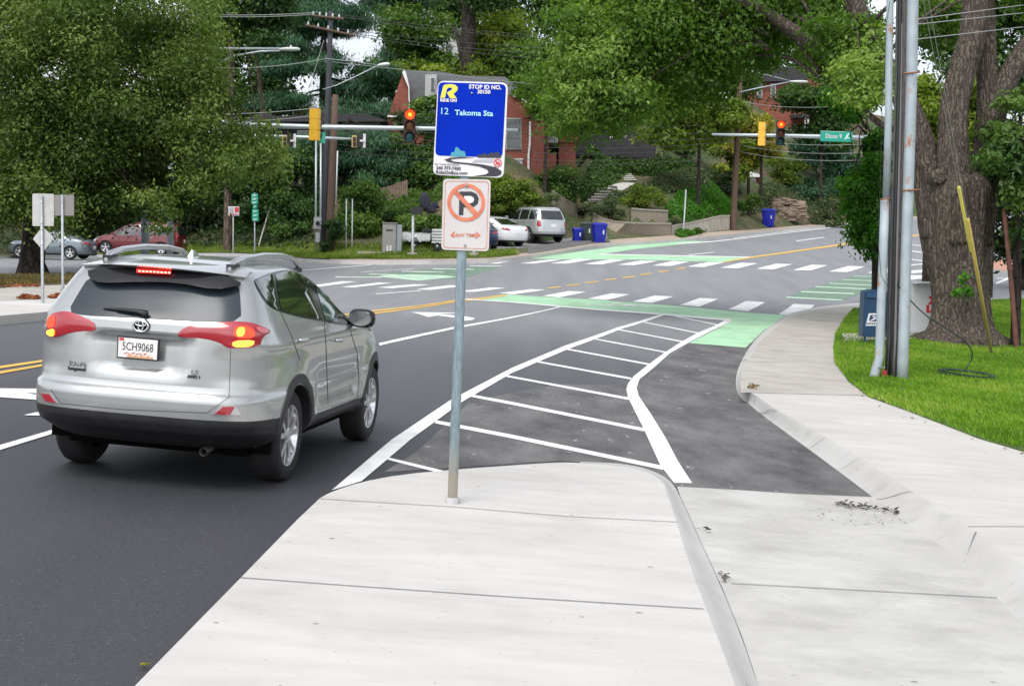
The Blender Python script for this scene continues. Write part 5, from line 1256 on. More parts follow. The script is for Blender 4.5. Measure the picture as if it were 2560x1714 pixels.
x_ = n_.new('ShaderNodeMixRGB'); x_.inputs[2].default_value = (.32, .13, .05, 1); sc_ = b_.inputs['Base Color'].links[0].from_socket; l_(r_.outputs[0], x_.inputs[0]); l_(sc_, x_.inputs[1]); l_(x_.outputs[0], b_.inputs['Base Color'])
mb = MB(); px_tube(mb, [(2237, 960), (2241, 850), (2252, 500), (2258, 200), (2262, 0), (2275, -900), (2285, -1800)], DG + .22, [.155, .15, .145, .14, .14, .13, .12], n=16); mb.build('wood_pole', mat('grey_wood', (.16, .15, .14), rough=.9, var=.45, scale=5, stretch=(10, 10, .6), bump=.5), t, smooth=True)
mb = MB(); px_tube(mb, [(2171, 990), (2186, 940), (2199, 890), (2203, 760), (2208, 640), (2213, 498)], DG - .02, [.092, .080, .075, .073, .073, .075], n=16); mb.build('conduit', M_CONDUIT, t, smooth=True)
mb = MB(); px_tube(mb, [(2216, 497), (2221, 300), (2225, 0), (2232, -600), (2238, -1200)], DG - .02, [.061, .060, .059, .057, .055], n=16); mb.build('conduit', M_CONDUIT, t, smooth=True)
mb = MB(); px_tube(mb, [(2255, 965), (2257, 900), (2263, 700), (2272, 430), (2279, 200), (2282, 0), (2290, -700), (2295, -1300)], DG - .05, [.096, .090, .087, .089, .092, .093, .09, .088], n=16); mb.build('conduit', M_CONDUIT, t, smooth=True)
mb = MB(); px_tube(mb, [(2222, 950), (2228, 850), (2233, 700), (2240, 450), (2247, 200), (2250, 0), (2258, -700)], DG + .0, [.018, .022, .028, .032, .034, .034, .03], n=10); px_tube(mb, [(2213, 960), (2218, 850), (2224, 600), (2228, 470)], DG - .06, .020, n=8); mb.build('cable_bundle', M_WIREB, t, smooth=True)
mb = MB(); px_tube(mb, [(2233, 955), (2238, 850), (2243, 600), (2250, 300), (2253, 60)], DG - .0, [.022] * 5, n=8); mb.build('cable_guard', mat('guard_grey', (.16, .15, .16), rough=.6), t, smooth=True)
mb = MB(); px_tube(mb, [(2225, 2), (2216, 60), (2212, 160), (2205, 250), (2202, 420), (2195, 600), (2203, 690), (2222, 720)], DG - .13, .005, n=5); mb.build('loose_cable', M_WIREB, t, smooth=True)
M_RUST = mat('rust', (.30, .12, .05), rough=.85, var=.3, scale=30)
for y, xa, xb in ((182, 2262, 2297), (475, 2258, 2296), (497, 2204, 2224)):
    mb = MB(); mb.tube([pt(xa - 3, y + 2, DG - .08), pt((xa + xb) / 2, y, DG - .17), pt(xb + 3, y - 1, DG - .07)], [.012, .014, .012], n=8); mb.build('strap', M_RUST, t, smooth=True)
mb = MB(); c_ = pt(2211, 940, DG - .06); mb.lathe(tuple(c_), (.04, 0, 1), [(.03, -.1), (.04, .08), (.04, .1), (0, .1)], n=12); mb.build('red_marker_stub', mat('marker_red', (.35, .03, .03), rough=.5), t)
mb = MB(); mb.box(pt(2204, 918, DG - .1), (.11, .03, .018)); mb.box(pt(2172, 992, DG - .02), (.13, .12, .02)); o_ = mb.build('ground_bracket', M_GALV, t); o_['kind'] = 'stuff'
# guy wires with yellow guards
an1 = at(2471, 842, dz=.15); an2 = at(2479, 886, dz=.15)
for (p0, p1, an, lab) in (((2397, 468), (2468, 842), an1, 'yellow plastic guy-wire guard, the taller and brighter of the leaning pair by the trunk'), ((2419, 548), (2479, 884), an2, 'dull yellow guy-wire guard, the shorter of the leaning pair by the trunk')):
    D0 = dep(an); t = thing('guy_guard', an, lab, 'guy guard', 'guy-wire guards'); tpw = pt(p0[0], p0[1], D0 - (D0 - DG) * .35); anp = pt(p1[0], p1[1], D0)
    mb = MB(); mb.tube([anp, anp * .6 + tpw * .4, tpw], [.034, .036, .038], n=9); mb.build('guard', mat('guard_yellow', (.62, .55, .10), rough=.5, var=.08) if p0[0] < 2400 else mat('guard_ochre', (.50, .37, .09), rough=.6, var=.1), t, smooth=True)
    mb = MB(); dv = tpw - anp; mb.tube([an - np.array([0, 0, .05]), anp + dv * .5, anp + dv * 2.4], .006, n=5); mb.build('guy_wire', M_WIRE, t)
    mb = MB(); mb.lathe(tuple(an), (.1, 0, 1), [(.02, -.02), (.035, .02), (.03, .06), (0, .07)], n=8); mb.build('anchor_clamp', M_GALV, t)
b_ = at(*d(2325, 797), dz=.15); D_ = dep(b_); t = thing('brown_post', b_, 'rusty brown leaning post right of the big trunk', 'post'); mb = MB(); mb.tube([b_ - np.array([0, 0, .1]), b_, pt(*d(2312, 640), D_), pt(*d(2296, 478), D_ - .3)], [.06, .06, .055, .05], n=10, wob=.05); mb.build('post', mat('brown_paint', (.13, .05, .035), rough=.7, var=.45, scale=5), t, smooth=True)
# mailbox and parcel box
b_ = at(2162, 860, dz=.15); D_ = dep(b_); s_ = D_ / F
t = thing('postal_box', b_, 'dark blue postal collection box on legs, half hidden by the conduit pole', 'mailbox')
x0 = b_[0] - 6 * s_; wz = 58 * s_; hz = 118 * s_; z0 = b_[2] + 18 * s_
mb = MB(); P = [(x0, b_[1], z0), (x0 + wz, b_[1], z0), (x0 + wz, b_[1], z0 + hz * .96)] + [(x0 + wz * (1 - u), b_[1], z0 + hz * (.96 + .04 * math.sin(math.pi * u))) for u in np.linspace(.1, .9, 7)] + [(x0, b_[1], z0 + hz * .96)]
mb.prism(P, (0, .45, 0)); M_PBLUE = mat('postal_blue', (.006, .038, .095), rough=.4, var=.12); mb.build('box_body', M_PBLUE, t, bevel=.012)
mb = MB(); mb.box((x0 + wz / 2, b_[1] - .02, z0 + hz * .88), (wz * .9, .05, .10)); mb.build('drop_flap', mat('postal_blue_flap', (.01, .055, .13), rough=.35), t, bevel=.01)
for ex in (.06, wz - .06):
    mb = MB(); mb.box((x0 + ex, b_[1] + .06, b_[2] + 9 * s_ - .03), (.05, .05, 18 * s_ + .08)); mb.build('leg', M_PBLUE, t)
mb = MB(); Lq = [(2172, 783), (2200, 783), (2194, 814), (2164, 814)];  decy(mb, Lq, b_[1], 1, 0); decy(mb, [(2176, 787), (2199, 787), (2193, 803), (2172, 803)], b_[1], 2, 1); decy(mb, [(2172, 803), (2190, 792), (2199, 788), (2186, 799)], b_[1], 3, 0); decy(mb, [(2180, 790), (2190, 789), (2184, 794)], b_[1], 3, 0)
for k in range(6): decy(mb, [(2167 + k * 4.6, 806), (2170 + k * 4.6, 806), (2169 + k * 4.6, 811), (2166 + k * 4.6, 811)], b_[1], 2, 1)
mb.build('eagle_emblem', [M_SWHITE, M_PBLUE], t)
b_ = at(2310, 842, dz=.15); b_[1] += .45; D_ = dep(b_); s_ = D_ / F; x0 = b_[0] - 22 * s_; wz = 66 * s_; hz = 132 * s_
t = thing('parcel_drop_box', b_, 'white parcel drop box with red lettering, partly behind the big trunk', 'mailbox')
mb = MB(); mb.prism([(x0, b_[1], b_[2]), (x0 + wz, b_[1], b_[2]), (x0 + wz, b_[1], b_[2] + hz), (x0 + .0, b_[1], b_[2] + hz * .97)], (0, .5, 0)); mb.build('box_body', mat('parcel_white', (.55, .57, .58), rough=.4, var=.06), t, bevel=.015)
mb = MB(); mb.box((x0 + wz / 2, b_[1] - .01, b_[2] + hz + .01), (wz + .04, .54, .04)); mb.build('lid', mat('parcel_lid', (.6, .62, .64), rough=.35), t)
M_LOGR = mat('logo_red', (.55, .02, .03), rough=.4); 
mb = MB(); decy(mb, [(2316, 762), (2342, 762), (2342, 782), (2316, 782)], b_[1], 1); q_ = mb.build('logo_block', M_LOGR, t)
for nm, s2, px_, py_, hp, k_, m2, bo2 in (('logo_letters', 'Fa', 2331, 771, 14, 3, M_SWHITE, .05), ('logo_letter', 'x', 2334, 748, 24, 1, M_LOGR, .12)):
    r2 = ray(px_, py_); o2 = CAM + r2 * ((b_[1] - .003 * k_) / r2[1]); q2 = text(nm, s2, hp * s_ * 1.38, plane_mtx(o2, (1, 0, 0), (0, 0, 1)), m2, None, depth=.0008, bold=bo2 * hp * s_); q2.data.transform(Matrix.Translation(-Vector(t.location))); q2.parent = t
mb = MB(); decy(mb, ringpx(2332, 790, 6, 3.5, 16, 1, 5), b_[1], 1); mb.build('logo_swirl', mat('logo_blue', (.05, .07, .2)), t)
# coiled cable on the lawn
cc_ = at(*d(2212, 860), dz=.17); D_ = dep(cc_); P = []
for k in range(150):
    a = k / 150 * 2 * math.pi * 3.4; r_ = (1 + .10 * math.sin(a * .37 + 1) + .05 * math.sin(a * 2.3)); x = cc_[0] + .43 * r_ * math.cos(a); y = cc_[1] + .62 * r_ * math.sin(a) ; P.append((x, y, H(x, y) + .21 + .012 * math.sin(a * .9) + .008 * (k // 45)))
tail = [pt(*d(2205, 848), D_ - .1), pt(*d(2228, 815), D_ - .1), pt(*d(2215, 785), D_ - .3), pt(*d(2180, 760), D_ - .5), pt(*d(2120, 725), D_ - .9), pt(*d(2075, 680), DG + .1), pt(*d(2052, 650), DG - .12)]
sm = chaikin([tuple(q) for q in tail], 3, closed=False)
mb = MB(); mb.tube(P, .013, n=6); mb.tube(sm, .011, n=6); tag(mb.build('coiled_cable', mat('cable_green_black', (.012, .03, .025), rough=.5), smooth=True), 'black cable coiled on the lawn and trailing up to the conduit pole', 'cable')
# ------------------------------------------------------------------ other vehicles
def make_car(kind, L_, W_, Hh, paint, name, label, loc, yaw, group, tz=0, rimm=None):
    t = thing(name, loc, label, 'car', group); t.rotation_euler = (0, 0, yaw)
    hw = W_ / 2
    if kind == 'sedan':
        LY = [(.20, .80, .10, L_ - .1), (.30, .95, .03, L_ - .03), (.45, 1, .0, L_), (.62, 1, .0, L_ - .02), (.75, .985, .02, L_ - .10), (.86, .97, .05, L_ - .35), (.93, .95, .10, L_ * .76), (1.0, .92, .28, L_ * .70), (1.06, .885, .62, L_ * .67), (1.15, .84, .92, L_ * .635), (1.25, .785, 1.2, L_ * .60), (1.35, .72, 1.5, L_ * .55), (1.42, .6, 1.85, L_ * .51), (1.45, .35, 2.1, L_ * .47), (1.455, .03, 2.3, L_ * .45)]
        side = [[(.95, 1.05), (1.35, 1.30), (1.85, 1.375), (2.3, 1.385), (2.32, .99)], [(2.38, .985), (2.37, 1.385), (2.62, 1.37), (3.25, .97)]]; rw = [(-.58, 1.05), (-.44, 1.33), (.44, 1.33), (.58, 1.05)]; fw = [(-.62, 1.02), (-.5, 1.34), (.5, 1.34), (.62, 1.02)]
        tl = [(.42, .74), (.80, .78), (.80, .90), (.55, .88)]; wr = .33; wy = (.95, L_ - .9); pz = .62
    elif kind == 'suv':
        LY = [(.28, .82, .06, L_ - .1), (.38, .96, .0, L_ - .02), (.55, 1, -.02, L_), (.75, 1, .0, L_ - .02), (.95, .985, .03, L_ - .1), (1.05, .97, .05, L_ - .5), (1.12, .95, .07, L_ * .76), (1.2, .93, .10, L_ * .72), (1.4, .87, .20, L_ * .66), (1.6, .80, .32, L_ * .605), (1.72, .73, .42, L_ * .57), (1.78, .6, .55, L_ * .53), (1.80, .3, .9, L_ * .47), (1.805, .03, 1.4, L_ * .40)]
        side = [[(.32, 1.15), (.42, 1.60), (1.02, 1.63), (1.02, 1.15)], [(1.12, 1.15), (1.12, 1.63), (1.95, 1.65), (1.95, 1.14)], [(2.05, 1.13), (2.05, 1.65), (2.6, 1.62), (3.15, 1.13)]]; rw = [(-.66, 1.15), (-.58, 1.60), (.58, 1.60), (.66, 1.15)]; fw = [(-.68, 1.15), (-.58, 1.6), (.58, 1.6), (.68, 1.15)]
        tl = [(.66, .78), (.86, .78), (.84, 1.08), (.70, 1.08)]; wr = .37; wy = (.95, L_ - .95); pz = .85
    else:   # minivan
        LY = [(.20, .82, .06, L_ - .12), (.30, .96, .0, L_ - .03), (.5, 1, -.02, L_), (.7, 1, .0, L_ - .05), (.85, .98, .02, L_ - .22), (.97, .965, .04, L_ - .62), (1.05, .945, .06, L_ - .95), (1.2, .90, .12, L_ - 1.25), (1.4, .83, .22, L_ - 1.62), (1.55, .76, .34, L_ - 1.95), (1.65, .66, .45, L_ - 2.25), (1.70, .4, .7, L_ - 2.5), (1.71, .03, 1.2, L_ - 2.9)]
        side = [[(.35, 1.02), (.48, 1.48), (1.3, 1.52), (1.3, 1.0)], [(1.4, 1.0), (1.4, 1.52), (2.2, 1.52), (2.2, .98)], [(2.3, .97), (2.3, 1.5), (2.75, 1.44), (3.55, .97)]]; rw = [(-.62, 1.05), (-.5, 1.5), (.5, 1.5), (.62, 1.05)]; fw = [(-.65, 1.05), (-.5, 1.5), (.5, 1.5), (.65, 1.05)]
        tl = [(.66, .85), (.80, .85), (.78, 1.25), (.70, 1.25)]; wr = .33; wy = (.95, L_ - .95); pz = .75
    v, f = shell([(z, w * hw, a, b) for z, w, a, b in LY], nq=24, nz=36, a=3, b=12, b_front=6)
    mb = MB(); mb.add(v, f); bd = mb.build('body', [paint, M_BLK], t, smooth=True, local=True)
    cut_arches(bd, [(wy[0], wr), (wy[1], wr)], wr + .045, hw * .5, M_BLK); bd.data.set_sharp_from_angle(angle=math.radians(40))
    for p in bd.data.polygons:
        if p.center.z < (.44 if kind == 'suv' else .27): p.material_index = 1
    pn = Panels(bd, t)
    for q in side: pn.panel('side_window', 'x+', q, M_GLASS, step=.12, both=True, off=.006, sm=0)
    pn.panel('rear_window', 'rear', rw, M_GLASS, step=.12, off=.006, sm=0); pn.panel('windscreen', 'front', fw, M_GLASS, step=.12, off=.006, sm=0)
    pn.panel('tail_light', 'rear', tl, M_RED, step=.05, both=True, off=.008, bulge=.015, sm=1)
    hz = .66 if kind != 'suv' else .85
    pn.panel('headlight', 'front', [(.48, hz - .04), (.80, hz - .02), (.82, hz + .12), (.55, hz + .06)], M_CHROME, step=.05, both=True, off=.008, bulge=.015, sm=1)
    pn.panel('number_plate', 'rear', [(-.16, pz - .08), (.16, pz - .08), (.16, pz + .08), (-.16, pz + .08)], M_SWHITE, step=.08, off=.012, sm=0)
    pn.panel('door_seam', 'x+', [(2.33 if kind == 'sedan' else 2.0 if kind == 'suv' else 2.25, .35), (2.36 if kind == 'sedan' else 2.03 if kind == 'suv' else 2.28, .35), (2.36 if kind == 'sedan' else 2.03 if kind == 'suv' else 2.28, .97), (2.33 if kind == 'sedan' else 2.0 if kind == 'suv' else 2.25, .97)], M_SEAM, step=.1, both=True, off=.003, sm=0)
    for sx in (1, -1):
        for y in wy: wheel(t, sx * (hw - .12), y, wr, .21, wr * .68, sx, style='single', m_rim=rimm)
        mb = MB(); my = {'sedan': 3.15, 'suv': 3.1, 'van': 3.45}[kind]; mz = {'sedan': 1.02, 'suv': 1.2, 'van': 1.02}[kind]; mb.box((sx * (hw + .06), my, mz + .04), (.2, .1, .14)); mb.build('wing_mirror', paint, t, bevel=.03, local=True)
        for y in ((2.0, 2.5) if kind == 'sedan' else (1.7, 2.25)):
            q = pn.hit('x+', (y - .25, .9 if kind != 'suv' else 1.02))[0]
            mb = MB(); mb.box((sx * (q.x + .012), q.y, q.z), (.03, .16, .03)); mb.build('door_handle', M_CHROME, t, local=True)
    return t, pn
GP = 'cars parked across the junction'
# left: grey sedan and red minivan, nose to the left (heading -X)
def car_at(px_front, px_rear, py, D, L_):
    a, b = pt(px_front, py, D), pt(px_rear, py, D); return a, b
t, pn = make_car('sedan', 4.55, 1.8, 1.45, carpaint('slate_paint', (.16, .19, .215), metal=.5), 'parked_sedan', 'slate grey sedan parked under the big left tree', (-21.5, 80.0, H(-21.5, 80)), math.radians(82), GP)
t, pn2 = make_car('van', 4.85, 1.95, 1.72, carpaint('maroon_paint', (.13, .010, .014), metal=.3), 'parked_minivan', 'dark red minivan parked behind the grey sedan', (-17.1, 81.0, H(-17.1, 81)), math.radians(84), GP)
b_ = hat(1330, 621); 
M_WCAR = carpaint('white_paint', (.72, .73, .74), metal=0.0, rough=.25)
def rest(x, y): return HH(x, y) + .035
wl = pt(1318, 612, 76.5)
make_car('sedan', 4.6, 1.8, 1.45, M_WCAR, 'parked_sedan', 'white sedan parked on the driveway left of the silver sport utility car', (wl[0] - .45, wl[1], rest(wl[0], wl[1])), math.radians(38), GP)
wl = pt(1398, 610, 79.5)
make_car('suv', 4.7, 1.92, 1.8, carpaint('pale_silver_paint', (.48, .50, .50), metal=.5), 'parked_suv', 'tall silver sport utility car parked beside the rubbish bins', (wl[0] - .3, wl[1], rest(wl[0], wl[1])), math.radians(30), GP)
wl = pt(1207, 612, 73.5)
make_car('sedan', 4.4, 1.75, 1.42, carpaint('navy_paint', (.012, .02, .07), metal=.3), 'parked_sedan', 'navy blue car mostly hidden behind the no parking sign', (wl[0], wl[1], rest(wl[0], wl[1])), math.radians(14), GP)
# utility trailer
tb = hat(1050, 624); Dt = dep(tb); s_ = Dt / F
t = thing('utility_trailer', tb, 'small white utility trailer standing on the grass behind the grey cabinet', 'trailer')
X0 = tb[0] - 50 * s_; Yt = tb[1] + .3
mx_ = lambda px: X0 + (px - 1000) * s_
zt = lambda py: tb[2] + (624 - py) * s_
M_TRW = mat('trailer_white', (.55, .56, .56), rough=.5, var=.1)
mb = MB(); mb.box(((mx_(1000) + mx_(1072)) / 2, Yt + .6, zt(600)), (72 * s_, 1.2, .10)); mb.build('deck', M_TRW, t)
mb = MB(); mb.box(((mx_(1000) + mx_(1074)) / 2, Yt, zt(592)), (74 * s_, .05, 16 * s_)); mb.build('side_panel', M_TRW, t)
mb = MB(); mb.box(((mx_(1000) + mx_(1074)) / 2, Yt + 1.2, zt(590)), (74 * s_, .05, 18 * s_)); mb.build('side_panel', M_TRW, t)
mb = MB(); 
for k in range(5): mb.box(((mx_(1078) + mx_(1104)) / 2, Yt + .6, zt(574 + k * 7.5)), (26 * s_, 1.25, 5.5 * s_))
o_ = mb.build('slatted_gate', M_TRW, t); o_['kind'] = 'stuff'
mb = MB(); mb.box(((mx_(1050) + mx_(1076)) / 2, Yt + .6, zt(576)), (24 * s_, .9, 12 * s_)); mb.build('dark_load', M_BLK, t, bevel=.05)
for px in (1035, 1092):
    mb = MB(); rr_ = 9.5 * s_; mb.lathe((mx_(px), Yt - .06, tb[2] + rr_), (0, -1, 0), [(rr_ * .45, -.08), (rr_ * .9, -.09), (rr_, -.05), (rr_, .05), (rr_ * .9, .09), (rr_ * .45, .08)], n=24, closed=True); mb.lathe((mx_(px), Yt - .06, tb[2] + rr_), (0, -1, 0), [(rr_ * .48, .03), (0, .05)], n=16, mi=1); mb.build('wheel', [M_TYRE, M_ALLOY], t, auto=40)
mb = MB(); mb.tube([(mx_(1022), Yt - .1, zt(605)), (mx_(1027), Yt - .1, zt(594)), (mx_(1040), Yt - .1, zt(592)), (mx_(1050), Yt - .1, zt(605))], .05, n=6); mb.build('mudguard', M_TRW, t)
mb = MB(); mb.tube([(mx_(1000), Yt + .6, zt(602)), (mx_(985), Yt + .6, zt(603))], .05, n=6); mb.build('tow_bar', M_GALVD, t)

# ------------------------------------------------------------------ rubbish bins
M_BINB = mat('bin_blue', (.006, .014, .30), rough=.35, var=.12); M_BING = mat('bin_green', (.03, .045, .04), rough=.5, var=.15)
def wheelie(name, b, hgt, w, m, label, yaw=0, grp=None):
    t = thing(name, b, label, 'bin', grp); t.rotation_euler = (0, 0, yaw); mb = MB(); hw = w / 2
    z1 = hgt * .86; rings = [(.0, .74), (.05, .76), (z1 * .8, .96), (z1, 1.0)]; vs = []
    for z, s in rings:
        for q in rr([(-hw * s, -hw * s), (hw * s, -hw * s), (hw * s, hw * s), (-hw * s, hw * s)], .06 * s, 4): vs.append((q[0], q[1], z))
    n = 16; mb.add(vs, [(j * n + k, j * n + (k + 1) % n, (j + 1) * n + (k + 1) % n, (j + 1) * n + k) for j in range(3) for k in range(n)] + [tuple(range(n))[::-1], tuple(3 * n + k for k in range(n))]); mb.build('bin_body', m, t, auto=40, local=True)
    mb = MB(); vs = []
    for z, s in ((z1 - .01, 1.08), (z1 + .05, 1.10), (z1 + .10, 1.0), (hgt, .7)):
        for q in rr([(-hw * s, -hw * s), (hw * s, -hw * s), (hw * s, hw * s), (-hw * s, hw * s)], .08 * s, 4): vs.append((q[0], q[1], z))
    mb.add(vs, [(j * n + k, j * n + (k + 1) % n, (j + 1) * n + (k + 1) % n, (j + 1) * n + k) for j in range(3) for k in range(n)] + [tuple(range(n))[::-1], tuple(3 * n + k for k in range(n))]); mb.build('bin_lid', m, t, auto=40, local=True)
    mb = MB(); mb.tube([(-hw * .8, hw * 1.15, z1 * .96), (hw * .8, hw * 1.15, z1 * .96)], .022, n=6); mb.build('bin_handle', m, t, local=True)
    for s in (-1, 1):
        mb = MB(); mb.lathe((s * hw * .78, hw * .72, .11), (s, 0, 0), [(.0, -.02), (.11, -.02), (.11, .04), (0, .04)], n=14); mb.build('bin_wheel', M_TYRE, t, local=True)
    mb = MB(); mb.box((hw * .45, -hw * .93, z1 * .62), (.06, .01, .22)); mb.build('bin_sticker', M_SWHITE, t, local=True)
    return t
GB = 'wheeled rubbish bins'
b_ = hat(1497, 607); s_ = dep(b_) / F; wheelie('wheeled_bin', b_, 50 * s_, 33 * s_, M_BINB, 'bright blue wheeled bin beside the driveway, next to the dark green bin', .2, GB)
b_ = hat(1468, 604); s_ = dep(b_) / F; wheelie('wheeled_bin', b_ + np.array([0, .8, 0.02]), 49 * s_, 33 * s_, M_BING, 'dark green wheeled bin between two blue bins', -.1, GB)
b_ = hat(1444, 604); s_ = dep(b_) / F; wheelie('wheeled_bin', b_ + np.array([0, .5, 0.01]), 34 * s_, 24 * s_, M_BINB, 'small blue bin low behind the silver sport utility car', .1, GB)
b_ = hat(1921, 567); s_ = dep(b_) / F; wheelie('wheeled_bin', b_, 45 * s_, 33 * s_, M_BINB, 'lone blue wheeled bin beside the uphill pavement', -.25, GB)
# leaf litter on the left sidewalk, bark scraps on the bus pad
M_LIT = leafmat('dry_leaves', (.26, .07, .03), trans=.1, vary=.6, hue2=(.40, .20, .08))
# ------------------------------------------------------------------ houses on the hill
def brick_mat(name, c1, c2, mortar=(.36, .32, .29), sc=4.2):
    m = mat(name, c1, rough=.9)
    n, l, b = nodes_of(m); t = n.new('ShaderNodeTexCoord'); br = n.new('ShaderNodeTexBrick'); br.inputs['Scale'].default_value = sc; br.inputs['Color1'].default_value = (*c1, 1); br.inputs['Color2'].default_value = (*c2, 1); br.inputs['Mortar'].default_value = (*mortar, 1)
    br.inputs['Mortar Size'].default_value = .012; br.inputs['Brick Width'].default_value = .9; br.inputs['Row Height'].default_value = .3
    sp = n.new('ShaderNodeSeparateXYZ'); cb = n.new('ShaderNodeCombineXYZ'); ad = n.new('ShaderNodeMath'); ad.operation = 'ADD'
    l(t.outputs['Object'], sp.inputs[0]); l(sp.outputs[0], ad.inputs[0]); l(sp.outputs[1], ad.inputs[1]); l(ad.outputs[0], cb.inputs[0]); l(sp.outputs[2], cb.inputs[1]); l(cb.outputs[0], br.inputs['Vector'])
    z = n.new('ShaderNodeTexNoise'); z.inputs['Scale'].default_value = .7; z.inputs['Detail'].default_value = 6; l(t.outputs['Object'], z.inputs['Vector'])
    r = n.new('ShaderNodeValToRGB'); r.color_ramp.elements[0].color = (.7, .7, .7, 1); r.color_ramp.elements[1].color = (1.25, 1.25, 1.25, 1); l(z.outputs[0], r.inputs[0])
    x = n.new('ShaderNodeMixRGB'); x.blend_type = 'MULTIPLY'; x.inputs[0].default_value = 1; l(br.outputs[0], x.inputs[1]); l(r.outputs[0], x.inputs[2]); l(x.outputs[0], b.inputs['Base Color'])
    return m
M_BRICK = brick_mat('red_brick', (.165, .034, .019), (.225, .058, .033), mortar=(.24, .20, .18))
M_ROOF = mat('grey_shingle', (.13, .135, .14), rough=.9, var=.3, scale=3, stretch=(1, 1, 8), bump=.5)
M_ROOFD = mat('dark_shingle', (.035, .033, .035), rough=.9, var=.3, scale=3, stretch=(1, 1, 8), bump=.5)
M_SIDING = mat('white_siding', (.52, .53, .52), rough=.7, var=.08, scale=2, stretch=(.3, .3, 12))
M_FRAME = mat('window_white', (.62, .62, .60), rough=.5)
M_PANE = mat('window_pane', (.02, .03, .03), rough=.05, spec=.8)
M_STUCCO = mat('grey_stucco', (.34, .34, .33), rough=.85, var=.12)
M_DKWALL = mat('dark_wall', (.03, .028, .032), rough=.9, var=.4, scale=2)
E2 = lambda *p: [(480 + .2742 * x, .2742 * y) for x, y in p]
E4 = lambda *p: [(1440 + .2742 * x, .2742 * y) for x, y in p]
def vol(name, P, D, depth, m, root, back=0):
    """wall or roof volume: outline at depth D pushed back"""
    mb = MB(); mb.prism([pt(*q, D + back) for q in P], (0, depth, 0))
    if name in ('wall', 'terrace_wall', 'porch_floor', 'brick_side', 'side_wing'):      # foundations run down into the slope
        w = [pt(*q, D + back) for q in P]; x0, x1 = min(q[0] for q in w), max(q[0] for q in w); z0 = min(q[2] for q in w); y0 = w[0][1]
        mb.box(((x0 + x1) / 2, y0 + depth / 2, z0 - 1.4), (x1 - x0 - .2, depth - .1, 3.2))
    return mb.build(name, m, root)
def window(P, D, root, nx_=2, ny_=2, name='window'):
    """P: (x0,y0,x1,y1) in photo pixels"""
    x0, y0, x1, y1 = P; mb = MB(); mb.prism([pt(*q, D) for q in ((x0, y0), (x1, y0), (x1, y1), (x0, y1))], (0, .12, 0)); o = mb.build(name, M_FRAME, root)
    e = .8
    mb = MB(); w_ = (x1 - x0 - e * 2) / nx_; h_ = (y1 - y0 - e * 2) / ny_
    for i in range(nx_):
        for j in range(ny_):
            a, b = x0 + e + i * w_ + .3, y0 + e + j * h_ + .3; mb.prism([pt(*q, D - .03) for q in ((a, b), (a + w_ - .6, b), (a + w_ - .6, b + h_ - .6), (a, b + h_ - .6))], (0, .05, 0))
    p = mb.build('pane', M_PANE, o); p['kind'] = 'stuff'; return o
def base(px, py, D): q = pt(px, py, D); return q
DH = 93
h = thing('brick_house', base(1380, 460, DH), 'red brick house with steep gable and grey roof behind the bus stop sign', 'house')
vol('wall', E3((1090, 1068), (1500, 1105), (1500, 1400), (1572, 1400), (1572, 1620), (1480, 1700), (1320, 1740), (1090, 1740)), DH, 7, M_BRICK, h)
vol('gable_wall', E3((1040, 1075), (1040, 860), (1165, 868), (1285, 915), (1350, 1040), (1305, 1082)), DH + .3, 6, M_BRICK, h)
vol('gable_wall', E3((35, 1058), (172, 668), (182, 700), (228, 795), (226, 1058)), DH + 1.5, .6, M_BRICK, h)
vol('wall', E3((30, 1056), (480, 1060), (900, 1070), (900, 1500), (30, 1500)), DH + 1.6, 6, M_BRICK, h)
r_ = vol('roof', E3((178, 645), (500, 652), (720, 690), (1100, 700), (1250, 800), (1300, 900), (1180, 880), (1040, 860), (1040, 1060), (232, 1058), (231, 795)), DH + 2.2, 5, M_ROOF, h)
vol('ridge_trim', E3((165, 660), (182, 640), (196, 650), (230, 785), (236, 1000), (226, 1000), (222, 800)), DH + 1.2, .25, M_FRAME, r_)
vol('eave', E3((30, 1052), (490, 1080), (490, 1098), (30, 1066)), DH + 1.0, .7, M_FRAME, r_)
vol('gambrel_trim', E3((1165, 862), (1290, 908), (1362, 1042), (1348, 1046), (1280, 922), (1165, 874)), DH + .1, .3, M_FRAME, r_)
dm = vol('dormer', E3((376, 680), (480, 676), (484, 895), (372, 890)), DH + .6, 2, M_STUCCO, h); window((480 * 0 + 960 + .2742 * 425, .2742 * 705, 960 + .2742 * 462, .2742 * 820), DH + .45, dm, 1, 3)
vol('roof', E3((1300, 1095), (1350, 1040), (1480, 925), (1560, 920), (1700, 1060), (1700, 1100), (1480, 1108)), DH + 1, 5, mat('mossy_roof', (.11, .125, .10), rough=.95, var=.3, scale=3), h)
vol('side_wing', E3((1588, 1085), (1765, 1062), (1765, 1300), (1588, 1300)), DH + 2.5, 5, M_BRICK, h); vol('wing_eave', E3((1575, 1070), (1770, 1048), (1772, 1066), (1575, 1090)), DH + 2.2, 5.4, M_FRAME, h)
window((960 + .2742 * 1112, .2742 * 1078, 960 + .2742 * 1252, .2742 * 1365), DH - .1, h, 2, 6); window((960 + .2742 * 1480, .2742 * 1195, 960 + .2742 * 1582, .2742 * 1300), DH + 1.2, h, 3, 3)
gd = vol('garage_door', E3((1095, 1455), (1262, 1455), (1258, 1610), (1095, 1600)), DH - .08, .2, M_SIDING, h); vol('garage_lintel', E3((1090, 1448), (1268, 1446), (1268, 1460), (1090, 1462)), DH - .16, .3, M_FRAME, h)
mb = MB(); px_tube(mb, E3((1332, 1110), (1330, 1300), (1318, 1420), (1316, 1690)), DH - .15, .07, n=6); mb.build('downspout', M_FRAME, h)
DH = 104
h = thing('porch_house', base(1560, 380, DH), 'dark house with a white railed porch above black terrace walls', 'house')
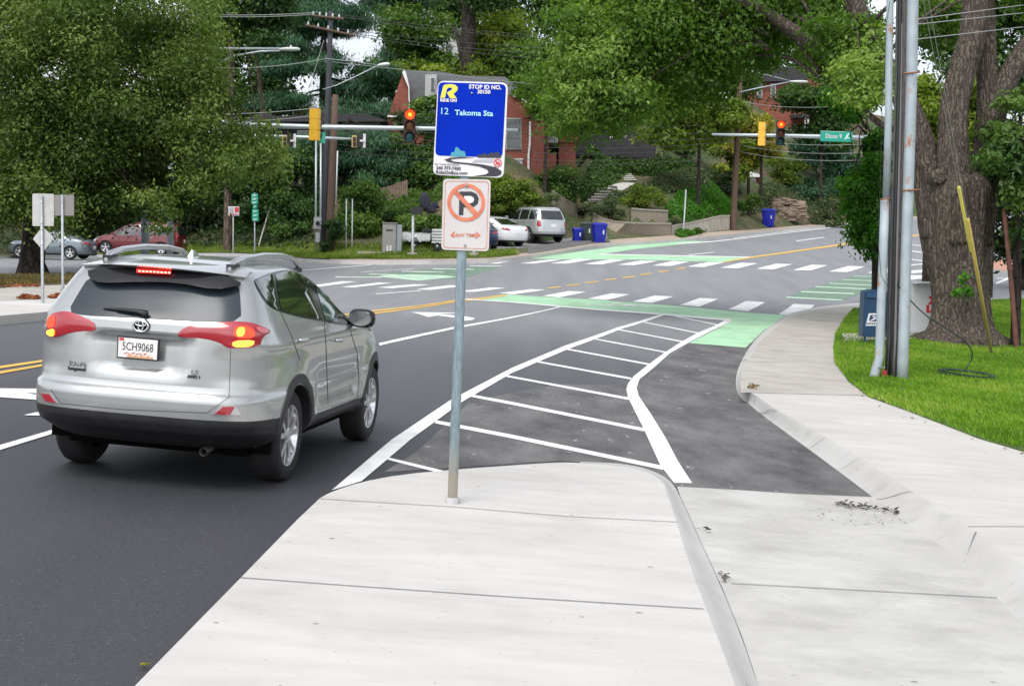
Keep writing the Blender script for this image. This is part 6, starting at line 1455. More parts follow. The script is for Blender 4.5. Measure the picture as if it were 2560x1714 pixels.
vol('roof', E3((1972, 1015), (2048, 893), (2105, 868), (2255, 920), (2310, 1050), (2260, 1065), (2000, 1062)), DH + 1, 7, M_ROOFD, h)
vol('wall', E3((1760, 1062), (2330, 1062), (2330, 1290), (1760, 1290)), DH + 1.5, 6, M_DKWALL, h)
vol('terrace_wall', E3((1490, 1268), (2460, 1268), (2480, 1350), (2470, 1440), (1490, 1425)), DH - 1.5, 3, M_DKWALL, h)
rl = None; mb = MB()
for x in (1850, 2065, 2205): mb.prism([pt(*q, DH) for q in E3((x - 6, 1100), (x + 6, 1100), (x + 6, 1262), (x - 6, 1262))], (0, .15, 0))
for y in (1112, 1178, 1222): mb.prism([pt(*q, DH - .02) for q in E3((1680, y), (2210, y + 2), (2210, y + 9), (1680, y + 7))], (0, .1, 0))
for k in range(30): x = 1690 + k * 17; mb.prism([pt(*q, DH + .03) for q in E3((x, 1180), (x + 3, 1180), (x + 3, 1222), (x, 1222))], (0, .06, 0))
mb.build('porch_railing', mat('railing_paint', (.40, .41, .42), rough=.6), h)
window((960 + .2742 * 1790, .2742 * 1120, 960 + .2742 * 1840, .2742 * 1250), DH + 1.4, h, 1, 2); window((960 + .2742 * 2080, .2742 * 1115, 960 + .2742 * 2190, .2742 * 1255), DH + 1.4, h, 2, 2)
DH = 146
h = thing('brick_house', base(1990, 335, DH), 'two-storey red brick house uphill behind the right-hand signal arm', 'house')
vol('wall', E4((1555, 700), (2060, 700), (2330, 800), (2330, 1260), (1555, 1260)), DH, 8, M_BRICK, h)
vol('roof', E4((1610, 615), (1980, 612), (2120, 700), (2100, 742), (1560, 745)), DH - .6, 9, M_ROOFD, h)
for x in (1652, 1776): window((1440 + .2742 * x, .2742 * 765, 1440 + .2742 * (x + 46), .2742 * 892), DH - .15, h, 1, 2)
vol('porch_roof', E4((1990, 1040), (2330, 1030), (2340, 1065), (1990, 1072)), DH - 2, 2.2, M_ROOFD, h)
mb = MB()
for x in (2085, 2110): mb.prism([pt(*q, DH - 1.8) for q in E4((x, 1060), (x + 14, 1060), (x + 14, 1225), (x, 1225))], (0, .2, 0))
o_ = mb.build('porch_column', M_FRAME, h); o_['kind'] = 'stuff'
vol('porch_floor', E4((1990, 1215), (2340, 1215), (2340, 1270), (1990, 1270)), DH - 2.2, 2.4, M_STUCCO, h); vol('doorway', E4((2150, 1080), (2230, 1080), (2230, 1215), (2150, 1215)), DH - .12, .2, M_TRIM, h)
DH = 116
h = thing('white_house', base(1100, 175, DH), 'pale gabled house high on the hill among the trees', 'house')
vol('wall', E3((510, 270), (600, 230), (725, 300), (730, 640), (510, 640)), DH, 6, M_SIDING, h); vol('wall', E3((255, 455), (350, 440), (490, 470), (490, 640), (255, 640)), DH + 1.5, 6, M_SIDING, h)
vol('roof', E3((490, 285), (600, 215), (740, 290), (740, 345), (640, 300), (600, 262), (510, 310)), DH - .5, 7, M_ROOF, h); vol('roof', E3((230, 470), (340, 415), (510, 470), (500, 500), (340, 450), (250, 490)), DH + 1, 7, M_ROOFD, h)
window((960 + .2742 * 560, .2742 * 400, 960 + .2742 * 620, .2742 * 520), DH - .12, h, 2, 2)
DH = 114
h = thing('small_garage', base(1880, 455, DH), 'small white garage with many-paned doors behind the brown utility pole', 'garage')
vol('wall', Cc((1380, 140), (1640, 140), (1640, 300), (1380, 300)), DH, 5, M_SIDING, h); vol('brick_side', Cc((1640, 142), (1682, 148), (1682, 300), (1640, 300)), DH + .1, 5, M_BRICK, h)
vol('roof', Cc((1360, 145), (1480, 80), (1600, 105), (1695, 140), (1690, 156), (1360, 152)), DH - .4, 6, M_FRAME, h)
window((1440 + .2742 * 1545, 400 + .2742 * 145, 1440 + .2742 * 1615, 400 + .2742 * 285), DH - .12, h, 3, 5, name='paned_door'); window((1440 + .2742 * 1470, 400 + .2742 * 145, 1440 + .2742 * 1535, 400 + .2742 * 285), DH - .12, h, 3, 5, name='paned_door')
DH = 92
h = thing('low_house', base(800, 400, DH), 'low house with a grey gable wall half hidden by conifers', 'house')
vol('wall', E2((540, 1080), (1730, 1080), (1730, 1420), (540, 1420)), DH + 1, 7, M_DKWALL, h); vol('roof', E2((500, 1090), (640, 1010), (760, 1060), (1360, 1040), (1560, 1030), (1760, 1090), (1740, 1110), (500, 1110)), DH, 8, M_ROOFD, h)
vol('gable_panel', E2((1370, 1100), (1716, 1100), (1716, 1212), (1370, 1212)), DH + .85, .2, M_STUCCO, h); window((480 + .2742 * 705, .2742 * 1090, 480 + .2742 * 760, .2742 * 1170), DH + .85, h, 1, 1); window((480 + .2742 * 960, .2742 * 1190, 480 + .2742 * 1060, .2742 * 1280), DH + .85, h, 2, 1)

# ------------------------------------------------------------------ garden walls, steps, fence
M_BLOCK = mat('tan_block', (.26, .22, .17), rough=.95, var=.25, scale=4, stretch=(1.5, 1.5, 6), bump=.6)
M_CWALL = mat('stained_concrete', (.38, .34, .28), rough=.9, var=.35, scale=1.2, stretch=(4, 4, .6), col2=(.46, .42, .35))
def gwall(name, top, bot, m, label, th=.35, cap=None, n=24):
    B_ = [hat(*q) for q in bot]; T = []
    s = lambda Q: np.concatenate([[0], np.cumsum([math.dist(Q[i], Q[i + 1]) for i in range(len(Q) - 1)])])
    u = np.linspace(0, 1, n); sb = s([tuple(q) for q in B_]); sb /= sb[-1]; Bq = np.stack([np.interp(u, sb, [q[k] for q in B_]) for k in range(3)], 1)
    st = s(top); st /= st[-1]; Tp = np.stack([np.interp(u, st, [q[k] for q in top]) for k in range(2)], 1)
    Tq = np.array([pt(*Tp[i], dep(Bq[i])) for i in range(n)]); v = []
    for i in range(n): v += [Bq[i] - np.array([0, 0, .3]), Tq[i], Tq[i] + np.array([0, th, 0]), Bq[i] + np.array([0, th, -.3])]
    mb = MB(); mb.add(v, [(4 * i + a, 4 * i + 4 + a, 4 * i + 4 + (a + 1) % 4, 4 * i + (a + 1) % 4) for i in range(n - 1) for a in range(4)] + [(0, 1, 2, 3), tuple(4 * (n - 1) + k for k in (3, 2, 1, 0))])
    r = thing(name, Bq[0], label, 'wall'); mb.build('wall_face', m, r)
    if cap:
        mb = MB(); v = []
        for i in range(n): z = np.array([0, 0, .02]); v += [Tq[i] + np.array([0, -.06, 0]) + z * .2, Tq[i] + np.array([0, -.06, .10]), Tq[i] + np.array([0, th + .06, .10]), Tq[i] + np.array([0, th + .06, 0]) + z * .2]
        mb.add(v, [(4 * i + a, 4 * i + 4 + a, 4 * i + 4 + (a + 1) % 4, 4 * i + (a + 1) % 4) for i in range(n - 1) for a in range(4)] + [(0, 1, 2, 3), tuple(4 * (n - 1) + k for k in (3, 2, 1, 0))]); mb.build('coping', cap, r)
    return r
gwall('garden_wall', Cc((150, 488), (240, 538), (340, 568), (500, 582), (870, 588)), Cc((150, 600), (240, 625), (330, 650), (500, 672), (868, 692)), M_BLOCK, 'curved tan block garden wall beside the blue bins', cap=mat('wall_coping', (.33, .30, .25), rough=.9))
gwall('garden_wall', Cc((872, 612), (1100, 570), (1310, 518), (1402, 516)), Cc((870, 692), (1100, 675), (1300, 648), (1402, 638)), M_CWALL, 'low stained concrete wall stepping up to the brown utility pole', cap=mat('wall_coping2', (.42, .38, .32), rough=.9))
gwall('garden_wall', Cc((505, 450), (640, 462), (840, 472)), Cc((505, 560), (690, 580), (845, 575)), M_BLOCK, 'upper tan retaining wall behind the curved garden wall', cap=mat('wall_coping', (.33, .30, .25)))
gwall('garden_wall', E8((1530, 268), (1640, 340), (1750, 400), (1760, 470)), E8((1530, 420), (1640, 470), (1740, 520), (1765, 560)), M_BLOCK, 'sloping garden wall left of the stone steps')
def stone_pile(name, P, D, label, n, seed):
    rr_ = random.Random(seed); mb = MB(); x0, x1 = min(p[0] for p in P), max(p[0] for p in P); y0, y1 = min(p[1] for p in P), max(p[1] for p in P); k = 0
    while k < n:
        x, y = rr_.uniform(x0, x1), rr_.uniform(y0, y1)
        if not inpoly(x, y, P): continue
        k += 1; q = pt(x, y, D + rr_.uniform(-.1, .4)); mb.box(q, (rr_.uniform(.3, .8), rr_.uniform(.4, .8), rr_.uniform(.08, .2)), R=Matrix.Rotation(rr_.uniform(-.12, .12), 3, 'Y') @ Matrix.Rotation(rr_.uniform(-.4, .4), 3, 'Z'))
    return tag(mb.build(name, mat('field_stone', (.26, .20, .15), rough=.95, var=.4, scale=2), bevel=.03), label, 'wall')
q_ = hat(*Cc((1930, 545))[0]); stone_pile('dry_stone_wall', Cc((1790, 400), (1850, 345), (2060, 380), (2075, 520), (1960, 560), (1850, 540)), dep(q_), 'rough dry stone wall right of the lone blue bin', 260, 3)
M_STEP = mat('stone_step', (.30, .28, .25), rough=.9, var=.25, scale=4); M_STEPD = mat('stone_riser', (.10, .09, .085), rough=.95)
q0 = hat(*Cc((40, 470))[0]); D0 = dep(q0)
t = thing('stone_steps', q0, 'flight of stone steps climbing the bare garden bank', 'steps')
for i in range(10):
    x, y = 6 + 27 * i, 458 - 25 * i; D_ = min(D0 + i * .8, dep(hat(*Cc((x + 62, y + 18))[0])) - .25); P = Cc((x, y), (x + 125, y + 6), (x + 125, y + 28), (x, y + 26))
    mb = MB(); mb.prism([pt(*q, D_) for q in P], (0, 1.2, 0), 1); a = [pt(*q, D_ - .04) for q in Cc((x - 2, y - 3), (x + 128, y + 3), (x + 128, y + 8), (x - 2, y + 4))]; mb.prism(a, (0, .7, 0), 0); mb.build('step', [M_STEP, M_STEPD], t)
mb = MB(); px_tube(mb, Cc((118, 330), (120, 190)), D0 + 1, .02, n=5); px_tube(mb, Cc((262, 225), (264, 90)), D0 + 4, .02, n=5); px_tube(mb, Cc((118, 200), (262, 95)), D0 + 2.5, .015, n=5); mb.build('handrail', M_TRIM, t)
q0 = hat(*Cc((450, 190))[0]); t = thing('garden_steps', q0, 'pale upper garden steps leading to the dark house', 'steps')
for i in range(6):
    y = 180 - 17 * i; x = 440 - 14 * i; D_ = dep(hat(*Cc((x + 55, y + 6))[0])) - .2; mb = MB(); mb.prism([pt(*q, D_) for q in Cc((x, y - 9), (x + 112, y - 5), (x + 112, y + 6), (x, y + 4))], (0, 1.0, 0)); mb.build('step', mat('pale_step', (.42, .40, .36), rough=.9), t)
mb = MB(); q0 = hat(*Cc((300, 320))[0]); mb.prism([pt(*q, dep(hat(*q)) - .15) for q in Cc((255, 240), (430, 208), (540, 210), (500, 235), (370, 300), (330, 330))], (0, .5, .05)); tag(mb.build('rubble_edge', mat('rubble', (.45, .43, .40), rough=.95, var=.5, scale=14)), 'pale rubble edging beside the stone steps', 'wall')
# picket fence
E7 = lambda *p: [(480 + .2742 * x, 400 + .2742 * y) for x, y in p]
DF = 81; t = thing('picket_fence', pt(*E7((1800, 380))[0], DF), 'weathered brown picket fence on the bank behind the trailer', 'fence')
for k in range(22):
    u = k / 21; x = 1580 + 370 * u; yt_, yb = 282 - 102 * u ** 1.3, 385 - 25 * u; mb = MB(); mb.prism([pt(*q, DF + (k % 2) * .02) for q in E7((x, yt_ + 6), (x + 7, yt_), (x + 14, yt_ + 6), (x + 14, yb), (x, yb))], (0, .03, 0)); mb.build('picket', mat('picket_wood', (.19, .13, .10), rough=.9, var=.35, scale=5), t)
for y0_, y1_ in ((310, 225), (360, 330)):
    mb = MB(); mb.prism([pt(*q, DF + .06) for q in E7((1580, y0_), (1955, y1_), (1955, y1_ + 12), (1580, y0_ + 12))], (0, .05, 0)); mb.build('rail', mat('picket_wood', (.19, .13, .10)), t)
# covered grill
gq = hat(*E8((410, 500))[0]); D_ = dep(gq); mb = MB(); bm = bmesh.new()
t = thing('covered_grill', gq, 'dark fabric-covered garden object on the bank beside the mailbox', 'garden cover')
for (x, y, rx, ry) in ((375, 380, 60, 95), (430, 440, 50, 60), (470, 410, 34, 34)):
    q = pt(*E8((x, y))[0], D_); s_ = .2742 * D_ / F; bm = bmesh.new(); bmesh.ops.create_icosphere(bm, subdivisions=3, radius=1); rr_ = random.Random(x)
    for v in bm.verts: w_ = 1 + .10 * math.sin(v.co.x * 6 + x) * math.cos(v.co.z * 5); c3 = [math.copysign(abs(e_) ** .62, e_) for e_ in v.co]; v.co = Vector((q[0] + (c3[0] - .25 * c3[2]) * rx * s_ * w_ * (.85 - .2 * c3[2]), q[1] + c3[1] * rx * s_ * w_, q[2] + c3[2] * ry * s_ * .9))
    me = bpy.data.meshes.new('fabric_cover'); bm.to_mesh(me); bm.free(); me.transform(Matrix.Translation(-Vector(gq))); me.materials.append(mat('navy_fabric', (.02, .02, .035), rough=.8)); me.polygons.foreach_set('use_smooth', [True] * len(me.polygons)); o = bpy.data.objects.new('fabric_cover', me); C.objects.link(o); o.parent = t
# ------------------------------------------------------------------ plants
def leaf_mesh(name, cen, nrm, tdir, ln, wd, tone, m, fold=.25):
    """many small folded leaves as one mesh (numpy)"""
    n = len(cen); nrm = nrm / (np.linalg.norm(nrm, axis=1, keepdims=True) + 1e-9); t = tdir - nrm * (tdir * nrm).sum(1, keepdims=True); t /= (np.linalg.norm(t, axis=1, keepdims=True) + 1e-9); s = np.cross(nrm, t)
    ln = np.broadcast_to(ln, n)[:, None]; wd = np.broadcast_to(wd, n)[:, None]
    v = np.stack([cen - t * ln * .5, cen + s * wd * .5 + nrm * wd * fold, cen + t * ln * .5, cen - s * wd * .5 + nrm * wd * fold], 1).reshape(-1, 3)
    me = bpy.data.meshes.new(name); me.vertices.add(4 * n); me.vertices.foreach_set('co', v.astype(np.float32).ravel())
    b = np.arange(n)[:, None] * 4; idx = np.concatenate([b + np.array([0, 1, 2]), b + np.array([0, 2, 3])], 1).reshape(-1)
    me.loops.add(6 * n); me.loops.foreach_set('vertex_index', idx.astype(np.int32)); me.polygons.add(2 * n); me.polygons.foreach_set('loop_start', np.arange(0, 6 * n, 3, dtype=np.int32)); me.polygons.foreach_set('loop_total', np.full(2 * n, 3, np.int32))
    me.update(calc_edges=True); at_ = me.attributes.new('tone', 'FLOAT', 'FACE'); at_.data.foreach_set('value', np.repeat(np.clip(tone, 0, 1), 2).astype(np.float32))
    me.materials.append(m); o = bpy.data.objects.new(name, me); C.objects.link(o); return o
def blob_leaves(blobs, n, size, droop=0.0, shell=.4, flat=.0, up=.6, aspect=.5):
    """blobs: (x, y, z, rx, ry, rz, tone)"""
    Bq = np.array(blobs, float); vol_ = (Bq[:, 3] * Bq[:, 5]); pr = vol_ / vol_.sum(); k = rng.choice(len(Bq), n, p=pr); b = Bq[k]
    dv = rng.normal(size=(n, 3)); dv /= np.linalg.norm(dv, axis=1, keepdims=True); r = (shell + (1 - shell) * rng.random(n)) ** .8; r *= 1 + .30 * rng.normal(size=n)
    cen = b[:, :3] + dv * r[:, None] * b[:, 3:6]
    nrm = dv * .9 + rng.normal(size=(n, 3)) * .75 + np.array([0, 0, up]); nrm[:, 2] += flat
    td = rng.normal(size=(n, 3)) + dv * .5; td[:, 2] -= droop * 2.5
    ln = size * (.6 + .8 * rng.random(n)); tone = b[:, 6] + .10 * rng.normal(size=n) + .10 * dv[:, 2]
    return cen, nrm, td, ln, ln * aspect * (.8 + .4 * rng.random(n)), tone
def poly_blobs(P, D, n, r, th, tone=.5, squash=.8, grow=1.0, seed=None, tv=.21):
    rr_ = random.Random(seed if seed is not None else len(P) * 17 + int(P[0][0])); x0, x1 = min(p[0] for p in P), max(p[0] for p in P); y0, y1 = min(p[1] for p in P), max(p[1] for p in P); out = []; guard = 0
    while len(out) < n and guard < 40000:
        guard += 1; x, y = rr_.uniform(x0, x1), rr_.uniform(y0, y1)
        if not inpoly(x, y, P): continue
        q = pt(x, y, D + rr_.uniform(-th, th)); k = r * rr_.uniform(.6, 1.3); out.append((q[0], q[1], q[2], k * grow * rr_.uniform(.75, 1.45), k * grow * rr_.uniform(.75, 1.3), k * squash * rr_.uniform(.6, 1.15), tone + rr_.gauss(0, tv)))
    return out
def bark_mat(name, c1, c2, sc=6.0, st=.22, dist=.05):
    m = mat(name, c1, rough=.95, spec=.2); n, l, b = nodes_of(m)
    t = n.new('ShaderNodeTexCoord'); mp = n.new('ShaderNodeMapping'); mp.inputs['Scale'].default_value = (1, 1, st); l(t.outputs['Object'], mp.inputs[0])
    w = n.new('ShaderNodeTexNoise'); w.inputs['Scale'].default_value = 4; w.inputs['Detail'].default_value = 5; l(t.outputs['Object'], w.inputs['Vector'])
    ad = n.new('ShaderNodeMixRGB'); ad.blend_type = 'ADD'; ad.inputs[0].default_value = .18; l(mp.outputs[0], ad.inputs[1]); l(w.outputs['Color'], ad.inputs[2])
    v = n.new('ShaderNodeTexVoronoi'); v.feature = 'DISTANCE_TO_EDGE'; v.inputs['Scale'].default_value = sc; l(ad.outputs[0], v.inputs['Vector'])
    z = n.new('ShaderNodeTexNoise'); z.inputs['Scale'].default_value = sc * 2.5; z.inputs['Detail'].default_value = 9; z.inputs['Roughness'].default_value = .7; l(mp.outputs[0], z.inputs['Vector'])
    mu = n.new('ShaderNodeMath'); mu.operation = 'MULTIPLY_ADD'; mu.inputs[1].default_value = 2.2; l(v.outputs['Distance'], mu.inputs[0]); l(z.outputs[0], mu.inputs[2])
    r = n.new('ShaderNodeValToRGB'); r.color_ramp.elements[0].position = .42; r.color_ramp.elements[0].color = (*c1, 1); r.color_ramp.elements[1].position = 1.0; r.color_ramp.elements[1].color = (*c2, 1); l(mu.outputs[0], r.inputs[0]); l(r.outputs[0], b.inputs['Base Color'])
    bp = n.new('ShaderNodeBump'); bp.inputs['Strength'].default_value = 1; bp.inputs['Distance'].default_value = dist; l(mu.outputs[0], bp.inputs['Height']); l(bp.outputs[0], b.inputs['Normal'])
    return m
M_BARK = bark_mat('bark_grey', (.038, .030, .025), (.155, .127, .105), 12, .16, .045)
M_BARKD = bark_mat('bark_dark', (.012, .010, .008), (.055, .045, .038), 5, .25)
M_BARKB = bark_mat('bark_brown', (.035, .026, .02), (.15, .115, .085), 6, .2)
LM = dict(olive=leafmat('leaf_olive', (.076, .128, .023), vary=.58, hue2=(.20, .265, .066)), deep=leafmat('leaf_deep_green', (.042, .095, .022), vary=.55, hue2=(.11, .19, .04)), mid=leafmat('leaf_mid_green', (.080, .155, .026), vary=.5, hue2=(.21, .31, .07), trans=.42),
          maple=leafmat('leaf_maple', (.095, .185, .024), vary=.5, hue2=(.27, .38, .09), trans=.5), lime=leafmat('leaf_lime', (.16, .235, .026), vary=.5, hue2=(.32, .36, .06), trans=.42), gold=leafmat('leaf_gold', (.25, .23, .025), vary=.5, hue2=(.42, .38, .05)),
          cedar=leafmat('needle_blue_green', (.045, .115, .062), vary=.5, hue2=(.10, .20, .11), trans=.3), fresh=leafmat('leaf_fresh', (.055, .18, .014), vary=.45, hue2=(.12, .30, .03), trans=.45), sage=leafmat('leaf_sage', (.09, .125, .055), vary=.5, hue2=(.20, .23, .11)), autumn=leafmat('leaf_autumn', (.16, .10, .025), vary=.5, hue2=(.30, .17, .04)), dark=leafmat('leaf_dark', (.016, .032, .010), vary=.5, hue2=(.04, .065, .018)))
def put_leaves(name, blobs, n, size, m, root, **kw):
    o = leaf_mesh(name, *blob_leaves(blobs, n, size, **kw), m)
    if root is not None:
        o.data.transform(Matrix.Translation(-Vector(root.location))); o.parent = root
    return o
def limbs(mb, start, blobs, k, r0, seed=1, sag=.0):
    rr_ = random.Random(seed)
    for b in rr_.sample(blobs, min(k, len(blobs))):
        a = np.array(start) + np.array([0, 0, rr_.uniform(-.8, .6)]); e = np.array(b[:3]); m_ = (a + e) / 2 + np.array([rr_.uniform(-.4, .4), rr_.uniform(-.4, .4), rr_.uniform(.1, .9)]); mb.tube([a, (a + m_) / 2 + np.array([0, 0, .2]), m_, (m_ + e) / 2, e], [r0, r0 * .75, r0 * .5, r0 * .3, r0 * .12], n=7, wob=.06, seed=seed)
def tree(name, label, trunk, D, tr, polys, n, size, m, bark, nl=8, group=None, **kw):
    """trunk: photo pixels base..top at depth D with radii tr; polys: list of (polygon, depth, blobs, radius, half thickness, tone)"""
    b_ = hat(*trunk[0]) if D is None else pt(*trunk[0], D); Dt = dep(b_) if D is None else D
    b_ = np.array([b_[0], b_[1], min(b_[2], GND(b_[0], b_[1]))])
    t = thing(name, b_, label, 'tree', group); blobs = []
    for i, (P, dd, nb, r, th, tone) in enumerate(polys): blobs += poly_blobs(P, Dt + dd, nb, r, th, tone, seed=int(trunk[0][0]) + i)
    mb = MB(); path = [b_ - np.array([0, 0, .3])] + [pt(*q, Dt) for q in trunk]; path[1] = b_; mb.tube(path, [tr[0] * 1.25] + list(tr), n=14, wob=.10, seed=int(trunk[0][0]))
    limbs(mb, path[-1], blobs, nl, tr[-1] * .7, seed=int(trunk[0][1])); mb.build('trunk', bark, t, smooth=True)
    put_leaves('crown', blobs, n, size, m, t, **kw); return t
def shrub(name, label, P, D, n, size, m, nb=14, r=.5, th=.6, tone=.5, base=None, group=None, cat='shrub', **kw):
    cx = sum(p[0] for p in P) / len(P); yb = max(p[1] for p in P); b_ = hat(cx, yb) if D is None else pt(cx, yb, D); Dt = dep(b_) if D is None else D
    if D is not None: b_ = np.array([b_[0], b_[1], min(b_[2], GND(b_[0], b_[1]) + .0) if b_[2] > GND(b_[0], b_[1]) else b_[2]])
    t = thing(name, b_, label, cat, group); bl_ = poly_blobs(P, Dt, nb, r, th, tone, seed=int(cx * 3 + yb)); put_leaves('foliage', bl_, n, size, m, t, **kw)
    mb = MB(); rr_ = random.Random(int(cx))
    for q in rr_.sample(bl_, min(6, len(bl_))): mb.tube([b_ - np.array([0, 0, .1]), b_ * .5 + np.array(q[:3]) * .5 + np.array([0, 0, .1]), q[:3]], [.035, .025, .01], n=5)
    mb.build('stem', M_BARKB, t); return t

# big olive-green tree on the left
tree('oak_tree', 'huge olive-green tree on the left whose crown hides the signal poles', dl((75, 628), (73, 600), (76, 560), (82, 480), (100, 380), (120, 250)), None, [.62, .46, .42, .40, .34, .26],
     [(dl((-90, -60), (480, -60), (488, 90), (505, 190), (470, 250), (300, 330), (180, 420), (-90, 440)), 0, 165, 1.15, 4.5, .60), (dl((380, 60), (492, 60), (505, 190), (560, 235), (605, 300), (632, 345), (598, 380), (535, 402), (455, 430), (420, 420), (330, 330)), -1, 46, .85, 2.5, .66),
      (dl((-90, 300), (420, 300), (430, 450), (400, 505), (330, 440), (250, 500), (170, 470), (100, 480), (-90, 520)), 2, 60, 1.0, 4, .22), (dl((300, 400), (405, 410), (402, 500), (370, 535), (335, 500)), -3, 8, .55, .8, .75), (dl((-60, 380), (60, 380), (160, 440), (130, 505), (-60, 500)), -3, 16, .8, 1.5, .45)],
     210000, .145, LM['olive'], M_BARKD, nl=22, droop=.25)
# dark woodland behind the left cars
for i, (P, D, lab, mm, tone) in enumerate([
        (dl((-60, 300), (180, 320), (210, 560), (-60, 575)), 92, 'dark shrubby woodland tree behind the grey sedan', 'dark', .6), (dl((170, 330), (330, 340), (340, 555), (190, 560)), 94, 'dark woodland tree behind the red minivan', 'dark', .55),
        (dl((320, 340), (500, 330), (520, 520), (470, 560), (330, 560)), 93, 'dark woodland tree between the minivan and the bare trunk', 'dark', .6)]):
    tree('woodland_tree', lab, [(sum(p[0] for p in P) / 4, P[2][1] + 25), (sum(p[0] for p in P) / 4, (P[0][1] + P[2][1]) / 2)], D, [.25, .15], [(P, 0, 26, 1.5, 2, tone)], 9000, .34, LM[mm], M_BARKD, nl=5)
tree('tall_tree', 'tall bare-trunked tree rising left of the street lamp', dl((521, 577), (522, 440), (524, 330), (527, 180), (530, 60), (531, -60)), None, [.23, .195, .18, .17, .16, .13],
     [(dl((480, -80), (640, -80), (640, 60), (600, 130), (560, 60), (500, 40)), 0, 22, 1.1, 2.5, .4), (dl((500, 350), (600, 330), (640, 390), (590, 425), (520, 425)), 1, 14, .7, 1.5, .5)], 16000, .26, LM['deep'], M_BARKB, nl=8)
# conifers
def conifer(label, P, D, n, tone, m='cedar', size=.5, nb=50, r=1.0, th=2.5, trunk=None):
    cx = sum(p[0] for p in P) / len(P); yb = max(p[1] for p in P); yt_ = min(p[1] for p in P); b_ = pt(cx, yb + 30, D); b_[2] = GND(b_[0], b_[1]); t = thing('conifer_tree', b_, label, 'tree')
    bl_ = poly_blobs(P, D, nb, r, th, tone, squash=.55, grow=1.2, seed=int(cx)); mb = MB(); top = pt(cx, yt_ + 10, D); mb.tube([b_ - np.array([0, 0, .3]), b_, b_ * .5 + top * .5, top], [.4, .36, .25, .08], n=10)
    rr_ = random.Random(3)
    for q in rr_.sample(bl_, min(18, nb)): a = np.array([b_[0] + (top[0] - b_[0]) * .5, b_[1], q[2] + .8]); mb.tube([a, a * .4 + np.array(q[:3]) * .6 + np.array([0, 0, .2]), q[:3]], [.08, .05, .02], n=5)
    mb.build('trunk', M_BARKD, t); put_leaves('crown', bl_, int(n * 2.2), size * .62, LM[m], t, droop=.9, aspect=.16, up=.25, shell=.3); return t
conifer('big blue-green conifer with drooping needles behind the dark utility pole', dl((640, -60), (780, -60), (830, 60), (880, 160), (890, 280), (860, 330), (780, 300), (690, 330), (600, 300), (580, 200), (620, 80)), 97, 42000, .5)
conifer('low blue-green conifer drooping beside the brown pole stub', dl((770, 300), (880, 310), (935, 360), (930, 410), (860, 440), (800, 450), (770, 430), (740, 380), (640, 400), (650, 330)), 88, 26000, .62, r=.7, th=1.5)
conifer('dark conifer at the top between the crossarms and the pale house', dl((830, -70), (950, -70), (960, 60), (940, 130), (900, 180), (870, 80), (840, 40)), 108, 20000, .3)
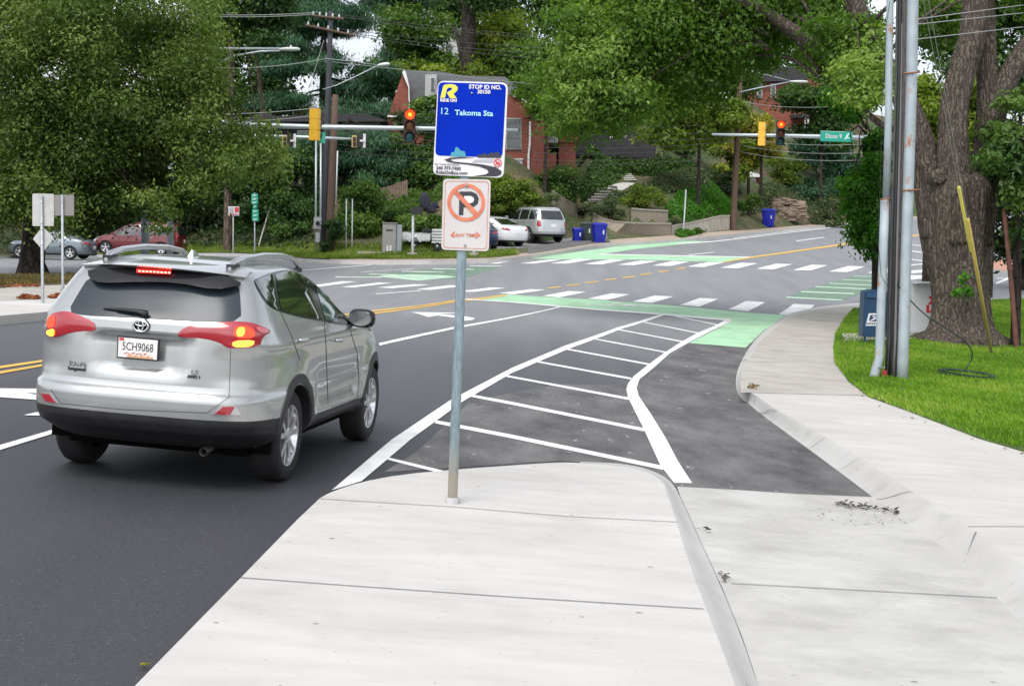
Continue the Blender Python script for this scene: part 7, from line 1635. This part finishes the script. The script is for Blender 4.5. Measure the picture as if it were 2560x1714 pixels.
for lab, P, D, mm, n, nb, r, tone, sz, cx in [
        ('dark green tree behind the street lamp arm at the top left', dl((470, -60), (700, -60), (730, 90), (640, 240), (560, 300), (480, 260)), 112, 'deep', 20000, 46, 1.7, .38, .36, 600),
        ('reddish brown and green thicket behind the left signal arm', dl((560, 180), (700, 200), (720, 330), (640, 420), (560, 400), (600, 330)), 104, 'autumn', 7000, 22, 1.1, .25, .3, 640),
        ('dark bushy tree below the left signal arm', dl((500, 330), (700, 340), (730, 440), (700, 560), (560, 540), (510, 460)), 86, 'deep', 17000, 36, .95, .45, .28, 600),
        ('leafy tree with a thin dark trunk in front of the pale house', dl((900, 30), (985, 40), (1050, 90), (1040, 150), (985, 175), (930, 180), (890, 130)), 106, 'mid', 14000, 30, 1.1, .5, .3, 965),
        ('olive tree right of the tall dark trunk above the blue sign', dl((1075, 60), (1150, 30), (1210, 60), (1230, 140), (1180, 190), (1080, 170)), 104, 'lime', 15000, 30, 1.1, .38, .3, 1150),
        ('pale green tree between the blue sign and the big maple', dl((1180, 110), (1290, 100), (1300, 210), (1260, 265), (1200, 200), (1170, 180)), 101, 'mid', 12000, 24, .9, .55, .28, 1240),
        ('dark tree canopy high behind the blue sign', dl((980, -70), (1300, -70), (1290, 60), (1220, 50), (1160, 20), (1090, 60), (1010, 20)), 118, 'deep', 17000, 36, 1.6, .45, .34, 1070),
        ('yellow-green tree at the foot of the pale house', dl((1020, 160), (1100, 150), (1160, 175), (1090, 190), (930, 185), (870, 200), (880, 150)), 100, 'lime', 8000, 18, .7, .35, .26, 1000),
        ('dark leafy tree standing in front of the brick gable', dl((885, 268), (1000, 262), (1005, 420), (930, 440), (880, 400)), 88, 'deep', 15000, 34, .8, .6, .24, 940), ('pale foliage below the grey house roof left of the blue sign', dl((950, 232), (1000, 225), (1002, 290), (955, 285)), 90, 'mid', 5000, 12, .5, .4, .22, 975),
        ('leafy tree hiding the right end of the brick house', dl((1165, 180), (1290, 185), (1300, 250), (1265, 275), (1215, 245), (1170, 215)), 90, 'maple', 12000, 26, .7, .45, .22, 1250), ('dark green shrubby tree left of the brick gable', dl((830, 150), (900, 170), (890, 240), (880, 330), (840, 330), (820, 250)), 99, 'deep', 9000, 20, .8, .5, .28, 860),
        ('spreading yellow-green dogwood in front of the porch house', dl((1440, 240), (1540, 205), (1640, 200), (1700, 240), (1690, 300), (1600, 310), (1520, 330), (1470, 310)), 96, 'lime', 22000, 40, .85, .38, .26, 1600),
        ('small golden tree under the right-hand signal arm', dl((1690, 250), (1740, 240), (1765, 290), (1770, 370), (1690, 390), (1640, 360), (1660, 300)), 107, 'gold', 11000, 22, .65, .4, .24, 1742),
        ('slim young tree by the brown pole and garage', dl((1600, 330), (1700, 320), (1750, 350), (1700, 400), (1640, 420), (1600, 390)), 107, 'lime', 8000, 18, .6, .45, .22, 1712),
        ('dark green tree in front of the uphill brick house', dl((1790, 200), (1960, 190), (1960, 330), (1880, 340), (1830, 300), (1880, 260), (1800, 235)), 118, 'deep', 15000, 26, 1.1, .55, .32, 1880),
        ('tall green tree behind the uphill brick house', dl((1680, 60), (1760, 120), (1820, 130), (1900, 60), (1960, 160), (1900, 190), (1700, 170)), 160, 'mid', 16000, 24, 1.6, .5, .4, 1800),
        ('dark hillside tree above the uphill road end', dl((1800, 330), (1960, 310), (2000, 420), (1930, 440), (1850, 380)), 128, 'cedar', 10000, 22, 1.0, .5, .3, 1900),
        ('background tree between the maple crown and the right house', dl((1480, 150), (1700, 130), (1700, 210), (1600, 240), (1500, 230)), 120, 'mid', 12000, 22, 1.3, .35, .34, 1600)]:
    cxp = cx * K; ys = [p[1] for p in P]; tree('broadleaf_tree', lab, [(cxp, max(ys) + 40), (cxp, (max(ys) + min(ys)) / 2 + 20)], D, [.13, .08], [(P, 0, nb, r, 1.8, tone)], n, sz, LM[mm], M_BARKD, nl=9)
t = thing('tall_dark_tree', pt(*d(1070, 330), 100), 'tall tree with a thick dark stem rising behind the blue sign', 'tree'); mb = MB(); px_tube(mb, dl((1072, 400), (1070, 200), (1071, 80), (1073, -60)), 100, [.55, .5, .48, .42], n=14); px_tube(mb, dl((1040, 60), (1060, 140), (1070, 175)), 100, [.10, .2, .28], n=8); mb.build('trunk', M_BARKD, t, smooth=True)
put_leaves('crown', poly_blobs(dl((1000, -80), (1160, -80), (1150, 10), (1020, 0)), 100, 12, 1.2, 2, .4, seed=5), 6000, .3, LM['deep'], t)
# ------------------------------------------------------------------ the big maple on the right
mbq = at(*d(2175, 782), dz=.15); DM = dep(mbq)
t = thing('maple_tree', mbq, 'massive multi-stemmed maple on the right lawn whose limbs overhang the road', 'tree')
mb = MB()
# flared main trunk: outline left/right edges in the photo
edges = [(790, 2085, 2305), (778, 2100, 2294), (765, 2114, 2280), (745, 2126, 2268), (720, 2132, 2264), (690, 2135, 2262), (660, 2134, 2259), (630, 2131, 2258), (600, 2124, 2256), (570, 2118, 2255), (540, 2113, 2256), (510, 2108, 2258), (480, 2104, 2261), (455, 2101, 2264), (432, 2103, 2264), (415, 2112, 2256), (400, 2130, 2240), (388, 2155, 2215)]
path = []; rad = []
for y, l_e, r_e in edges: path.append(pt(*d((l_e + r_e) / 2, y), DM + .05)); rad.append((r_e - l_e) / 2 * K * DM / F)
path[0][2] -= .1
mb.tube(path, rad, n=88, wob=.08, seed=4, ridge=.016)
def densify(P, R_, k=4):
    Q = []; W_ = []
    for i in range(len(P) - 1):
        for j in range(k): u = j / k; Q.append(tuple(np.array(P[i]) * (1 - u) + np.array(P[i + 1]) * u)); W_.append(R_[i] * (1 - u) + R_[i + 1] * u)
    return Q + [P[-1]], W_ + [R_[-1]]
stems = [([(2150, 540), (2136, 460), (2118, 380), (2100, 310), (2075, 240), (2040, 170), (2000, 120), (1970, 50), (1935, -60)], [40, 38, 35, 31, 27, 24, 24, 23, 20], .05), ([(2188, 560), (2186, 470), (2181, 400), (2178, 330), (2182, 250), (2200, 160), (2225, 80), (2230, 20), (2235, -80)], [48, 45, 40, 35, 32, 31, 30, 28, 26], -.25),
         ([(2232, 560), (2240, 470), (2250, 390), (2258, 320), (2262, 250), (2258, 150), (2256, 60), (2255, -60)], [40, 38, 35, 31, 27, 23, 20, 17], .45), ([(2255, 380), (2262, 330), (2282, 230), (2320, 150), (2370, 80), (2420, 0)], [26, 26, 25, 25, 22, 18], .3), ([(2030, 150), (1960, 150), (1880, 110), (1800, 60), (1740, 20), (1680, -5), (1600, -20)], [13, 14, 15, 14, 12, 10, 7], .6),
         ([(2110, 345), (2060, 300), (2000, 280), (1960, 220)], [12, 9, 7, 4], .4)]
for P, R_, dd in stems:
    Q_, W_ = densify(chaikin(P, 1, closed=False), list(np.interp(np.linspace(0, 1, len(chaikin(P, 1, closed=False))), np.linspace(0, 1, len(P)), R_)), 2)
    mb.tube([pt(*d(*q), DM + .05 + dd) for q in Q_], [r * K * DM / F for r in W_], n=44, wob=.06, seed=int(P[0][0]), ridge=.016)
c_ = Vector(pt(*d(2145, 405), DM - .55)); mb.lathe(tuple(c_), (-.15, -1, .1), [(.26, -.5), (.2, -.1), (.17, .15), (.13, .17), (0, .16)], n=16)
rr_ = random.Random(9)
for k in range(11):
    a = rr_.uniform(math.pi * .95, math.pi * 2.05); p0 = Vector(path[1]) + Vector((.75 * math.cos(a), .75 * math.sin(a), .1)); p1 = p0 + Vector((.75 * math.cos(a), .75 * math.sin(a), -.22)); mb.tube([p0 - Vector((.3 * math.cos(a), .3 * math.sin(a), -.3)), p0, p1], [.2, .13, .03], n=8)
blm = []
for P, dd, nb, r, th, tone in [(dl((1240, -60), (2000, -60), (1900, 60), (1790, 110), (1740, 160), (1640, 190), (1560, 215), (1480, 250), (1330, 290), (1300, 275), (1240, 245), (1255, 170), (1300, 110)), 4, 150, .72, 3.0, .48), (dl((1290, 60), (1420, 60), (1480, 180), (1420, 270), (1330, 285), (1265, 240)), 2, 44, .5, 1.2, .7), (dl((1260, 200), (1330, 190), (1420, 260), (1410, 305), (1330, 325), (1270, 300)), 3, 16, .42, .8, .66),
                               (dl((1860, -60), (2340, -60), (2420, 60), (2420, -60), (1860, -60)), 2, 20, .6, 2, .5), (dl((1850, 60), (1990, 40), (2010, 150), (2005, 235), (1940, 190), (1890, 130)), 1, 40, .45, 1.6, .55), (dl((1930, 130), (2030, 150), (2020, 230), (1950, 230)), -1.5, 10, .42, .6, .85), (dl((2100, -40), (2190, -40), (2180, 60), (2110, 130)), 3, 10, .5, 1, .45)]:
    blm += poly_blobs(P, DM + dd, nb, r, th, tone, seed=int(P[0][0]) + nb)
for sx_, sy_, x0_, x1_, k_ in ((1700, 10, -9, 1.5, 7), (1760, 40, 1.5, 4, 7), (1880, 110, 4, 5.6, 6), (1990, 110, 5.6, 30, 9)): limbs(mb, pt(*d(sx_, sy_), DM + .9), [b for b in blm if x0_ <= b[0] < x1_], k_, .055, seed=8 + k_)
mb.build('trunk', M_BARK, t, smooth=True)
put_leaves('crown', blm, 170000, .125, LM['maple'], t, droop=.35)
sp = poly_blobs(dl((2188, 660), (2200, 612), (2208, 620), (2218, 650), (2222, 672), (2200, 680), (2182, 672)), DM - 1.0, 10, .09, .08, .8, seed=2); put_leaves('sprout', sp, 260, .11, LM['fresh'], t, aspect=.55)
# foliage hanging left of the conduits
tree('understorey_tree', 'small tree whose leafy boughs hang over the road left of the conduit pole', dl((2005, 650), (2003, 560), (1995, 420), (1980, 330)), 42, [.10, .09, .08, .05], [(dl((1985, 335), (2014, 300), (2014, 560), (1980, 545), (1960, 490), (1922, 470), (1955, 400)), 0, 38, .36, 1.0, .45), (dl((1960, 500), (2012, 500), (2010, 575), (1995, 590), (1968, 560)), -1, 9, .26, .5, .4), (dl((1890, 205), (1960, 215), (1965, 255), (1910, 245)), 1, 10, .36, .8, .5)], 15000, .14, LM['fresh'], M_BARKD, nl=12, droop=.5)
for lab, P, D, mm, n, nb, r, tone, sz in [
        ('yellow-green hedge tree seen between the conduits and the maple', dl((2100, 130), (2160, 190), (2160, 310), (2120, 400), (2098, 330)), 48, 'lime', 8000, 20, .5, .35, .17), ('golden-green foliage between the maple stems', dl((2205, 200), (2250, 170), (2262, 330), (2225, 400), (2200, 320)), 47, 'lime', 6000, 16, .45, .45, .17),
        ('dark leafy bush with big pale leaves right of the maple', dl((2260, 260), (2360, 200), (2400, 420), (2400, 540), (2300, 560), (2270, 480)), 36, 'deep', 9000, 30, .42, .75, .15), ('deep green tree filling the upper right corner', dl((2100, -60), (2420, -60), (2420, 260), (2330, 200), (2290, 120), (2240, 200), (2160, 120)), 54, 'deep', 22000, 50, .9, .5, .22),
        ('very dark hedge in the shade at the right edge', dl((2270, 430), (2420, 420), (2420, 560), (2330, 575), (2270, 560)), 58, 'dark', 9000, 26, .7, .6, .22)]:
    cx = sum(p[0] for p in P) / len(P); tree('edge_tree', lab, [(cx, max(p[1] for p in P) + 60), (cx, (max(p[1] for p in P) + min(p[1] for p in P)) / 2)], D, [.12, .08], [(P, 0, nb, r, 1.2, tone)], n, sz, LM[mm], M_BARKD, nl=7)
# ------------------------------------------------------------------ shrubs
for lab, P, mm, n, sz, nb, r, tone in [
        ('dense green bush right of the bare grey posts', dl((790, 430), (830, 420), (865, 440), (872, 500), (850, 535), (805, 540), (782, 510)), 'mid', 8000, .16, 24, .5, .4), ('bushy green shrub between the no parking sign and white car', dl((1110, 420), (1160, 395), (1215, 420), (1225, 470), (1190, 500), (1120, 500)), 'lime', 9000, .16, 26, .5, .25),
        ('dark green shrub on the bank below the brick house', dl((1225, 400), (1270, 385), (1315, 400), (1320, 440), (1270, 455), (1220, 440)), 'deep', 8000, .17, 22, .5, .7), ('wispy grey-green shrub behind the silver parked car', dl((1190, 450), (1260, 445), (1300, 480), (1260, 500), (1180, 500)), 'sage', 5000, .16, 16, .4, .6),
        ('lavender-like shrub above the curved garden wall', dl((1345, 470), (1390, 455), (1430, 480), (1440, 500), (1380, 505), (1350, 495)), 'sage', 5000, .12, 16, .35, .35), ('yellow-green mounded shrub above the upper retaining wall', dl((1430, 445), (1470, 420), (1510, 440), (1520, 475), (1460, 480), (1430, 470)), 'lime', 6000, .14, 18, .4, .3),
        ('small plant in front of the curved garden wall', dl((1525, 500), (1548, 492), (1560, 512), (1530, 518)), 'sage', 1500, .10, 7, .22, .5), ('green tuft at the foot of the stained concrete wall', dl((1578, 526), (1592, 521), (1606, 527), (1603, 534), (1580, 534)), 'mid', 1200, .10, 7, .18, .4),
        ('low shrubs along the uphill pavement beyond the stone wall', dl((1850, 470), (1900, 450), (1940, 480), (1930, 515), (1860, 510)), 'sage', 5000, .17, 16, .5, .4), ('green mounded shrub uphill left of the foliage', dl((1800, 400), (1850, 370), (1900, 390), (1920, 440), (1860, 460), (1810, 450)), 'cedar', 7000, .18, 18, .6, .7),
        ('rounded green shrub beside the brown utility pole', dl((1690, 455), (1725, 442), (1738, 465), (1732, 492), (1695, 496)), 'mid', 3500, .14, 14, .3, .35), ('green shrub behind the trailer', dl((930, 500), (1000, 495), (1010, 530), (950, 545), (925, 530)), 'mid', 5000, .15, 14, .4, .55),
        ('dark shrub under the picket fence', dl((865, 492), (930, 485), (955, 500), (930, 520), (870, 525)), 'deep', 3500, .15, 14, .3, .5), ('ivy-covered shrub around the brown pole stub', dl((740, 500), (760, 480), (778, 520), (775, 572), (745, 575)), 'deep', 2500, .13, 12, .25, .5),
        ('dark undergrowth bush right of the green route signs', dl((650, 430), (705, 440), (715, 510), (690, 545), (640, 540), (625, 500)), 'deep', 6000, .18, 20, .6, .45), ('green bush above the dark terrace wall', dl((1510, 300), (1560, 290), (1600, 330), (1560, 350), (1520, 340)), 'mid', 4000, .2, 12, .6, .5),
        ('bright shrub at the right end of the garden terraces', dl((1740, 380), (1800, 350), (1840, 380), (1820, 420), (1750, 420)), 'lime', 5000, .18, 14, .6, .35), ('dark bush beside the white garage', dl((1640, 400), (1680, 390), (1690, 440), (1650, 450)), 'dark', 3000, .18, 10, .5, .6)]:
    shrub('shrub', lab, P, None, n, sz, LM[mm], nb=nb, r=r, th=.9, tone=tone)
# ------------------------------------------------------------------ ground cover and grass
def cover(name, P, n, size, m, hmax, tone=.5, fn=None):
    """leaves scattered over the ground inside a photo polygon"""
    w = [hat(*q)[:2] for q in P]; x0, x1 = min(q[0] for q in w), max(q[0] for q in w); y0, y1 = min(q[1] for q in w), max(q[1] for q in w); cen = []
    while len(cen) < n:
        x, y = rng.uniform(x0, x1), rng.uniform(y0, y1)
        if inpoly(x, y, w): cen.append((x, y, GND(x, y) + hmax * rng.random() * (.6 + .4 * math.sin(x * 2.1) * math.cos(y * 1.7))))
    cen = np.array(cen); nrm = rng.normal(size=(n, 3)) * .6 + np.array([0, -.3, 1.0]); td = rng.normal(size=(n, 3)); ln = size * (.6 + .8 * rng.random(n))
    o = leaf_mesh(name, cen, nrm, td, ln, ln * .6, tone + .25 * rng.normal(size=n), m); return tag(o, kind='stuff')
cover('ground_cover', dl((1520, 480), (1560, 440), (1640, 430), (1675, 440), (1675, 512), (1600, 535), (1560, 545), (1530, 510)), 14000, .16, LM['fresh'], .45, .5)
cover('ground_cover', dl((1330, 500), (1430, 440), (1530, 400), (1670, 400), (1680, 440), (1560, 440), (1440, 470)), 9000, .17, LM['sage'], .35, .35)
cover('ground_cover', dl((1320, 385), (1400, 372), (1530, 372), (1560, 392), (1400, 400)), 7000, .2, LM['deep'], .7, .55)
cover('ground_cover', dl((1690, 500), (1750, 420), (1900, 400), (1950, 470), (1900, 505), (1780, 480)), 9000, .2, LM['sage'], .4, .35)
cover('bank_undergrowth', dl((0, 575), (200, 560), (430, 565), (700, 575), (720, 560), (700, 480), (420, 470), (0, 500)), 11000, .18, LM['dark'], .3, .75)
cover('bank_undergrowth', dl((760, 560), (900, 520), (1100, 500), (1220, 490), (1230, 450), (1100, 440), (780, 460)), 11000, .18, LM['mid'], .35, .35)
cover('bank_undergrowth', dl((1240, 420), (1340, 400), (1480, 380), (1600, 385), (1540, 410), (1440, 400), (1380, 440)), 6000, .2, LM['deep'], .3, .5)
lawn_poly = [(2090, 830), (2112, 798), (2136, 772), (2250, 764), (2400, 752), (2560, 746), (3000, 738), (3100, 1290), (2800, 1197), (2560, 1126), (2448, 1093), (2350, 1055), (2263, 1022), (2170, 989), (2121, 951), (2088, 907), (2086, 874)]
slab('lawn', lawn_poly, .165, M_LAWN, mk=M_LAWN)
M_GRASS = leafmat('grass_blade', (.165, .33, .016), trans=.4, vary=.5, hue2=(.34, .42, .07))
def grass(name, P, n, h, dz, w=.008, fn=None, m=None, px=True):
    W_ = [at(*q, dz=dz)[:2] for q in P] if px else P; x0, x1 = min(q[0] for q in W_), max(q[0] for q in W_); y0, y1 = min(q[1] for q in W_), max(q[1] for q in W_); cen = []; fn = fn or H
    while len(cen) < n:
        x = rng.uniform(x0, x1); y = y0 + (y1 - y0) * rng.random() ** 1.35
        if inpoly(x, y, W_): cen.append((x, y, fn(x, y) + dz))
    cen = np.array(cen); hh_ = h * (.5 + .9 * rng.random(n)); patch = .48 + .30 * np.sin(cen[:, 0] * 1.3 + 1) * np.cos(cen[:, 1] * .9) + .15 * np.sin(cen[:, 0] * 4.1) * np.sin(cen[:, 1] * 3.3)
    a = rng.random(n) * 6.283; td = np.stack([np.cos(a) * .55, np.sin(a) * .55, np.ones(n)], 1); nrm = np.stack([-np.sin(a) + .3 * rng.normal(size=n), np.cos(a) * 1 - .4, .25 * np.ones(n)], 1); cen[:, 2] += hh_ * .42
    return tag(leaf_mesh(name, cen, nrm, td, hh_, w * (1 + .5 * rng.random(n)), patch + .22 * rng.normal(size=n), m or M_GRASS, fold=.1), kind='stuff')
gl_poly = [(2088, 834), (2108, 800), (2132, 772), (2250, 768), (2400, 754), (2560, 748), (2760, 745), (2840, 1206), (2560, 1124), (2448, 1096), (2350, 1058), (2263, 1025), (2170, 992), (2120, 953), (2085, 907), (2083, 874)]
grass('lawn_grass', gl_poly, 115000, .075, .16, w=.012)
slab('mailbox_walk', [(2104, 833), (2112, 850), (2190, 850), (2330, 842), (2420, 838), (2420, 826), (2180, 832)], .20, M_OLD)
xs_ = np.linspace(-23, .1, 40); fp = [(x, yc(x) + .1 + 1.0 * sst(-8, -6, x)) for x in xs_] + [(x, yc(x) + 5.5) for x in xs_[::-1]]
grass('far_grass', fp, 30000, .11, .03, w=.03, fn=HH, px=False, m=leafmat('far_grass_blade', (.15, .23, .025), trans=.4, vary=.45, hue2=(.30, .33, .09)))
grass('verge_grass', [(-300, 725), (0, 717), (110, 710), (213, 705), (455, 699), (460, 690), (213, 684), (0, 687), (-300, 692)], 9000, .09, .165, w=.02, m=leafmat('dry_grass_blade', (.12, .09, .025), trans=.3, vary=.5, hue2=(.22, .16, .05)))
# dry leaves and scraps
def litter(name, P, n, size, dz, m, fn=None):
    W_ = [at(*q, dz=dz)[:2] for q in P]; x0, x1 = min(q[0] for q in W_), max(q[0] for q in W_); y0, y1 = min(q[1] for q in W_), max(q[1] for q in W_); cen = []
    while len(cen) < n:
        x, y = rng.uniform(x0, x1), rng.uniform(y0, y1)
        if inpoly(x, y, W_): cen.append((x, y, H(x, y) + dz + .012 + .02 * rng.random()))
    cen = np.array(cen); ln = size * (.5 + rng.random(n)); return tag(leaf_mesh(name, cen, rng.normal(size=(n, 3)) * .3 + np.array([0, 0, 1.]), rng.normal(size=(n, 3)), ln, ln * .5, .5 + .3 * rng.normal(size=n), m), kind='stuff')
R7 = lambda *p: [(.2296 * x, 440 + .2296 * y) for x, y in p]
litter('dry_leaf_litter', R7((180, 1345), (250, 1300), (430, 1325), (430, 1345)), 240, .10, .15, M_LIT); litter('dry_leaf_litter', R7((510, 1330), (680, 1290), (700, 1230), (830, 1290), (760, 1345)), 420, .13, .15, M_LIT)
litter('dry_leaf_litter', R7((0, 1215), (200, 1180), (440, 1190), (440, 1215)), 200, .08, .17, M_LIT)
R3 = lambda *p: [(1600 + .4554 * x, 1000 + .4554 * y) for x, y in p]
M_SCRAP = leafmat('bark_scrap', (.09, .08, .07), trans=0, vary=.5, hue2=(.20, .18, .16))
litter('bark_scraps', R3((1050, 570), (1160, 570), (1430, 615), (1430, 635), (1200, 605), (1060, 590)), 70, .05, .002, M_SCRAP); litter('bark_scraps', R3((1000, 600), (1400, 640), (1500, 680), (1250, 740), (900, 640)), 34, .025, .003, M_SCRAP); litter('bark_scraps', R3((420, 955), (490, 975), (470, 1005), (440, 990)), 9, .05, .004, M_SCRAP); litter('bark_scraps', R3((350, 705), (385, 720), (375, 735)), 5, .05, .006, M_SCRAP)
litter('fallen_leaf', [(355, 1662), (372, 1655), (374, 1670), (360, 1674)], 2, .07, .0, LM['gold'])
litter('moss_in_crack', [(1872, 962), (1898, 965), (1890, 975), (1870, 972)], 60, .05, .15, LM['autumn'])
litter('lawn_leaves', gl_poly, 110, .07, .20, LM['autumn'])
litter('lawn_leaves', [(2125, 950), (2180, 975), (2400, 1060), (2560, 1110), (2560, 1150), (2300, 1060), (2130, 1000)], 26, .05, .15, LM['autumn'])
